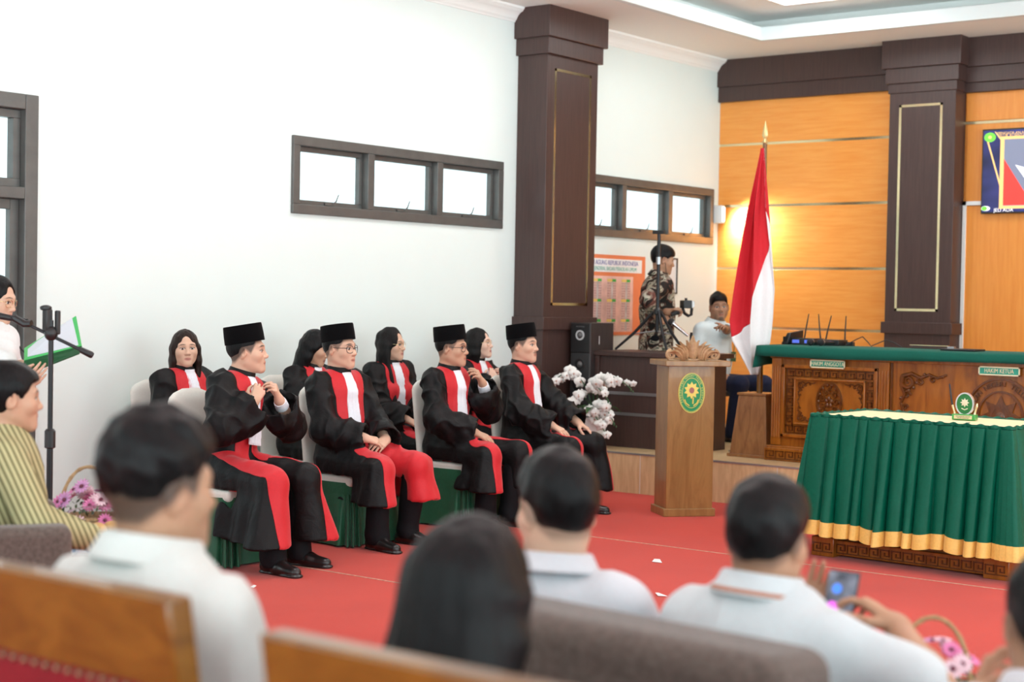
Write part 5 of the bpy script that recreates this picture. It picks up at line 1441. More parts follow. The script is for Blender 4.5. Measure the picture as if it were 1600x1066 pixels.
def skirt_cloth():
    rt = thing('table_skirt', 'green pleated skirt with a gold hem around the cream topped signing table', 'tablecloth', TO, TRZ)
    MB().span((0.008, 0.008, 0.8355), (TL_ - 0.008, TD_ - 0.008, 0.8455)).build('cream_top', M_cream, rt, bevel=0.004)
    # perimeter path
    per = 2 * (TL_ + TD_)
    def edge(s_):
        s_ = s_ % per
        if s_ < TL_: return np.array((s_, 0.0)), np.array((0, -1.0))
        s_ -= TL_
        if s_ < TD_: return np.array((TL_, s_)), np.array((1.0, 0))
        s_ -= TD_
        if s_ < TL_: return np.array((TL_ - s_, TD_)), np.array((0, 1.0))
        s_ -= TL_; return np.array((0, TD_ - s_)), np.array((-1.0, 0))
    def nrm(s_):
        q = 0.05; a = sum(edge(s_ + d)[1] for d in np.linspace(-q, q, 9)); return unit(np.array((a[0], a[1])))
    rng = np.random.default_rng(4)
    n = 900; ss = np.linspace(0, per, n, endpoint=False)
    # irregular pleats
    cuts = [0.0]
    while cuts[-1] < per - 0.06: cuts.append(cuts[-1] + rng.uniform(0.055, 0.115))
    cuts[-1] = per; cuts = np.array(cuts); amp = rng.uniform(0.7, 1.5, len(cuts)); lean = rng.uniform(-0.03, 0.03, len(cuts))
    nz = 44; zs = np.linspace(0.838, 0.0, nz)
    def pleat(s_, t):
        w = s_ + 0
        i = int(np.searchsorted(cuts, w, 'right') - 1); i = min(i, len(cuts) - 2); f = (w - cuts[i]) / (cuts[i + 1] - cuts[i])
        prof = (0.65 * f ** 0.7 + 0.55 * sin(pi * f)) if i % 2 else (0.55 * sin(pi * f) ** 0.6 + 0.35 * f)
        edge_ = min(1, f / 0.06) if f < 0.06 else (max(0, (1 - f) / 0.05) if f > 0.95 else 1)
        return prof * edge_ * amp[i]
    VV = []
    hemz = [0.135 + 0.008 * sin(s_ * 9) + 0.006 * sin(s_ * 23) for s_ in ss]
    P = [edge(s_)[0] for s_ in ss]; N_ = [nrm(s_) for s_ in ss]
    pl0 = np.array([pleat(s_, 0) for s_ in ss])
    for j in range(nz):
        t = j / (nz - 1)
        roll = np.interp(t, [0, 0.3, 1], [0, 0.01, 0.03])
        sh = np.roll(pl0, int(6 * t * 0))
        for i in range(n):
            a = 0.014 + 0.046 * t ** 0.7
            o = 0.006 + 0.075 * t + a * sh[i] + 0.006 * t * sin(ss[i] * 31 + 5 * t)
            p = P[i] + N_[i] * o; z = 0.836 - t * (0.836 - hemz[i])
            VV.append((p[0], p[1], z))
    V = np.array(VV)
    Q = np.array([(j * n + i, (j + 1) * n + i, (j + 1) * n + (i + 1) % n, j * n + (i + 1) % n) for j in range(nz - 1) for i in range(n)])
    f = V[:, 2] - (np.tile(np.array(hemz), nz) + 0.085)
    for name, ff, m in (('green_skirt', f, M_satin), ('gold_hem', -f, M_gold_satin)):
        a, b_, _ = split_pos(V, Q, ff + 1e-6)
        o = np_mesh(name, a, b_, m, rt, sharp=55)
    # ruffle around the top edge
    V = []; F = []; n2 = 700; q = 5
    for i in range(n2):
        s_ = per * i / n2; p = edge(s_)[0]; nn = nrm(s_); w = 0.007 * sin(s_ * 95) + 0.005 * sin(s_ * 61 + 1); 
        for j, (a, z) in enumerate(((-0.016, 0.8475), (0.006 + w * 0.4, 0.855 + 0.005 * sin(s_ * 78)), (0.012 + w, 0.853), (0.012 + w, 0.838), (0.004, 0.834))):
            V.append((*(p + nn * a), z))
    F = [(i * q + j, i * q + (j + 1) % q, ((i + 1) % n2) * q + (j + 1) % q, ((i + 1) % n2) * q + j) for i in range(n2) for j in range(q)]
    MB().add(V, F).build('ruffle', M_satin, rt, sharp=50)
    return rt
skirt_cloth()
def tw(x, y, z): return TO + rotz(TRZ) @ np.array((x, y, z))
# pen set
ps = thing('pen_stand', 'green desk stand with an oval emblem and two pen holders on the cream table top', 'pen stand', tw(0.80, 0.36, 0.848), TRZ + 0.15)
MB().span((-0.068, -0.03, 0), (0.068, 0.03, 0.035)).build('stand_base', plain('green_acrylic', (0.06, 0.32, 0.07), 0.15), ps, bevel=0.004)
pt = MB().span((-0.055, -0.032, 0.007), (0.05, -0.0295, 0.028)).build('brass_plate', plain('brass_plate', (0.72, 0.62, 0.36), 0.35, 0.5), ps)
text_mesh('engraving', 'PENGADILAN NEGERI', 0.0085, M_dark, pt, (-0.002, -0.0325, 0.021), (1, 0, 0), (0, 0, 1), 0.0004); text_mesh('engraving', 'TELUK KUANTAN', 0.0085, M_dark, pt, (-0.002, -0.0325, 0.012), (1, 0, 0), (0, 0, 1), 0.0004)
m = MB(); ell_disc(m, 0.052, 0.064, 0.010, -0.008, 40, (0.0, 0.094)); pe = m.build('oval_plaque', plain('plaque_green', (0.02, 0.17, 0.04), 0.25), ps)
m = MB(); ell_ring(m, 0.054, 0.067, 0.008, 0.012, -0.012, 40, (0, 0.094)); m.build('silver_rim', plain('silver_rim', (0.7, 0.68, 0.66), 0.25, 0.8), pe)
m = MB(); star_poly(m, 0.027, 0.016, 8, -0.008, -0.011, (0, 0.102)); m.tube([(-0.018, -0.01, 0.068), (0, -0.01, 0.060), (0.018, -0.01, 0.068)], 0.003, 6); m.build('sunburst', plain('pale_gold', (0.75, 0.68, 0.5), 0.35, 0.3), pe)
for x, dx, nm in ((-0.058, -0.016, 'pen_holder'), (0.056, 0.012, 'pen_holder')):
    h_ = MB().tube([(x, 0, 0.034), (x + dx * 0.3, 0, 0.05), (x + dx, 0, 0.085)], [0.009, 0.006, 0.008], 12).build(nm, M_goldframe, ps)
    if x < 0: MB().tube([(x + dx, 0, 0.08), (x + dx * 1.5, 0, 0.12), (x + dx * 2.2, 0, 0.20), (x + dx * 2.3, 0, 0.21)], [0.005, 0.006, 0.005, 0.002], 10).build('pen', M_blackplastic, h_)
    else: MB().tube([(x + dx, 0, 0.08), (x + dx * 1.2, 0, 0.10)], [0.008, 0.004], 10).build('cap_end', M_goldframe, h_)
t = thing('pin_clip', 'tiny silver clip lying near the front edge of the cream table top', 'clip', tw(0.93, 0.12, 0.848), TRZ)
MB().tube([(-0.012, 0, 0.003), (0.010, 0.003, 0.004), (0.010, 0.010, 0.004), (-0.006, 0.008, 0.003)], 0.002, 6).build('wire', M_steel, t)

# ---------------- dark desk, speaker, tripod
dk = thing('side_desk', 'dark walnut desk with two silver strips on the platform behind the lectern', 'desk', (10.75, 7.44, PZ), -pi / 2)
MB().span((0.02, 0.02, 0.0), (0.96, 0.48, 0.745)).build('carcass', M_dark, dk, bevel=0.003)
MB().span((-0.02, -0.015, 0.742), (1.01, 0.52, 0.782)).build('desk_top', M_dark, dk, bevel=0.004)
MB().span((-0.005, -0.005, 0.0), (0.03, 0.48, 0.745)).build('side_panel', M_dark, dk, bevel=0.002)
for z in (0.272, 0.44): MB().span((0.03, 0.012, z - 0.012), (0.958, 0.03, z + 0.012)).build('silver_strip', M_steel, dk)
sp = thing('loudspeaker', 'tall black tower loudspeaker standing in front of the first dark pillar', 'speaker', (10.685, 7.55, PZ), -pi / 2)
MB().span((-0.10, 0.0, 0.0), (0.10, 0.335, 1.008)).build('cabinet', wood('black_ash_vinyl', (0.022, 0.017, 0.018), (0.036, 0.028, 0.028), (12, 12, 1.5), 3, 0.45), sp, bevel=0.005)
MB().span((-0.095, -0.008, 0.76), (0.095, 0.002, 1.0)).build('upper_baffle', M_blackplastic, sp, bevel=0.003)
MB().span((-0.095, -0.006, 0.01), (0.095, 0.002, 0.755)).build('lower_baffle', plain('charcoal_baffle', (0.035, 0.036, 0.038), 0.5), sp, bevel=0.003)
def driver(z, r, ring, x=0.0):
    m = MB(); ell_disc(m, r, r, -0.006, -0.010, 32, (x, z)); d = m.build('driver', M_blackplastic, sp)
    m = MB(); ell_ring(m, r * 1.05, r * 1.05, r * 0.34 if ring else r * 0.1, -0.006, -0.016, 40, (x, z)); m.build('surround', plain('brushed_silver', (0.62, 0.62, 0.63), 0.45, 0.2) if ring else plain('rubber', (0.03, 0.03, 0.03), 0.5), d)
    m = MB(); m.lathe([(r * 0.66, 0.0), (r * 0.3, -0.01), (0, -0.012)] if False else [(r * 0.62, 0.0), (r * 0.36, 0.012), (r * 0.3, 0.02), (0, 0.026)], 28, (x, -0.008, z), R=rotx(pi / 2)); m.build('cone', plain('grey_cone', (0.12, 0.12, 0.12), 0.35), d)
driver(0.905, 0.040, True); driver(0.665, 0.045, False); driver(0.50, 0.075, False); driver(0.28, 0.075, False)
text_mesh('maker_mark', 'POLYTRON', 0.016, M_steel, sp, (0.0, -0.0085, 0.975), (1, 0, 0), (0, 0, 1), 0.0005)
MB().span((0.101, 0.12, 0.83), (0.103, 0.125, 0.90)).build('scratch', M_white, sp)

tr = thing('camera_tripod', 'black tripod with a raised column standing on the dark desk', 'tripod', (11.10, 7.07, 1.097))
hub = np.array((0, 0, 0.33))
MB().tube([(0, 0, 0.16), (0, 0, 0.97)], [0.017, 0.015], 14).build('column', M_blackmetal, tr)
MB().lathe([(0.02, 0.30), (0.034, 0.31), (0.034, 0.345), (0.02, 0.36)], 16).build('hub', M_blackplastic, tr)
feet = [np.array((-0.08, 0.36, 0.0)), np.array((0.04, -0.24, 0.0)), np.array((-0.16, -0.20, 0.0))]
for f_ in feet:
    lg = MB().tube([hub + unit(f_) * 0.03, hub * 0.45 + f_ * 0.55, f_ + (0, 0, 0.006)], [0.014, 0.013, 0.010], 10).build('leg', M_blackmetal, tr)
    MB().tube([(0, 0, 0.17), hub * 0.42 + f_ * 0.58], 0.005, 8).build('brace', M_steel, lg)
MB().tube([(0, 0, 0.72), (0, 0, 0.78)], 0.021, 14).build('clamp', M_steel, tr)
MB().span((-0.012, -0.05, 0.97), (0.012, 0.06, 1.0)).build('head_mount', M_blackplastic, tr, bevel=0.003)

# ---------------- poster, picture, wall lamp, television
po = thing('wall_poster', 'orange and white organisation poster on the white wall behind the standing photographer', 'poster', (11.15, D - 0.004, 1.2), 0)
PW, PH = 1.17, 0.72
MB().span((0, -0.004, 0), (PW, 0.003, PH)).build('sheet', plain('poster_orange', (0.80, 0.23, 0.10), 0.5, var=0.1, scale=2), po)
MB().span((0, -0.006, PH - 0.155), (PW - 0.06, -0.003, PH - 0.035)).build('title_band', plain('poster_white', (0.85, 0.85, 0.85), 0.5), po)
text_mesh('lettering', 'MAHKAMAH AGUNG REPUBLIK INDONESIA', 0.058, plain('poster_blue', (0.03, 0.06, 0.35), 0.5), po, (PW / 2 - 0.03, -0.0065, PH - 0.072), (1, 0, 0), (0, 0, 1), 0.0005, 'CENTER', 0.86)
text_mesh('lettering', 'DIREKTORAT JENDERAL BADAN PERADILAN UMUM', 0.05, plain('poster_teal', (0.05, 0.42, 0.32), 0.5), po, (PW / 2 - 0.03, -0.0065, PH - 0.125), (1, 0, 0), (0, 0, 1), 0.0005, 'CENTER', 0.80)
MB().span((0.05, -0.006, 0.03), (PW - 0.2, -0.003, PH - 0.19)).build('photo_panel', plain('poster_pink', (0.78, 0.50, 0.44), 0.5, var=0.25, scale=5), po)
def print_mat():
    m, nt, b = new_mat('poster_building_print'); setc(b, (0.6, 0.5, 0.5), 0.5)
    v = texco(nt, (1, 1, 1), 'Object', (radians(90), 0, 0)); br = nt.nodes.new('ShaderNodeTexBrick'); br.offset = 0.0
    br.inputs['Scale'].default_value = 11.0; br.inputs['Color1'].default_value = (0.50, 0.26, 0.25, 1); br.inputs['Color2'].default_value = (0.58, 0.36, 0.34, 1); br.inputs['Mortar'].default_value = (0.74, 0.56, 0.52, 1); br.inputs['Mortar Size'].default_value = 0.035; br.inputs['Brick Width'].default_value = 0.32
    nt.links.new(v, br.inputs['Vector']); nt.links.new(br.outputs['Color'], b.inputs['Base Color']); return m
M_print = print_mat(); M_pgrey = plain('poster_grey', (0.55, 0.50, 0.50), 0.5, var=0.3, scale=9); M_pyel = plain('poster_yellow', (0.85, 0.62, 0.18), 0.5); M_pgrn = plain('poster_green', (0.05, 0.42, 0.08), 0.5)
rows = (PH - 0.24, PH - 0.42, PH - 0.60)
for c in range(4):
    xc = 0.10 + c * 0.23
    MB().span((xc - 0.01, -0.0064, 0.04), (xc + 0.13, -0.0055, PH - 0.22)).build('building_print', M_print, po, smooth=False)
    MB().span((xc + 0.055, -0.0068, 0.04), (xc + 0.085, -0.0055, PH - 0.22)).build('stair_tower', M_pgrey, po, smooth=False)
    for z in rows:
        MB().span((xc - 0.01, -0.0075, z), (xc + 0.07, -0.006, z + 0.024)).build('name_box', M_pyel, po, smooth=False); MB().span((xc + 0.07, -0.0075, z), (xc + 0.13, -0.006, z + 0.024)).build('tag_box', M_pgrn, po, smooth=False)
pf_ = thing('picture_frame', 'thin black framed sheet on the white wall below the right high window', 'picture', (12.66, D - 0.004, 1.585), 0)
MB().span((0, -0.006, 0), (0.21, 0.003, 0.34)).build('sheet', plain('paper_sheet', (0.78, 0.78, 0.80), 0.5), pf_)
m = MB()
for a, c in (((0, 0), (0.21, 0.012)), ((0, 0.328), (0.21, 0.34)), ((0, 0), (0.012, 0.34)), ((0.198, 0), (0.21, 0.34))): m.span((a[0], -0.016, a[1]), (c[0], 0.002, c[1]))
m.build('frame', M_blackplastic, pf_)
wl = thing('wall_lamp', 'white box lamp on the end wall beside the flag glowing onto the orange panels', 'lamp', (XB - 0.012, 7.935, 2.29), 0)
MB().span((-0.10, -0.04, 0.0), (-0.04, 0.062, 0.175)).build('housing', M_white, wl, bevel=0.008)
MB().span((-0.05, 0.0, 0.06), (0.0, 0.05, 0.12)).build('bracket', M_white, wl)
MB().span((-0.09, -0.044, 0.02), (-0.05, -0.038, 0.155)).build('lens', emis('lamp_lens', (1, 0.97, 0.9), 4.0), wl)
_l = bpy.data.lights.new('lamp_glow', 'SPOT'); _l.energy = 80; _l.color = (1, 0.98, 0.95); _l.shadow_soft_size = 0.05; _l.spot_size = radians(150); _l.spot_blend = 0.8
_o = bpy.data.objects.new('lamp_glow', _l); COL.objects.link(_o); _o.location = (XB - 0.16, 7.74, 2.36); _o.rotation_euler = (radians(60), 0, radians(-120)); 

tv = thing('television', 'wall mounted television with a dark blue screen on the orange end wall', 'television', (XB - 0.013, 5.305, 2.335), -pi / 2)
MB().span((0, -0.055, 0), (1.30, -0.012, 0.74)).build('housing', M_blackplastic, tv, bevel=0.004)
MB().span((0.3, -0.02, 0.2), (1.0, 0.006, 0.5)).build('wall_mount', M_blackmetal, tv)
def scr_mat():
    m, nt, b_ = new_mat('screen_blue'); setc(b_, (0.01, 0.012, 0.05), 0.2)
    n = noise_n(nt, texco(nt, (1, 1, 1.6)), 2.0, 2)
    c = ramp(nt, n, [(0.35, (0.004, 0.005, 0.03)), (0.65, (0.05, 0.06, 0.32))])
    nt.links.new(c, b_.inputs['Emission Color']); b_.inputs['Emission Strength'].default_value = 0.8
    return m
sc_ = MB().span((0.012, -0.0575, 0.014), (1.288, -0.054, 0.726)).build('screen', scr_mat(), tv)
E_gold = emis('screen_gold', (0.75, 0.48, 0.18), 0.9); E_red = emis('screen_red', (0.75, 0.04, 0.03), 0.9); E_green = emis('screen_green', (0.14, 0.55, 0.05), 0.9); E_wh = emis('screen_white', (0.8, 0.8, 0.82), 0.9); E_grey = emis('screen_grey', (0.16, 0.18, 0.26), 0.9)
def flat(name, poly, m, d): MB().add([(x, -0.0585 - d, z) for x, z in poly] + [(x, -0.0572, z) for x, z in poly], [tuple(range(len(poly)))] + [(i, len(poly) + i, len(poly) + (i + 1) % len(poly), (i + 1) % len(poly)) for i in range(len(poly))]).build(name, m, sc_, smooth=False)
flat('picture_block', [(0.185, 0.06), (1.1, 0.06), (1.1, 0.66), (0.185, 0.66)], E_grey, 0.0)
flat('red_wedge', [(0.19, 0.07), (0.46, 0.07), (0.19, 0.49)], E_red, 0.0006)
flat('gold_frame', [(0.165, 0.04), (0.20, 0.04), (0.20, 0.67), (0.165, 0.67)], E_gold, 0.001)
flat('gold_frame', [(0.165, 0.04), (1.1, 0.04), (1.1, 0.065), (0.165, 0.065)], E_gold, 0.0012)
flat('gold_frame', [(0.165, 0.645), (1.1, 0.645), (1.1, 0.67), (0.165, 0.67)], E_gold, 0.0012)
flat('gold_line', [(0.035, 0.66), (0.05, 0.66), (0.17, 0.27), (0.165, 0.24)], E_gold, 0.0008)
flat('gold_line', [(0.11, 0.715), (0.12, 0.715), (0.17, 0.655), (0.165, 0.64)], E_gold, 0.0008)
flat('white_wedge', [(0.3, 0.42), (0.46, 0.2), (0.5, 0.2), (0.5, 0.36)], E_wh, 0.0007)
flat('badge', [(0.07 + 0.052 * cos(a), 0.668 + 0.042 * sin(a)) for a in np.linspace(0, 2 * pi, 28, endpoint=False)], E_green, 0.0014)
flat('badge_star', [(0.07 + (0.02 if i % 2 else 0.012) * cos(a), 0.668 + (0.017 if i % 2 else 0.010) * sin(a)) for i, a in enumerate(np.linspace(0, 2 * pi, 16, endpoint=False))], E_gold, 0.002)
flat('badge', [(0.045 + 0.04 * cos(a), 0.045 + 0.022 * sin(a)) for a in np.linspace(0, 2 * pi, 28, endpoint=False)], E_wh, 0.0014); flat('badge', [(0.035 + 0.026 * cos(a), 0.045 + 0.018 * sin(a)) for a in np.linspace(0, 2 * pi, 28, endpoint=False)], E_green, 0.002)
text_mesh('lettering', 'PENGADILAN NEGERI', 0.034, E_gold, sc_, (0.135, -0.0592, 0.697), (1, 0, 0), (0, 0, 1), 0.0005, 'LEFT'); text_mesh('lettering', 'TELUK KUANTAN', 0.034, E_gold, sc_, (0.135, -0.0592, 0.676), (1, 0, 0), (0, 0, 1), 0.0005, 'LEFT', 1.0)
text_mesh('lettering', 'JELI ADA', 0.045, E_wh, sc_, (0.12, -0.0592, 0.028), (1, 0, 0), (0, 0, 1), 0.0005, 'LEFT')

# ---------------- small things on the platform and floor
t = thing('power_strip', 'white power strip on the platform floor by the stool', 'power strip', (11.35, 6.42, PZ), 0.4)
MB().span((-0.14, -0.03, 0), (0.14, 0.03, 0.045)).build('housing', M_white, t, bevel=0.006)
for x in (-0.08, 0.0, 0.08): MB().cyl((x, 0, 0.044), (x, 0, 0.047), 0.018, 14).build('socket', plain('socket_grey', (0.3, 0.3, 0.3), 0.5), t)
t = thing('cable', 'loose grey cable lying on the platform floor beside the dark desk', 'cable', (11.1, 6.3, PZ), 0)
MB().tube([(0.25, 0.12, 0.005), (0.15, 0.02, 0.005), (0.02, 0.08, 0.005), (-0.10, -0.02, 0.005), (-0.05, -0.12, 0.005), (0.10, -0.10, 0.005), (0.3, -0.05, 0.005), (0.5, 0.1, 0.005), (0.8, 0.15, 0.005)], 0.005, 8).build('cord', plain('grey_cable', (0.15, 0.16, 0.15), 0.5), t)
for (x, y, a, s_, lab) in ((7.748, 4.902, 0.5, 1.0, 'torn white paper scrap on the red carpet in front of the lectern'), (5.60, 5.98, 0.2, 0.35, 'tiny white paper fleck on the red carpet by the front shoes'), (6.86, 4.32, 1.0, 0.8, 'small white paper scrap on the carpet above the phone holder\'s left shoulder'), (6.45, 4.62, -0.4, 0.7, 'paper scrap on the carpet between the two men on the sofa')):
    t = tag(MB(mat4((x, y, 0.002), a)).add([(-0.045 * s_, -0.03 * s_, 0), (0.05 * s_, -0.012 * s_, 0.004), (0.03 * s_, 0.02 * s_, 0.008), (-0.03 * s_, 0.028 * s_, 0.002), (-0.045 * s_, -0.03 * s_, 0.002), (0.05 * s_, -0.012 * s_, 0.006), (0.03 * s_, 0.02 * s_, 0.010), (-0.03 * s_, 0.028 * s_, 0.004)], [(3, 2, 1, 0), (4, 5, 6, 7), (0, 1, 5, 4), (1, 2, 6, 5), (2, 3, 7, 6), (3, 0, 4, 7)]).build('paper_scrap', M_white, smooth=False), lab, 'paper')

# ---------------- orchids
def blossom_mesh(seed):
    m = MB(); r = random.Random(seed)
    for k in range(5):
        a = pi / 2 + 2 * pi * k / 5; L = 0.042 if k in (0, 2, 3) else 0.046; w = 0.015 if k in (0, 2, 3) else 0.025
        V = []; n = 6
        for i in range(n + 1):
            s_ = i / n; ww = w * sin(pi * (0.12 + 0.88 * s_) ** 0.9) ** 0.7 + 0.001
            zz = -0.012 * s_ ** 2 + 0.004 * s_
            for q in (-1, 0, 1): V.append((cos(a) * L * s_ - sin(a) * ww * q, sin(a) * L * s_ + cos(a) * ww * q, zz - 0.003 * abs(q)))
        F = [(i * 3 + j, i * 3 + j + 1, (i + 1) * 3 + j + 1, (i + 1) * 3 + j) for i in range(n) for j in range(2)]
        m.add(V, F)
    return m
def orchids():
    t = thing('orchid_arrangement', 'white artificial orchids in a tall pot between the robed men and the desk', 'flowers', (10.53, 7.29, PZ))
    MB().lathe([(0.06, 0.0), (0.08, 0.02), (0.10, 0.24), (0.105, 0.25), (0.09, 0.25), (0.08, 0.2), (0, 0.2)], 28).build('pot', M_white, t)
    pr = blossom_mesh(1).build('blossom', M_petalw, t, solid=0.002)
    cm = MB().ball((0, 0, 0.004), (0.007, 0.008, 0.008), 8, 6)
    cc = cm.build('lip', plain('orchid_lip', (0.55, 0.32, 0.25), 0.6), pr)
    stems = [  # base -> arc tip  (local; view from -x,-y)
        [(0, 0, 0.2), (-0.02, 0.04, 0.45), (-0.05, 0.16, 0.62), (-0.10, 0.26, 0.60), (-0.14, 0.33, 0.50)],
        [(0, 0, 0.2), (0.0, -0.02, 0.42), (-0.02, -0.06, 0.56), (-0.03, -0.20, 0.60), (-0.02, -0.36, 0.50)],
        [(0, 0, 0.2), (-0.01, 0.0, 0.40), (-0.06, 0.0, 0.52), (-0.10, -0.08, 0.52), (-0.1, -0.20, 0.40)],
        [(0, 0, 0.2), (-0.04, 0.0, 0.28), (-0.10, -0.03, 0.32), (-0.13, -0.10, 0.27), (-0.13, -0.20, 0.14)],
        [(0, 0, 0.2), (-0.02, 0.03, 0.36), (-0.08, 0.08, 0.44), (-0.12, 0.12, 0.40), (-0.14, 0.16, 0.28)],
        [(0, 0, 0.2), (-0.03, -0.03, 0.30), (-0.08, -0.10, 0.36), (-0.1, -0.20, 0.32), (-0.1, -0.26, 0.22)]]
    R = random.Random(9); first = True; nb = 0
    for st in stems:
        P = np.array(st); tt = np.linspace(0, 1, 18); pts = np.array([[np.interp(x, np.linspace(0, 1, 5), P[:, c]) for c in range(3)] for x in tt])
        for _ in range(3): pts[1:-1] = (pts[:-2] + pts[1:-1] * 2 + pts[2:]) / 4
        MB().tube(pts, 0.004, 6).build('stem', M_leaf, t)
        n = 9
        for i in range(n):
            x = 0.42 + 0.56 * i / (n - 1); p = np.array([np.interp(x, tt, pts[:, c]) for c in range(3)]) + np.array([R.uniform(-0.03, 0.02), R.uniform(-0.035, 0.035), R.uniform(-0.04, 0.03)])
            if first: o, l_ = pr, cc; first = False
            else:
                o = pr.copy(); COL.objects.link(o); o.parent = t; l_ = cc.copy(); COL.objects.link(l_); l_.parent = o
            d = Vector((-0.8 + R.uniform(-0.4, 0.4), -0.55 + R.uniform(-0.5, 0.5), R.uniform(-0.25, 0.45)))
            o.location = p; o.rotation_euler = d.to_track_quat('Z', 'Y').to_euler(); s_ = R.uniform(0.95, 1.3) * (1.0 if i < 7 else 0.75); o.scale = (s_, s_, s_)
        MB().ball(pts[-1] + (0, 0, -0.01), (0.008, 0.008, 0.014), 8, 6).ball(pts[-1] + (0, -0.02, -0.025), (0.006, 0.006, 0.011), 8, 6).build('bud', M_leaf, t)
    for a in range(6):
        an = a * 1.05 + 0.3; m = MB(); V = []
        for i in range(8):
            s_ = i / 7; w = 0.035 * sin(pi * (0.1 + 0.9 * s_))
            c = np.array((cos(an) * 0.22 * s_, sin(an) * 0.22 * s_, 0.22 + 0.12 * sin(pi * s_ * 0.8)))
            nn = np.array((-sin(an), cos(an), 0)); V += [c - nn * w, c + (0, 0, -0.006), c + nn * w]
        m.add(V, [(i * 3 + j, i * 3 + j + 1, (i + 1) * 3 + j + 1, (i + 1) * 3 + j) for i in range(7) for j in range(2)]); m.build('leaf', M_leaf, t, solid=0.003)
orchids()

# ---------------- covered chairs
def covered_chair(name, label, loc, rot, group):
    t = thing(name, label, 'chair', loc, rot, group)
    def back(u, v):
        a = 2 * pi * u; z = 0.36 + 0.60 * v; w = 0.195 * (1 - 0.05 * v); 
        if v > 0.86: w *= sqrt(max(0.05, 1 - ((v - 0.86) / 0.15) ** 2))
        cy = -0.205 - 0.075 * max(0, (z - 0.40)) / 0.56
        c, s_ = cos(a), sin(a); th = 0.026 if v < 0.93 else 0.026 * (1 - (v - 0.93) / 0.09)
        return (w * abs(c) ** 0.45 * (1 if c > 0 else -1), cy + th * abs(s_) ** 0.7 * (1 if s_ > 0 else -1) - 0.02 * (1 - abs(c) ** 2) * 0, z)
    m = MB().grid(back, 40, 26, True); k = len(m.v); m.f.append(tuple(range(k - 40, k)))
    m.build('back_cover', M_chairw, t, sharp=60)
    MB().span((-0.225, -0.245, 0.36), (0.225, 0.215, 0.425)).build('seat_cover', M_chairw, t, bevel=0.02, segs=3)
    def per(u, grow):
        # rounded rectangle perimeter
        a = 2 * pi * u; c, s_ = cos(a), sin(a)
        return np.array(((0.228 + grow) * abs(c) ** 0.28 * (1 if c > 0 else -1), -0.012 + (0.232 + grow) * abs(s_) ** 0.28 * (1 if s_ > 0 else -1)))
    m = MB().grid(lambda u, v: (*per(u, 0.003 + 0.002 * v), 0.385 - 0.075 * v), 96, 4, True); m.build('skirt_band', M_chairg, t, sharp=60)
    rs = sum(map(ord, label)) % 17
    def sk(u, v):
        g = 0.005 + 0.035 * v + (0.004 + 0.020 * v) * sin(u * 2 * pi * 15 + 1.5 * sin(u * 19 + rs)) + 0.008 * v * sin(u * 31 + rs)
        return (*per(u, g), 0.318 - 0.306 * v)
    MB().grid(sk, 240, 14, True).build('skirt', M_chairg, t, sharp=0)
    return t
# ================================================================== PEOPLE
CH_G = 'covered chairs of the front row'; CH_B = 'covered chairs of the back row'
front = [(6.04, 'ivory and green covered chair under the robed man fingering his white jabot'), (7.06, 'ivory and green covered chair under the robed man with clasped hands'), (8.12, 'ivory and green covered chair under the robed man touching his collar'), (8.93, 'ivory and green covered chair under the robed man beside the white orchids')]
rear = [(6.50, 'covered chair by the wall under the woman looking at the camera'), (7.56, 'covered chair by the wall under the woman looking down'), (8.40, 'covered chair by the wall under the woman with long wavy hair'), (9.38, 'covered chair by the wall under the woman holding her collar')]
for (x, lab), r in zip(front, (0.12, 0, 0.05, 0.2)): covered_chair('covered_chair', lab, (x + 0.05, 6.74, 0), pi + r, CH_G)
for x, lab in rear: covered_chair('covered_chair', lab, (x, 7.60, 0), pi, CH_B)

RG = 'people in red and black court robes'
# front row
f = Figure('person', 'capped man in red and black robe fingering his white jabot with both hands', dict(group=RG,
    head=(6.20, 6.70, 1.178), rot=pi + 0.12, lean=(0.05, -0.16, 0.10), hrot=(0.55, 0.04, 0.0), skin='fair', bw=1.0, hsc=1.07, knee=(0.18, 0.46), kxL=0.10, ankle=(0.20, 0.50), axL=0.10, ayL=0.44, kz=0.49,
    armR=dict(wr=(0.035, 0.205, 0.385), hd=(-0.55, 0.05, 0.80), hn=(0.45, 0.75, 0.35), curl=0.75, pole=(0.75, -0.1, -0.7), droop=0.08, bare=0.045),
    armL=dict(wr=(-0.20, 0.20, 0.385), hd=(0.50, 0.0, 0.85), hn=(-0.45, 0.8, 0.3), curl=0.75, pole=(-0.75, -0.1, -0.7), droop=0.08, bare=0.06)))
f.body(fade=0.85); f.cap(); f.hair('short', th=0.004, h=0.004, wob=0.0005, front=0.075, up=0.003); f.robe(hem=0.15, flare=0.06, sleeve=0.100, seed=3, band=(0.088, 0.0), bandL=(0.05, -0.085), jl=0.40, jhang=0.03); f.cuffs(sides=(1,), back=0.03); f.shoes(thigh=0.062)
f = Figure('person', 'capped man in black rimmed glasses and red robe with hands clasped on his lap', dict(group=RG,
    head=(7.06, 6.80, 1.178), rot=pi, lean=(-0.05, 0.0, 0), hrot=(0.20, 0.02, 0), skin='fair', hsc=1.05, bw=0.97, knee=(0.14, 0.45), ankle=(0.13, 0.43), axL=0.18, ayL=0.40, kz=0.485, kxL=0.19,
    armR=dict(wr=(0.075, 0.26, 0.145), hd=(-0.85, 0.40, -0.25), hn=(0.05, 0.5, 0.85), curl=0.32, pole=(0.7, -0.5, -0.5), bare=0.03),
    armL=dict(wr=(-0.10, 0.28, 0.125), hd=(0.9, 0.25, -0.25), hn=(-0.05, 0.55, 0.8), curl=0.45, pole=(-0.7, -0.5, -0.5))))
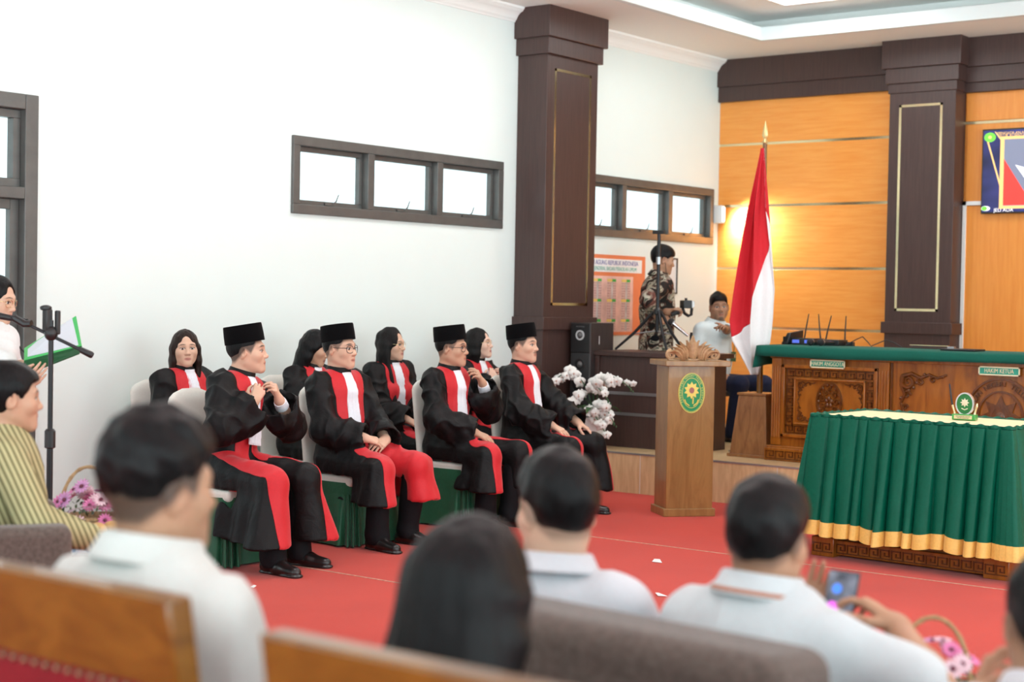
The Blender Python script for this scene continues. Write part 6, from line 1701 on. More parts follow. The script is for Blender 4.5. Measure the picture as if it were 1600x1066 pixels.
f.body(fade=0.7); f.cap(); f.hair('short', th=0.004, h=0.004, wob=0.0005, front=0.075, up=0.003); f.glasses(rw=0.0265, rh=0.0225, r=0.0018); f.robe(hem=0.275, flare=0.03, seed=13, band=(0.075, 0.02), bandL=(0.10, 0.0), jl=0.42); f.shoes(thigh=0.062)
MB().tube([f.wr[1] + 0.027 * np.array((cos(a) * 0.3, cos(a) * 0.3 - 0.02, sin(a))) for a in np.linspace(0, 6.28, 14)], 0.005, 6, False).build('bracelet', M_blackplastic, f.root)
f = Figure('person', 'capped man in glasses and red robe touching his collar with one hand', dict(group=RG,
    head=(8.12, 6.79, 1.170), rot=pi + 0.03, lean=(0.04, 0.02, 0), hrot=(0.34, 0.0, 0), skin='mid', hsc=1.05, bw=0.97, knee=(0.14, 0.45), ankle=(0.13, 0.43), kxL=0.19, kz=0.485,
    armR=dict(wr=(0.10, 0.30, 0.130), hd=(-0.45, 0.80, -0.40), hn=(0.1, 0.4, 0.9), curl=0.25, pole=(0.8, -0.5, -0.3), bare=0.03),
    armL=dict(wr=(-0.135, 0.19, 0.435), hd=(0.62, 0.0, 0.72), hn=(-0.5, 0.8, 0.35), curl=[0.5, 0.65, 0.75, 0.8], pole=(-0.6, 0.1, -0.8), bare=0.06, droop=0.08)))
f.body(fade=0.7); f.cap(); f.hair('short', th=0.004, h=0.004, wob=0.0005, front=0.075, up=0.003); f.glasses(rw=0.025, rh=0.020, r=0.0018); f.robe(hem=0.26, flare=0.03, seed=23, bandL=(0.05, -0.045), jl=0.42); f.cuffs(sides=(1,)); f.shoes(thigh=0.062)
f = Figure('person', 'capped man with a thin moustache and red robe, hands on his knees, beside the orchids', dict(group=RG,
    head=(8.92, 6.80, 1.180), rot=pi + 0.22, lean=(-0.03, 0.0, 0), hrot=(0.0, 0.02, 0), skin='fair', hsc=1.05, bw=1.0, knee=(0.20, 0.44), kxL=0.24, ankle=(0.17, 0.40), kz=0.49,
    armR=dict(wr=(0.17, 0.29, 0.130), hd=(-0.25, 0.85, -0.45), hn=(0.15, 0.35, 0.9), curl=0.22, spread=0.12, pole=(0.8, -0.5, -0.3), bare=0.03),
    armL=dict(wr=(-0.215, 0.33, 0.125), hd=(-0.1, 0.85, -0.5), hn=(-0.2, 0.4, 0.9), curl=0.25, pole=(-0.8, -0.4, -0.3), bare=0.03)))
f.body(fade=0.8, must=0.75); f.cap(); f.hair('short', th=0.004, h=0.004, wob=0.0005, front=0.075, up=0.003); f.robe(hem=0.16, flare=0.04, seed=33, band=(0.06, 0.045), bandL=(0.04, -0.10), jl=0.42); f.shoes(thigh=0.062)
# back row
M_hair_b = hair_mat('dark_brown_hair', (0.022, 0.013, 0.010))
f = Figure('person', 'woman in red robe with shoulder length brown hair looking at the camera', dict(group=RG, fem=True,
    head=(6.50, 7.58, 1.160), rot=pi, lean=(0.0, 0.0, 0), hrot=(-0.56, 0.02, 0.03), skin='fair', knee=(0.11, 0.42), kz=0.46,
    armR=dict(wr=(0.09, 0.25, 0.12), hd=(-0.7, 0.6, -0.3), hn=(0.1, 0.5, 0.85), curl=0.3), armL=dict(wr=(-0.09, 0.26, 0.12), hd=(0.7, 0.6, -0.3), hn=(-0.1, 0.5, 0.85), curl=0.3)))
f.body(lip=(0.50, 0.20, 0.17)); f.hair('long', M_hair_b, length=0.21, side=0.030, spread=0.084, vol=0.011, back=0.05, h=0.0045, freq=(220, 220, 25), wob=0.0012); f.robe(hem=0.25, seed=43, jl=0.40); f.shoes(thigh=0.062)
f = Figure('person', 'long haired woman in red robe looking down at her collar', dict(group=RG, fem=True,
    head=(7.58, 7.52, 1.155), rot=pi, lean=(0.14, -0.05, 0.1), hrot=(0.42, -0.36, -0.05), skin='mid', knee=(0.11, 0.42), kz=0.46,
    armR=dict(wr=(0.05, 0.20, 0.36), hd=(-0.6, 0.1, 0.75), hn=(0.4, 0.8, 0.3), curl=0.6, pole=(0.8, -0.1, -0.7), bare=0.04), armL=dict(wr=(-0.20, 0.20, 0.33), hd=(0.6, 0.1, 0.75), hn=(-0.4, 0.8, 0.3), curl=0.6, pole=(-0.8, 0, -0.7))))
f.body(lip=(0.36, 0.15, 0.13)); f.hair('long', M_hair, length=0.29, side=0.030, spread=0.080, vol=0.012, back=0.07, h=0.0045, freq=(220, 220, 25), wob=0.0012, front=0.0, sideswept=(0.4, 0.9), down=(0.15, -0.25, -1)); f.robe(hem=0.25, seed=53, jl=0.34); f.shoes(thigh=0.062)
f = Figure('person', 'woman in wire glasses and red robe with long wavy black hair', dict(group=RG, fem=True,
    head=(8.40, 7.58, 1.165), rot=pi, lean=(0.02, 0.0, 0), hrot=(0.24, -0.02, 0.0), skin='fair', knee=(0.11, 0.42), kz=0.46,
    armR=dict(wr=(0.10, 0.26, 0.13), hd=(-0.4, 0.75, -0.4), hn=(0.2, 0.5, 0.85), curl=0.5), armL=dict(wr=(-0.09, 0.27, 0.12), hd=(0.6, 0.6, -0.3), hn=(-0.1, 0.5, 0.85), curl=0.4)))
f.body(lip=(0.50, 0.20, 0.18)); f.glasses(M_goldframe, rw=0.026, rh=0.0235, r=0.0013, sq=2.1); f.hair('long', M_hair_soft, length=0.40, side=0.040, spread=0.105, vol=0.014, back=0.075, h=0.0045, freq=(90, 90, 40), wob=0.004, front=0.05, fwd=0.085, open_=66); f.robe(hem=0.25, seed=63, jl=0.40); f.shoes(thigh=0.062)
f = Figure('person', 'woman in wire glasses and red robe holding her collar with both hands', dict(group=RG, fem=True,
    head=(9.38, 7.57, 1.160), rot=pi + 0.05, lean=(0.05, -0.05, 0), hrot=(0.30, 0.10, 0.0), skin='pale', knee=(0.11, 0.42), kz=0.46,
    armR=dict(wr=(0.03, 0.19, 0.365), hd=(-0.55, 0.0, 0.78), hn=(0.4, 0.85, 0.3), curl=0.7, pole=(0.8, 0.1, -0.7), bare=0.05), armL=dict(wr=(-0.17, 0.19, 0.36), hd=(0.55, 0.0, 0.8), hn=(-0.4, 0.85, 0.3), curl=0.7, pole=(-0.85, 0.1, -0.5), bare=0.06)))
f.body(lip=(0.42, 0.10, 0.10)); f.glasses(M_goldframe, rw=0.025, rh=0.0225, r=0.0013, sq=2.1); f.hair('long', M_hair_soft, length=0.17, side=0.022, spread=0.072, vol=0.014, back=0.055, h=0.0045, freq=(120, 120, 40), wob=0.0025, front=0.012, sideswept=(0.7, 1.0)); f.robe(hem=0.25, seed=73, jl=0.42); f.cuffs(); f.shoes(thigh=0.062)

# people on the platform
def batik_mat():
    m, nt, b = new_mat('batik_print'); setc(b, (0.3, 0.25, 0.2), 0.8, 0, 0.2)
    v = texco(nt, (1, 1, 1))
    n = noise_n(nt, v, 7.5, 2, 0.4, 2.2); n2 = noise_n(nt, v, 5, 1, 0.3, 1.0)
    c1 = ramp(nt, n, [(0.40, (0.018, 0.016, 0.014)), (0.43, (0.16, 0.065, 0.045)), (0.47, (0.035, 0.045, 0.03)), (0.50, (0.52, 0.48, 0.38)), (0.545, (0.60, 0.55, 0.44)), (0.555, (0.02, 0.018, 0.016)), (0.58, (0.09, 0.11, 0.075)), (0.63, (0.46, 0.40, 0.30))])
    sep = nt.nodes.new('ShaderNodeSeparateXYZ'); nt.links.new(v, sep.inputs[0])
    c2 = ramp(nt, n, [(0.38, (0.03, 0.02, 0.018)), (0.45, (0.17, 0.062, 0.045)), (0.52, (0.12, 0.045, 0.035)), (0.57, (0.45, 0.33, 0.26)), (0.62, (0.13, 0.05, 0.04))])
    mx = nt.nodes.new('ShaderNodeMix'); mx.data_type = 'RGBA'
    fa = ramp(nt, n2, [(0.52, (0, 0, 0)), (0.60, (1, 1, 1))]); nt.links.new(fa, mx.inputs['Factor'])
    nt.links.new(c1, mx.inputs['A']); nt.links.new(c2, mx.inputs['B']); nt.links.new(mx.outputs['Result'], b.inputs['Base Color'])
    for nd in nt.nodes:
        if nd.type == 'VALTORGB' and nd.name != '' : nd.color_ramp.interpolation = 'CONSTANT' if len(nd.color_ramp.elements) > 4 else 'LINEAR'
    return m
f = Figure('person', 'standing photographer in a batik shirt holding a camera gimbal', dict(head=(11.78, 7.46, 1.870), floor=PZ, stand=True, rot=radians(-128), lean=(0.06, 0, 0), hrot=(-0.10, -0.18, 0), skin='tan', ts=1.0,
    armR=dict(ww=(11.55, 7.33, 1.335), hd=(-0.25, 0.9, 0.25), hn=(0.8, 0.1, 0.5), curl=0.9, pole=(0.5, -0.7, -0.5)), armL=dict(ww=(11.63, 7.30, 1.42), hd=(0.2, 0.95, 0.1), hn=(-0.7, 0.2, 0.6), curl=0.9, pole=(-0.5, -0.7, -0.5))))
f.body(fade=0.3); f.hair('short', h=0.004, wob=0.0015, th=0.014, top=0.006, front=0.046); f.shirt(batik_mat(), 'rolled', seed=6, fit=1.12, tail=0.14, sl_r=0.075, fold_amp=0.006, name='batik_shirt'); f.shoes(tmat=M_trouser)
MB().tube([f.hc + f.HR @ np.array(p) for p in ((0.078, 0.0, -0.012), (0.080, 0.01, -0.03), (0.07, 0.03, -0.09), (0.06, 0.08, -0.2), (0.03, 0.2, -0.42))], 0.0025, 6).build('earphone_wire', M_blackplastic, f.root)
gb = f.loc + rotz(f.rot) @ (f.wr[1] + np.array((0.03, 0.075, 0.0)))
t = thing('camera_gimbal', 'black hand held gimbal with a small silver camera in the photographer\'s hands', 'camera', gb, f.rot)
MB().tube([(0.0, -0.06, -0.02), (0.0, 0.06, 0.02)], [0.019, 0.021], 14).build('grip', M_blackplastic, t)
MB().tube([(0, 0.05, 0.015), (-0.01, 0.07, -0.01), (0.0, 0.10, -0.03), (0.0, 0.125, -0.02), (0, 0.13, 0.04)], 0.014, 10).build('gimbal_arm', M_blackmetal, t)
c_ = MB().span((-0.05, 0.035, 0.035), (0.05, 0.115, 0.105)).build('camera_body', M_blackplastic, t, bevel=0.006)
MB().span((-0.03, 0.115, 0.042), (0.03, 0.145, 0.10)).build('side_plate', plain('silver_plate', (0.6, 0.6, 0.6), 0.35, 0.4), c_, bevel=0.004)
MB().tube([(0, 0.075, 0.105), (0, 0.075, 0.125)], 0.012, 10).build('hot_shoe', M_blackplastic, c_)
handheld('microphone', 'chrome microphone angled on a short stand behind the lectern crest', (11.06, 6.745, 1.235), (-0.05, 0.155, 0.125), 0.030, M_chrome, 0.16)
t = thing('microphone_stand', 'short black desk stand holding the chrome microphone on the dark desk', 'stand', (11.06, 6.72, 1.097))
MB().lathe([(0.06, 0), (0.06, 0.008), (0.015, 0.014), (0, 0.014)], 24).build('base', M_blackmetal, t); MB().tube([(0, 0, 0.01), (0, 0, 0.14), (0, -0.005, 0.165)], 0.011, 12).build('stem', M_blackmetal, t)

M_pale = fabric('pale_blue_white_shirt', (0.66, 0.74, 0.76), 0.8, 0.03, 500, 0.08, 0.05)
M_navy = fabric('navy_trousers', (0.012, 0.017, 0.045), 0.8, 0.15, 500, 0.1, 0.05, 0.15)
f = Figure('person', 'seated man in a pale shirt raising his hand beside the flag', dict(head=(12.08, 7.06, 1.465), floor=PZ, rot=pi - 0.25, lean=(0.06, -0.03, 0), hrot=(-0.62, 0.04, 0.05), skin='dark', knee=(0.10, 0.44), kxL=0.20, kz=0.50, ankle=(0.10, 0.36), axL=0.2, ayL=0.34, seat=0.44,
    armR=dict(wr=(0.16, 0.26, 0.10), hd=(-0.3, 0.8, -0.4), hn=(0.3, 0.4, 0.8), curl=0.4), armL=dict(ww=(11.74, 6.80, 1.29), hd=(0.80, 0.35, 0.30), hn=(-0.2, 0.3, 0.9), curl=[0.15, 0.8, 0.9, 0.95], pole=(-0.7, 0.1, -0.7))))
f.body(fade=0.5, must=0.5, goatee=0.7); f.hair('short', h=0.004, wob=0.002, th=0.012, top=0.01, front=0.056); f.shirt(M_pale, 'rolled', seed=8, fit=1.05, collar=True, sl_r=0.066); f.shoes(tmat=M_navy)
w_ = f.wr[1]; MB().tube([w_ + unit(f.el[1] - w_) * 0.03 + 0.029 * (cos(a) * np.array((0.3, 0.5, 0.8)) + sin(a) * unit(np.cross(f.el[1] - w_, (0.3, 0.5, 0.8)))) for a in np.linspace(0, 6.28, 18)], 0.008, 8, False).build('wristwatch', M_blackplastic, f.root)
b_ = MB(); q = f.tp(-0.09, 0.15, 0.26); b_.box(q, (0.055, 0.006, 0.085)); lan = b_.build('name_badge', plain('badge_green', (0.02, 0.10, 0.04), 0.4), f.root); MB().box(q + (0, 0.004, 0.005), (0.03, 0.003, 0.03)).build('badge_photo', M_platet, lan)
MB().tube([f.tp(-0.06, 0.06, 0.52), f.tp(-0.09, 0.15, 0.42), q + (0, 0.002, 0.04)], 0.004, 6).build('lanyard', M_chairg, f.root)
t = thing('stool', 'black swivel stool under the man seated beside the flag', 'stool', (f.loc[0], f.loc[1], PZ), f.rot)
MB().lathe([(0.19, 0.38), (0.20, 0.39), (0.20, 0.425), (0.17, 0.44), (0, 0.44)], 28).build('seat', M_blackplastic, t)
MB().tube([(0, 0, 0.06), (0, 0, 0.385)], [0.03, 0.022], 14).build('column', M_blackmetal, t)
for k in range(5): a = 2 * pi * k / 5; l_ = MB().tube([(0, 0, 0.09), (0.22 * cos(a), 0.22 * sin(a), 0.06)], [0.022, 0.014], 8).build('leg', M_blackmetal, t); MB().ball((0.22 * cos(a), 0.22 * sin(a), 0.027), 0.027, 10, 8).build('caster', M_blackplastic, l_)
# judge behind the bench, only the resting hand and sleeve reach into the picture
f = Figure('person', 'robed judge resting one hand on the green bench cloth at the right edge', dict(head=(11.82, 3.42, 1.56), floor=PZ, rot=pi / 2, lean=(0.08, 0, 0), hrot=(0.1, 0, 0), skin='fair', knee=(0.13, 0.42), kz=0.49, group=RG,
    armR=dict(wr=(-0.49, 0.40, 0.25), hd=(-0.1, 1.0, -0.2), hn=(0, 0.2, 1), curl=0.3), armL=dict(wr=(-0.35, 0.36, 0.265), hd=(-0.75, 0.55, -0.25), hn=(0, 0.2, 1), curl=0.3, pole=(-0.5, -0.5, -0.2))) )
f.P['armR'] = dict(wr=(0.2, 0.36, 0.265), hd=(-0.3, 0.9, -0.25), hn=(0, 0.2, 1), curl=0.3)
f.el[-1], f.wr[-1] = ik(f.sh[-1], f.pel + np.array((0.2, 0.36, 0.265)), f.l1, f.l2, (0.5, -0.5, -0.2))
f.body(fade=0.8); f.cap(); f.robe(hem=0.30, seed=83); f.shoes(thigh=0.062)
t = thing('judge_chair', 'dark high backed chair behind the judges bench at the right edge', 'chair', (f.loc[0], f.loc[1], PZ), f.rot)
MB().span((-0.26, -0.26, 0.36), (0.26, 0.24, 0.43)).build('seat', M_blackplastic, t, bevel=0.02); MB().span((-0.26, -0.34, 0.40), (0.26, -0.265, 1.02)).build('backrest', M_blackplastic, t, bevel=0.03)
for x in (-0.22, 0.22):
    for y in (-0.22, 0.2): MB().tube([(x, y, 0), (x, y, 0.37)], 0.02, 10).build('leg', M_blackmetal, t)

# ---------------- left side: reader, microphone stand, folder
M_shirtw = fabric('white_uniform_cotton', (0.76, 0.79, 0.79), 0.85, 0.03, 500, 0.08, 0.05)
f = Figure('person', 'standing reader in a white shirt with a lanyard at the left edge', dict(fem=True, head=(4.57, 6.72, 1.455), stand=True, rot=radians(-150), lean=(0.03, 0, 0), hrot=(-0.05, -0.22, 0), skin='fair',
    armL=dict(ww=(4.390, 6.375, 1.130), hd=(-0.35, 0.75, 0.10), hn=(0.5, -0.1, 0.85), curl=0.5, pole=(-0.5, -0.6, -0.6)), armR=dict(ww=(4.375, 6.215, 1.055), hd=(0.0, 0.75, 0.6), hn=(0.8, 0.3, -0.3), curl=0.35, pole=(0.6, -0.5, -0.6))))
f.body(lip=(0.42, 0.16, 0.15)); f.glasses(M_goldframe, r=0.0013); f.hair('long', M_hair, length=0.10, side=0.02, spread=0.070, vol=0.010, back=0.05, front=0.0, h=0.0045)
f.shirt(M_shirtw, 'long', seed=5, fit=1.12, tail=0.20, sl_r=0.062); f.shoes(tmat=M_navy)
for s_ in (-1, 1): MB().tube([f.tp(s_ * 0.055, 0.03, 0.52), f.tp(s_ * 0.075, 0.145, 0.40), f.tp(s_ * 0.045, 0.155, 0.22), f.tp(s_ * 0.01, 0.17, 0.06)], 0.005, 6).build('lanyard', M_blackplastic, f.root)
q = f.tp(0, 0.178, 0.01); b_ = MB().box(q, (0.075, 0.008, 0.10)).build('name_badge', M_blackplastic, f.root, bevel=0.003); MB().box(q + (0, 0.006, 0.0), (0.05, 0.003, 0.07)).build('badge_card', M_plate, b_)
MB().tube([f.wr[-1] + unit(f.el[-1] - f.wr[-1]) * 0.02 + 0.032 * (cos(a) * np.array((1, 0, 0)) + sin(a) * unit(np.cross(f.el[-1] - f.wr[-1], (1, 0, 0)))) for a in np.linspace(0, 6.28, 16)], 0.006, 6, False).build('bracelet', M_blackplastic, f.root)
fo = thing('document_folder', 'open green folder of printed pages held by the standing reader', 'folder', (4.506, 6.18, 1.21))
def slab(name, P, th, m, parent, o=(4.506, 6.18, 1.21)):
    P = np.array(P, float) - np.array(o); n = unit(np.cross(P[1] - P[0], P[3] - P[0]))
    V = np.concatenate([P - n * th / 2, P + n * th / 2])
    return MB().add(V, [(3, 2, 1, 0), (4, 5, 6, 7), (0, 1, 5, 4), (1, 2, 6, 5), (2, 3, 7, 6), (3, 0, 4, 7)]).build(name, m, parent, smooth=False)
M_fold = fabric('green_folder_cloth', (0.012, 0.085, 0.028), 0.6, 0.1, 600, 0.1, 0.05); M_foldin = plain('bright_green_lining', (0.06, 0.50, 0.12), 0.5)
S1, S2, TL2, TR2, NL, NR = (np.array(p) for p in ((4.424, 6.284, 1.176), (4.588, 6.074, 1.249), (4.545, 6.456, 1.225), (4.699, 6.268, 1.384), (4.386, 6.248, 1.107), (4.549, 6.041, 1.216)))
slab('far_cover', (S1, S2, TR2, TL2), 0.006, M_foldin, fo); slab('near_cover', (NL, NR, S2, S1), 0.006, M_fold, fo)
n_ = unit(np.cross(S2 - S1, TL2 - S1)); 
if n_ @ np.array((-0.56, -0.8, 0.2)) < 0: n_ = -n_
pg = [S1 * 0.93 + TR2 * 0.07, S2 * 0.95 + TL2 * 0.05, TR2 * 0.93 + S1 * 0.07, TL2 * 0.93 + S2 * 0.07]
pp = slab('page', [p + n_ * 0.006 for p in pg], 0.003, plain('cool_paper', (0.66, 0.70, 0.76), 0.7), fo)
u_ = unit(S2 - S1); v_ = unit(TL2 - S1)
m = MB()
for r in range(9):
    a_ = 0.14 + 0.08 * r; A = pg[0] * (1 - a_) + pg[3] * a_; B = pg[1] * (1 - a_) + pg[2] * a_
    for c0, c1 in ((0.08, 0.40), (0.56, 0.92)):
        p0 = A + (B - A) * c0; p1 = A + (B - A) * c1; h_ = v_ * 0.0022
        k0 = len(m.v); m.add([p + n_ * 0.0085 - np.array((4.506, 6.18, 1.21)) for p in (p0 - h_, p1 - h_, p1 + h_, p0 + h_)], [(0, 1, 2, 3)])
m.build('printed_lines', plain('grey_print', (0.33, 0.34, 0.37), 0.7), pp, smooth=False)
t = thing('microphone_boom_stand', 'black floor stand with a slanted boom in front of the green folder', 'stand', (4.407, 6.06, 0))
MB().tube([(0, 0, 0.05), (0, 0, 0.80)], 0.0145, 14).build('lower_tube', M_blackmetal, t); MB().tube([(0, 0, 0.785), (0, 0, 0.79), (0, 0, 0.865), (0, 0, 0.875)], [0.015, 0.025, 0.025, 0.017], 14).build('clutch', M_blackplastic, t)
MB().tube([(0, 0, 0.8), (0.0, 0.0, 1.37)], 0.0115, 12).build('upper_tube', M_blackmetal, t)
MB().lathe([(0.02, 0), (0.02, 0.03), (0.014, 0.05)], 14, (0, 0, 0.05)).build('leg_hub', M_blackplastic, t)
for k in range(3): a = k * 2.1 + 0.4; MB().tube([(0, 0, 0.09), (0.30 * cos(a), 0.30 * sin(a), 0.012)], [0.012, 0.010], 8).build('leg', M_blackmetal, t)
bm = MB().tube([(-0.107, 0.148, 1.383), (0.114, -0.145, 1.215)], 0.008, 10).build('boom_arm', M_blackmetal, t); MB().tube([(0.085, -0.107, 1.237), (0.114, -0.145, 1.215), (0.118, -0.15, 1.212)], [0.014, 0.016, 0.012], 12).build('counterweight', M_blackplastic, bm)
m = MB(); m.ball((0, 0, 1.31), (0.032, 0.03, 0.035), 14, 10); m.box((-0.012, 0.012, 1.37), (0.035, 0.035, 0.10)); m.ball((-0.015, 0.02, 1.425), (0.028, 0.028, 0.014), 12, 8); m.box((0.02, -0.02, 1.36), (0.022, 0.022, 0.11)); m.build('boom_clamp', M_blackplastic, t, bevel=0.006)
MB().tube([(-0.10, 0.138, 1.378), (-0.07, 0.10, 1.35), (-0.055, 0.07, 1.352)], 0.018, 10).build('mic_clip', M_blackplastic, bm)
handheld('microphone', 'black microphone with a foam head in front of the reader at the left edge', (4.35, 6.16, 1.362), (-0.09, 0.15, 0.03), 0.036)

# ---------------- olive blouse, sofa, side table
def stripe_mat():
    m, nt, b = new_mat('olive_stripe'); setc(b, (0.4, 0.38, 0.2), 0.85, 0, 0.15)
    v = texco(nt, (1, 1, 1), 'Object', (radians(-22), 0, 0))
    w = nt.nodes.new('ShaderNodeTexWave'); w.wave_type = 'BANDS'; w.bands_direction = 'Y'; w.inputs['Scale'].default_value = 17; w.inputs['Distortion'].default_value = 0.15; nt.links.new(v, w.inputs['Vector'])
    nt.links.new(ramp(nt, w.outputs['Fac'], [(0.35, (0.20, 0.185, 0.09)), (0.55, (0.50, 0.46, 0.25))]), b.inputs['Base Color'])
    return m
f = Figure('person', 'seated woman in an olive striped blouse resting her hand on the sofa arm', dict(fem=True, head=(3.34, 4.82, 1.118), rot=radians(-118), lean=(0.03, 0.02, 0), hrot=(0.05, -0.03, 0), skin='mid', bw=1.05, hsc=1.0, knee=(0.12, 0.44), kz=0.44, seat=0.40,
    armR=dict(wr=(0.26, 0.29, 0.17), hd=(0.0, 0.85, -0.55), hn=(0.2, 0.5, 0.85), curl=0.45, pole=(0.6, -0.6, -0.3)), armL=dict(wr=(-0.1, 0.3, 0.14), hd=(0.3, 0.9, -0.3), hn=(0, 0.4, 0.9), curl=0.4)))
f.body(lip=(0.42, 0.16, 0.14)); f.hair('short', M_hair, th=0.014, top=0.008, h=0.0045, wob=0.002, up=0.004, side=0.9); f.shirt(stripe_mat(), 'long', seed=15, fit=1.10, sl_r=0.064, col_h=0.03, name='blouse'); f.shoes(tmat=M_navy)
f.loc_ = f.loc
def sofa(name, label, loc, rot, L, armw=0.16, back_h=0.87, arm_h=0.72, depth=0.82, arms=True, cushions=2):
    t = thing(name, label, 'sofa', loc, rot)   # local +y is where it faces, x along its width, origin at the back centre
    MB().span((-L / 2, 0.05, 0.06), (L / 2, depth - 0.03, 0.30)).build('base', M_sofa, t, bevel=0.02)
    w = (L - (2 * armw if arms else 0)) / cushions
    for k in range(cushions):
        a = -L / 2 + (armw if arms else 0) + k * w
        MB().span((a + 0.004, 0.16, 0.29), (a + w - 0.004, depth, 0.42)).build('seat_cushion', M_sofa, t, bevel=0.04, segs=4)
    MB().span((-L / 2, -0.02, 0.06), (L / 2, 0.18, back_h)).build('backrest', M_sofa, t, bevel=0.05, segs=5)
    if arms:
        for s_ in (-1, 1): MB().span((s_ * L / 2 - (armw if s_ > 0 else 0), 0.04, 0.06), (s_ * L / 2 + (armw if s_ < 0 else 0), depth, arm_h)).build('armrest', M_sofa, t, bevel=0.035, segs=4)
    for x in (-L / 2 + 0.08, L / 2 - 0.08):
        for y in (0.08, depth - 0.1): MB().cyl((x, y, 0), (x, y, 0.07), 0.022, 12).build('leg', M_blackplastic, t)
    return t
# the armrest of her sofa ends at (3.31, 4.36)
so_rot = radians(-122)
so_o = np.array((3.25, 4.40, 0)) - rotz(so_rot) @ np.array((0.33, 0.80, 0))
sofa('armchair', 'taupe woven armchair under the woman in the olive striped blouse', (so_o[0], so_o[1], 0), so_rot, 0.80, 0.13, 0.80, 0.725, 0.83, True, 1)
tb = thing('coffee_table', 'low table under a patterned pale blue cloth beside the wall', 'table', (4.0, 5.22, 0), radians(-35))
MB().span((-0.30, -0.22, 0.47), (0.30, 0.22, 0.50)).build('table_top', M_dark, tb, bevel=0.004)
for x in (-0.26, 0.26):
    for y in (-0.18, 0.18): MB().span((x - 0.02, y - 0.02, 0), (x + 0.02, y + 0.02, 0.47)).build('leg', M_dark, tb, bevel=0.003)
def bluecloth():
    m, nt, b = new_mat('blue_patterned_cloth'); setc(b, (0.5, 0.6, 0.7), 0.8)
    n = noise_n(nt, texco(nt), 26, 3, 0.6, 1.0)
    nt.links.new(ramp(nt, n, [(0.42, (0.22, 0.36, 0.50)), (0.5, (0.62, 0.72, 0.78)), (0.6, (0.70, 0.76, 0.80))]), b.inputs['Base Color']); return m
M_bluecloth = bluecloth()
def table_cover(name, label, loc, rot, lx, ly, z, drop, m):
    mb = MB()
    def fn(u, v):
        a = 2 * pi * u; c, s_ = cos(a), sin(a); p = np.array(((lx + 0.01) * abs(c) ** 0.2 * (1 if c > 0 else -1), (ly + 0.01) * abs(s_) ** 0.2 * (1 if s_ > 0 else -1)))
        g = max(0, v - 0.1) / 0.9; k = 1 + g * 0.05 * sin(a * 11)
        return (p[0] * k if v > 0 else p[0] * 0.02, p[1] * k if v > 0 else p[1] * 0.02, z + 0.004 if v < 0.1 else z - drop * g)
    mb.grid(fn, 120, 12, True); mb.f.append(tuple(range(119, -1, -1)))
    o = mb.build(name, m, None, sharp=60, solid=0.003); o.location = loc; o.rotation_euler = (0, 0, rot)
    return tag(o, label, 'tablecloth')
table_cover('table_cloth', 'pale blue patterned cloth over the coffee table by the wall', (4.0, 5.22, 0), radians(-35), 0.305, 0.225, 0.503, 0.22, M_bluecloth)
def daisy(scale, c):
    m = MB()
    for k in range(13):
        a = 2 * pi * k / 13; V = []
        for i in range(4):
            s_ = i / 3; w = 0.0052 * sin(pi * (0.15 + 0.75 * s_)); L = 0.006 + 0.026 * s_
            V += [(cos(a) * L - sin(a) * w, sin(a) * L + cos(a) * w, 0.006 * s_ - 0.002 * s_ * s_), (cos(a) * L + sin(a) * w, sin(a) * L - cos(a) * w, 0.006 * s_ - 0.002 * s_ * s_)]
        m.add(V, [(2 * i, 2 * i + 1, 2 * i + 3, 2 * i + 2) for i in range(3)])
    m.v = [[x * scale for x in p] for p in m.v]
    return m
PINKS = [plain('pink_petal', (0.72, 0.20, 0.42), 0.6), plain('pale_pink_petal', (0.80, 0.55, 0.62), 0.6), plain('lilac_petal', (0.62, 0.30, 0.55), 0.6)]
M_wicker = plain('wicker', (0.42, 0.27, 0.13), 0.7, var=0.35, scale=60, bmp=0.8)
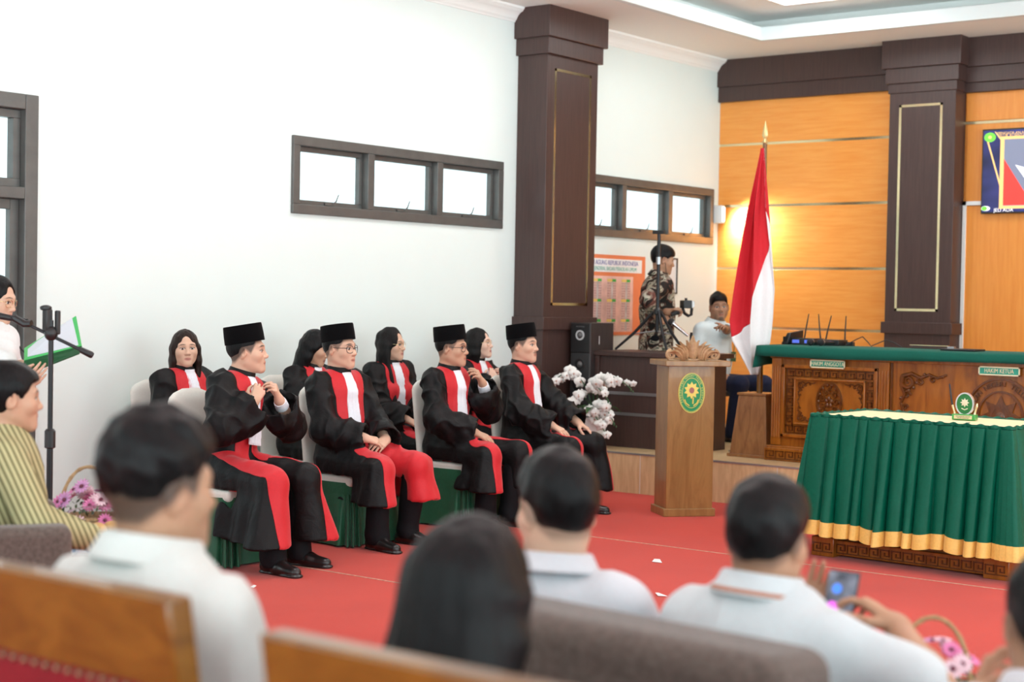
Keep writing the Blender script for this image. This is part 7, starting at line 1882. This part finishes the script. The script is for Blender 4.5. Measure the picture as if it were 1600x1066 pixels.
def flower_basket(label, loc, rot, n, sc, seed):
    t = thing('flower_basket', label, 'flowers', loc, rot); r = random.Random(seed)
    m = MB(); prof = [(0.085, 0.0), (0.105, 0.03), (0.122, 0.075), (0.126, 0.085), (0.118, 0.085), (0.10, 0.04), (0, 0.03)]
    m.lathe([(a * sc, b * sc) for a, b in prof], 40, (0, 0, 0), 1.25, 0.85)
    for k in range(4): m.tube([(1.25 * (0.095 + 0.009 * k) * sc * cos(a), 0.85 * (0.095 + 0.009 * k) * sc * sin(a), (0.012 + 0.021 * k) * sc + 0.002 * sin(a * 20)) for a in np.linspace(0, 2 * pi, 60)], 0.006 * sc, 6)
    m.build('basket', M_wicker, t)
    MB().tube([(0.11 * sc * cos(a), 0.0, (0.08 + 0.20 * sin(a)) * sc) for a in np.linspace(0, pi, 26)], [0.007 * sc * (1 + 0.15 * sin(i * 2.2)) for i in range(26)], 8).build('handle', M_wicker, t)
    protos = []
    for k, mm in enumerate(PINKS):
        o = daisy(sc, 0).build('flower', mm, t, solid=0.0012); c = MB().ball((0, 0, 0.004 * sc), (0.0075 * sc, 0.0075 * sc, 0.005 * sc), 10, 6).build('flower_centre', plain('plum_centre', (0.16, 0.03, 0.06), 0.7), o); protos.append((o, c))
    for i in range(n):
        a = r.uniform(0, 2 * pi); rad = sqrt(r.uniform(0.02, 1)); z = 0.105 + 0.075 * (1 - rad ** 2) + r.uniform(-0.015, 0.035)
        k = r.randrange(3)
        if i < 3: o, c = protos[i]
        else:
            o = protos[k][0].copy(); COL.objects.link(o); o.parent = t; c = protos[k][1].copy(); COL.objects.link(c); c.parent = o
        o.location = (1.35 * 0.13 * rad * cos(a) * sc, 0.12 * rad * sin(a) * sc, z * sc - (0.05 * sc if rad > 0.85 else 0))
        d = Vector((cos(a) * rad * 1.1 - 0.35 * cos(rot) , sin(a) * rad * 1.1 - 0.35, 0.7 + r.uniform(-0.3, 0.3))); o.rotation_euler = d.to_track_quat('Z', 'Y').to_euler(); s_ = r.uniform(0.85, 1.25); o.scale = (s_, s_, s_)
    m = MB()
    for i in range(70):
        a = r.uniform(0, 2 * pi); rad = sqrt(r.uniform(0, 1)); p = np.array((1.3 * 0.11 * rad * cos(a), 0.10 * rad * sin(a), 0.09 + r.uniform(-0.01, 0.045))) * sc; d = np.array((r.uniform(-1, 1), r.uniform(-1, 1), r.uniform(0.2, 1))); d = unit(d) * 0.03 * sc; w = unit(np.cross(d, (0.3, 0.2, 1))) * 0.006 * sc
        m.add([p, p + d * 0.5 + w, p + d, p + d * 0.5 - w], [(0, 1, 2, 3)])
    m.build('greenery', M_leaf, t, smooth=False)
    return t
flower_basket('wicker basket of pink daisies on the blue cloth beside the white wall', (4.02, 5.27, 0.512), radians(-38), 34, 1.0, 3)
M_bread = plain('bread_crust', (0.62, 0.36, 0.12), 0.55, var=0.2, scale=18)
M_wrap = glass('clear_wrap', (0.97, 0.98, 1.0), 0.12, 0.12)
def snack_tray(label, loc, rot, labels, group):
    t = thing('snack_tray', label, 'tray', loc, rot)
    m = MB(); m.lathe([(0.0, 0.0), (0.10, 0.0), (0.115, 0.012), (0.118, 0.05), (0.114, 0.05), (0.108, 0.014), (0, 0.012)], 36, (0, 0, 0), 1.15, 0.85); m.build('tray', plain('grey_tray', (0.42, 0.47, 0.50), 0.4), t)
    return t
snack_tray('grey tray of wrapped rolls in front of the basket of daisies', (3.935, 5.115, 0.512), radians(-38), None, None)
for k, (dx, dy, lab) in enumerate(((-0.055, -0.02, 'round bread roll at the left of the grey tray'), (0.01, -0.03, 'bread roll in the middle of the grey tray'), (0.065, 0.01, 'bread roll at the right end of the grey tray'))):
    p = rotz(radians(-38)) @ np.array((dx, dy, 0)) + np.array((3.935, 5.115, 0.512 + 0.048))
    t = tag(MB().ball((0, 0, 0), (0.040, 0.036, 0.034), 18, 12).build('bread_roll', M_bread, None, sharp=0), lab, 'bread'); t.location = p
t = tag(MB().lathe([(0.118, 0.0), (0.114, 0.045), (0.09, 0.075), (0.03, 0.09), (0.0, 0.09)], 36, (0, 0, 0), 1.12, 0.82).build('plastic_wrap', M_wrap), 'clear film stretched over the rolls on the grey tray', 'wrap'); t.location = (3.935, 5.115, 0.564); t.rotation_euler = (0, 0, radians(-38))
def bottle(label, loc, capc, group):
    t = thing('water_bottle', label, 'bottle', loc, 0.3)
    MB().lathe([(0.0, 0.0), (0.030, 0.0), (0.032, 0.01), (0.031, 0.06), (0.032, 0.11), (0.030, 0.15), (0.014, 0.185), (0.0135, 0.20)], 24).build('bottle_body', glass('bottle_plastic', (0.72, 0.85, 0.93), 0.12, 0.06), t)
    MB().lathe([(0.0325, 0.07), (0.0328, 0.07), (0.0328, 0.12), (0.0325, 0.12)], 24).build('bottle_label', plain('bottle_label_blue', (0.10, 0.32, 0.62), 0.4), t)
    MB().lathe([(0.0155, 0.198), (0.0155, 0.218), (0.013, 0.221), (0, 0.221)], 20).build('cap', plain(capc, (0.12, 0.40, 0.75), 0.4), t)
bottle('blue capped water bottle behind the left end of the pink daisies', (3.83, 5.36, 0.512), 'bottle_cap_blue', None)
bottle('water bottle on the blue cloth at the right of the bread tray', (4.135, 5.06, 0.512), 'bottle_cap_blue', None)

# ================================================================== FOREGROUND AUDIENCE
def pew(label, y0, y1, x=1.58, rot=0.0, group='wooden pews of the audience'):
    yc = (y0 + y1) / 2; L = abs(y1 - y0)
    t = thing('pew', label, 'pew', (x, yc, 0), rot, group)       # faces +x, y along the bench
    z1 = 1.035
    def slope(z): return -0.10 * (z - 0.45) / 0.6
    def slab_(name, ya, yb, za, zb, th, m, off=0.0, bv=0.006):
        V = []
        for z in (za, zb):
            for (dx, y) in ((-th / 2, ya), (th / 2, ya), (th / 2, yb), (-th / 2, yb)): V.append((slope(z) + 0.10 + dx + off, y, z))
        return MB().add(V, [(3, 2, 1, 0), (4, 5, 6, 7), (0, 1, 5, 4), (1, 2, 6, 5), (2, 3, 7, 6), (3, 0, 4, 7)]).build(name, m, t, bevel=bv)
    slab_('top_rail', -L / 2, L / 2, 0.885, z1, 0.05, M_pew)
    slab_('post', -L / 2, -L / 2 + 0.085, 0.40, 0.886, 0.05, M_pew); slab_('post', L / 2 - 0.085, L / 2, 0.40, 0.886, 0.05, M_pew)
    slab_('lower_rail', -L / 2 + 0.085, L / 2 - 0.085, 0.44, 0.52, 0.045, M_pew)
    slab_('back_panel', -L / 2 + 0.08, L / 2 - 0.08, 0.51, 0.892, 0.038, M_redcloth, 0.0, 0.008)
    st = MB(); n = int((L - 0.18) / 0.03)
    for i in range(n):
        y = -L / 2 + 0.10 + i * 0.03; st.ball((slope(0.878) + 0.10 - 0.021, y, 0.876), 0.0065, 8, 6)
    st.build('stud_row', plain('brass_stud', (0.28, 0.20, 0.12), 0.35, 0.8), t)
    MB().span((0.10, -L / 2, 0.36), (0.56, L / 2, 0.40)).build('seat_frame', M_pew, t, bevel=0.006); MB().span((0.11, -L / 2 + 0.03, 0.40), (0.55, L / 2 - 0.03, 0.445)).build('seat_pad', M_redcloth, t, bevel=0.015)
    for y in (-L / 2 + 0.05, L / 2 - 0.05):
        MB().span((0.09, y - 0.03, 0), (0.15, y + 0.03, 0.40)).build('leg', M_pew, t, bevel=0.004); MB().span((0.50, y - 0.03, 0), (0.56, y + 0.03, 0.36)).build('leg', M_pew, t, bevel=0.004)
    return t
pew('honey wooden pew with a maroon panel at the lower left', 1.875, 3.4, 1.60)
pew('honey wooden pew at the bottom centre behind the long haired woman', 0.1, 1.60, 1.53)
M_shirt1 = fabric('white_linen_shirt', (0.62, 0.645, 0.62), 0.85, 0.03, 420, 0.10, 0.05, 0.0)
M_shirt2 = fabric('white_poplin_shirt', (0.64, 0.66, 0.70), 0.85, 0.03, 420, 0.10, 0.05)
M_shirt3 = fabric('white_polo_shirt', (0.58, 0.63, 0.65), 0.85, 0.03, 420, 0.10, 0.05)
down = dict(hd=(0, 0.9, -0.4), hn=(0, 0.4, 0.9), curl=0.4)
f = Figure('person', 'foreground man in a white shirt with short faded hair seen from behind', dict(head=(1.865, 2.24, 1.146), rot=-pi / 2, lean=(-0.03, 0.0, 0.0), hrot=(-0.20, -0.02, 0.0), skin='tan', bw=1.10, hsc=1.02, hres=0.004, kz=0.50, seat=0.44,
    armR=dict(wr=(0.16, 0.30, 0.13), **down), armL=dict(wr=(-0.16, 0.30, 0.13), **down)))
f.body(fade=0.85); f.hair('short', h=0.0045, wob=0.003, th=0.015, top=0.004, freq=(120, 120, 120), up=0.026, side=0.9, line=[-0.06, -0.055, -0.035, -0.010, 0.030, 0.030, 0.020, 0.030, 0.044, 0.066, 0.070]); f.shirt(M_shirt1, 'long', seed=25, fit=1.12, fold_amp=0.006, sl_r=0.066, col_h=0.048, col_z=0.556, col_r=0.079); f.shoes(tmat=M_trouser)
f = Figure('person', 'foreground woman with long straight black hair seen from behind', dict(fem=True, head=(2.02, 1.625, 1.02), rot=-pi / 2, lean=(0.16, 0.0, 0.0), hrot=(0.05, -0.1, 0.0), skin='fair', hres=0.004, kz=0.46, seat=0.43,
    armR=dict(wr=(0.14, 0.30, 0.13), **down), armL=dict(wr=(-0.14, 0.30, 0.13), **down)))
def wide_back(s, v):
    T = lambda p: s.hc + s.HR @ np.array(p)
    v.cone(T((-0.03, -0.07, 0.02)), T((-0.095, -0.10, -0.32)), 0.055, 0.06, 0.04); v.cone(T((0.03, -0.07, 0.02)), T((0.075, -0.10, -0.32)), 0.055, 0.06, 0.04); v.cone(T((0, -0.07, 0.02)), T((-0.01, -0.13, -0.34)), 0.06, 0.06, 0.04)
f.P['hair_extra'] = wide_back
f.body(); f.hair('long', M_hair, length=0.42, side=0.045, spread=0.088, vol=0.018, back=0.085, h=0.005, freq=(160, 160, 12), wob=0.0014, front=-0.06, down=(0, -0.12, -1)); f.shirt(fabric('black_blouse', (0.012, 0.012, 0.013), 0.8, 0.2, 500, 0.1, 0.05), 'long', seed=35, collar=False, name='blouse'); f.shoes()
sofa('sofa', 'long taupe woven sofa with its back to the camera at the bottom centre', (2.45, 1.735, 0), -pi / 2 - 0.09, 0.95, 0.16, 0.892, 0.62, 0.80, False, 2)
f = Figure('person', 'young man in a white shirt on the sofa with his head turned left', dict(head=(3.03, 2.20, 1.000), rot=-pi / 2 + 0.1, lean=(-0.10, 0.0, 0.10), hrot=(1.0, -0.08, 0.0), skin='fair', hres=0.004, kz=0.45, seat=0.42, ts=0.96, hsc=1.10,
    armR=dict(wr=(0.16, 0.28, 0.13), **down), armL=dict(wr=(-0.16, 0.28, 0.13), **down)))
f.body(fade=0.5); f.hair('short', h=0.0045, wob=0.002, th=0.015, top=0.006); f.shirt(M_shirt2, 'long', seed=45, fit=1.02, fold_amp=0.005, col_h=0.04, col_z=0.548, col_r=0.076); f.shoes(tmat=M_navy)
f = Figure('person', 'man in a white polo shirt on the sofa holding up a phone', dict(head=(3.06, 1.655, 0.985), rot=-pi / 2, lean=(-0.04, 0.0, -0.12), hrot=(0.05, -0.12, 0.0), skin='tan', bw=1.10, hres=0.004, kz=0.45, seat=0.42, ts=0.94, hsc=1.02,
    armR=dict(ww=(3.415, 1.505, 0.765), hd=(-0.80, 0.0, 0.45), hn=(0.55, 0.2, 0.6), curl=[0.45, 0.6, 0.7, 0.8], thumb=0.3, pole=(0.85, 0.2, -0.6)), armL=dict(ww=(3.44, 1.745, 0.735), hd=(0.25, 0.15, 0.9), hn=(-0.3, 0.9, 0.0), curl=[0.2, 0.3, 0.4, 0.5], thumb=0.4, pole=(-0.8, -0.2, -0.7))))
PF = f
f.body(fade=0.6); f.glasses(); f.hair('short', h=0.0045, wob=0.002, th=0.016, top=0.006); f.shirt(M_shirt3, 'short', seed=55, fit=1.14, fold_amp=0.004, sl_r=0.070, col_h=0.05, col_z=0.560, col_r=0.080, name='polo_shirt'); f.shoes(tmat=M_navy)
M_ = np.eye(4); M_[:3, :3] = f.Tm @ rotx(-0.22); M_[:3, 3] = f.tp(0, -0.014, 0.560)
MB(M_).lathe([(0.1055, 0.003), (0.1075, 0.004), (0.1055, 0.011), (0.103, 0.012)], 36, (0, 0, 0), 1.0, 1.06).build('collar_stripe', plain('rust_stripe', (0.45, 0.16, 0.08), 0.7), f.root)
ph = thing('phone', 'dark phone with a lit colourful screen held by the man in the polo shirt', 'phone', (3.40, 1.645, 0.80), -pi / 2)
R_ = rotx(-0.35)
MB().box((0, 0, 0), (0.078, 0.010, 0.160), R_).build('shell', M_blackplastic, ph, bevel=0.006, segs=3)
def pscreen():
    m, nt, b = new_mat('phone_screen'); setc(b, (0.02, 0.02, 0.03), 0.1); n = noise_n(nt, texco(nt, (1, 1, 1)), 22, 2)
    nt.links.new(ramp(nt, n, [(0.35, (0.03, 0.04, 0.06)), (0.55, (0.22, 0.25, 0.32)), (0.7, (0.42, 0.44, 0.52))]), b.inputs['Emission Color']); b.inputs['Emission Strength'].default_value = 0.8; return m
sc2 = MB().box((0, -0.0058, 0), (0.072, 0.002, 0.150)).build('screen', pscreen(), ph); sc2.rotation_euler = (-0.35, 0, 0)
m = MB(); ell_disc(m, 0.012, 0.012, -0.0068, -0.0075, 20, (-0.01, 0.035)); m.build('blue_icon', emis('icon_blue', (0.05, 0.20, 0.75), 0.9), sc2)
m = MB(); ell_disc(m, 0.016, 0.016, -0.0068, -0.0075, 20, (-0.015, -0.012)); m.build('magenta_icon', emis('icon_magenta', (0.75, 0.12, 0.75), 0.9), sc2)
# person at the right edge
f = Figure('person', 'dark haired person at the right edge with a hand raised by the snack plate', dict(head=(2.92, 0.985, 0.91), rot=-pi / 2 + 0.2, lean=(0.10, 0, 0), hrot=(0.35, -0.15, 0), skin='tan', hres=0.004, kz=0.45, seat=0.36, ts=0.9,
    armR=dict(wr=(0.16, 0.28, 0.13), **down), armL=dict(wr=(-0.16, 0.21, 0.42), hd=(0.25, 0.5, 0.8), hn=(-0.6, 0.2, 0.5), curl=0.5, pole=(-0.7, -0.1, -0.7))))
f.body(fade=0.5); f.hair('short', h=0.0045, wob=0.002, th=0.016, top=0.008); f.shirt(M_shirt2, 'rolled', seed=65); f.shoes(tmat=M_navy)
t = thing('armchair', 'low taupe armchair under the person at the right edge', 'armchair', (f.loc[0], f.loc[1], 0), f.rot)
MB().span((-0.3, -0.28, 0.08), (0.3, 0.27, 0.36)).build('seat', M_sofa, t, bevel=0.03); MB().span((-0.3, -0.42, 0.08), (0.3, -0.26, 0.74)).build('backrest', M_sofa, t, bevel=0.04)
# low table with flowers at the lower right
tb = thing('coffee_table', 'low table at the lower right corner with flowers and snacks', 'table', (3.86, 1.28, 0), radians(5))
MB().span((-0.30, -0.55, 0.45), (0.30, 0.55, 0.48)).build('table_top', M_dark, tb, bevel=0.004)
for x in (-0.26, 0.26):
    for y in (-0.5, 0.5): MB().span((x - 0.02, y - 0.02, 0), (x + 0.02, y + 0.02, 0.45)).build('leg', M_dark, tb, bevel=0.003)
flower_basket('small wicker basket of pink daisies at the lower right corner', (3.80, 1.58, 0.481), radians(-60), 26, 0.85, 8)
t = thing('snack_plate', 'white plate of wrapped snacks at the lower right corner', 'plate', (3.62, 1.33, 0.481), 0)
MB().lathe([(0.0, 0.0), (0.07, 0.0), (0.12, 0.022), (0.122, 0.026), (0.07, 0.008), (0, 0.008)], 36).build('plate', M_white, t)
for k, (dx, dy, c, lab) in enumerate(((0.0, 0.04, (0.78, 0.40, 0.06), 'orange wrapped bun at the left of the white snack plate'), (0.03, -0.045, (0.62, 0.55, 0.18), 'yellow green bun at the right of the white snack plate'), (-0.05, -0.01, (0.70, 0.52, 0.22), 'pale bun at the near side of the white snack plate'))):
    o = tag(MB().ball((0, 0, 0), (0.045, 0.045, 0.035), 18, 12).build('bun', plain('bun_%s' % 'abc'[k], c, 0.5, var=0.1), None, sharp=0), lab, 'bread'); o.location = (3.62 + dx, 1.33 + dy, 0.481 + 0.045)
o = tag(MB().lathe([(0.115, 0.0), (0.11, 0.04), (0.08, 0.075), (0.03, 0.088), (0.0, 0.088)], 28).build('plastic_wrap', M_wrap), 'clear film over the buns on the white snack plate', 'wrap'); o.location = (3.62, 1.33, 0.508)
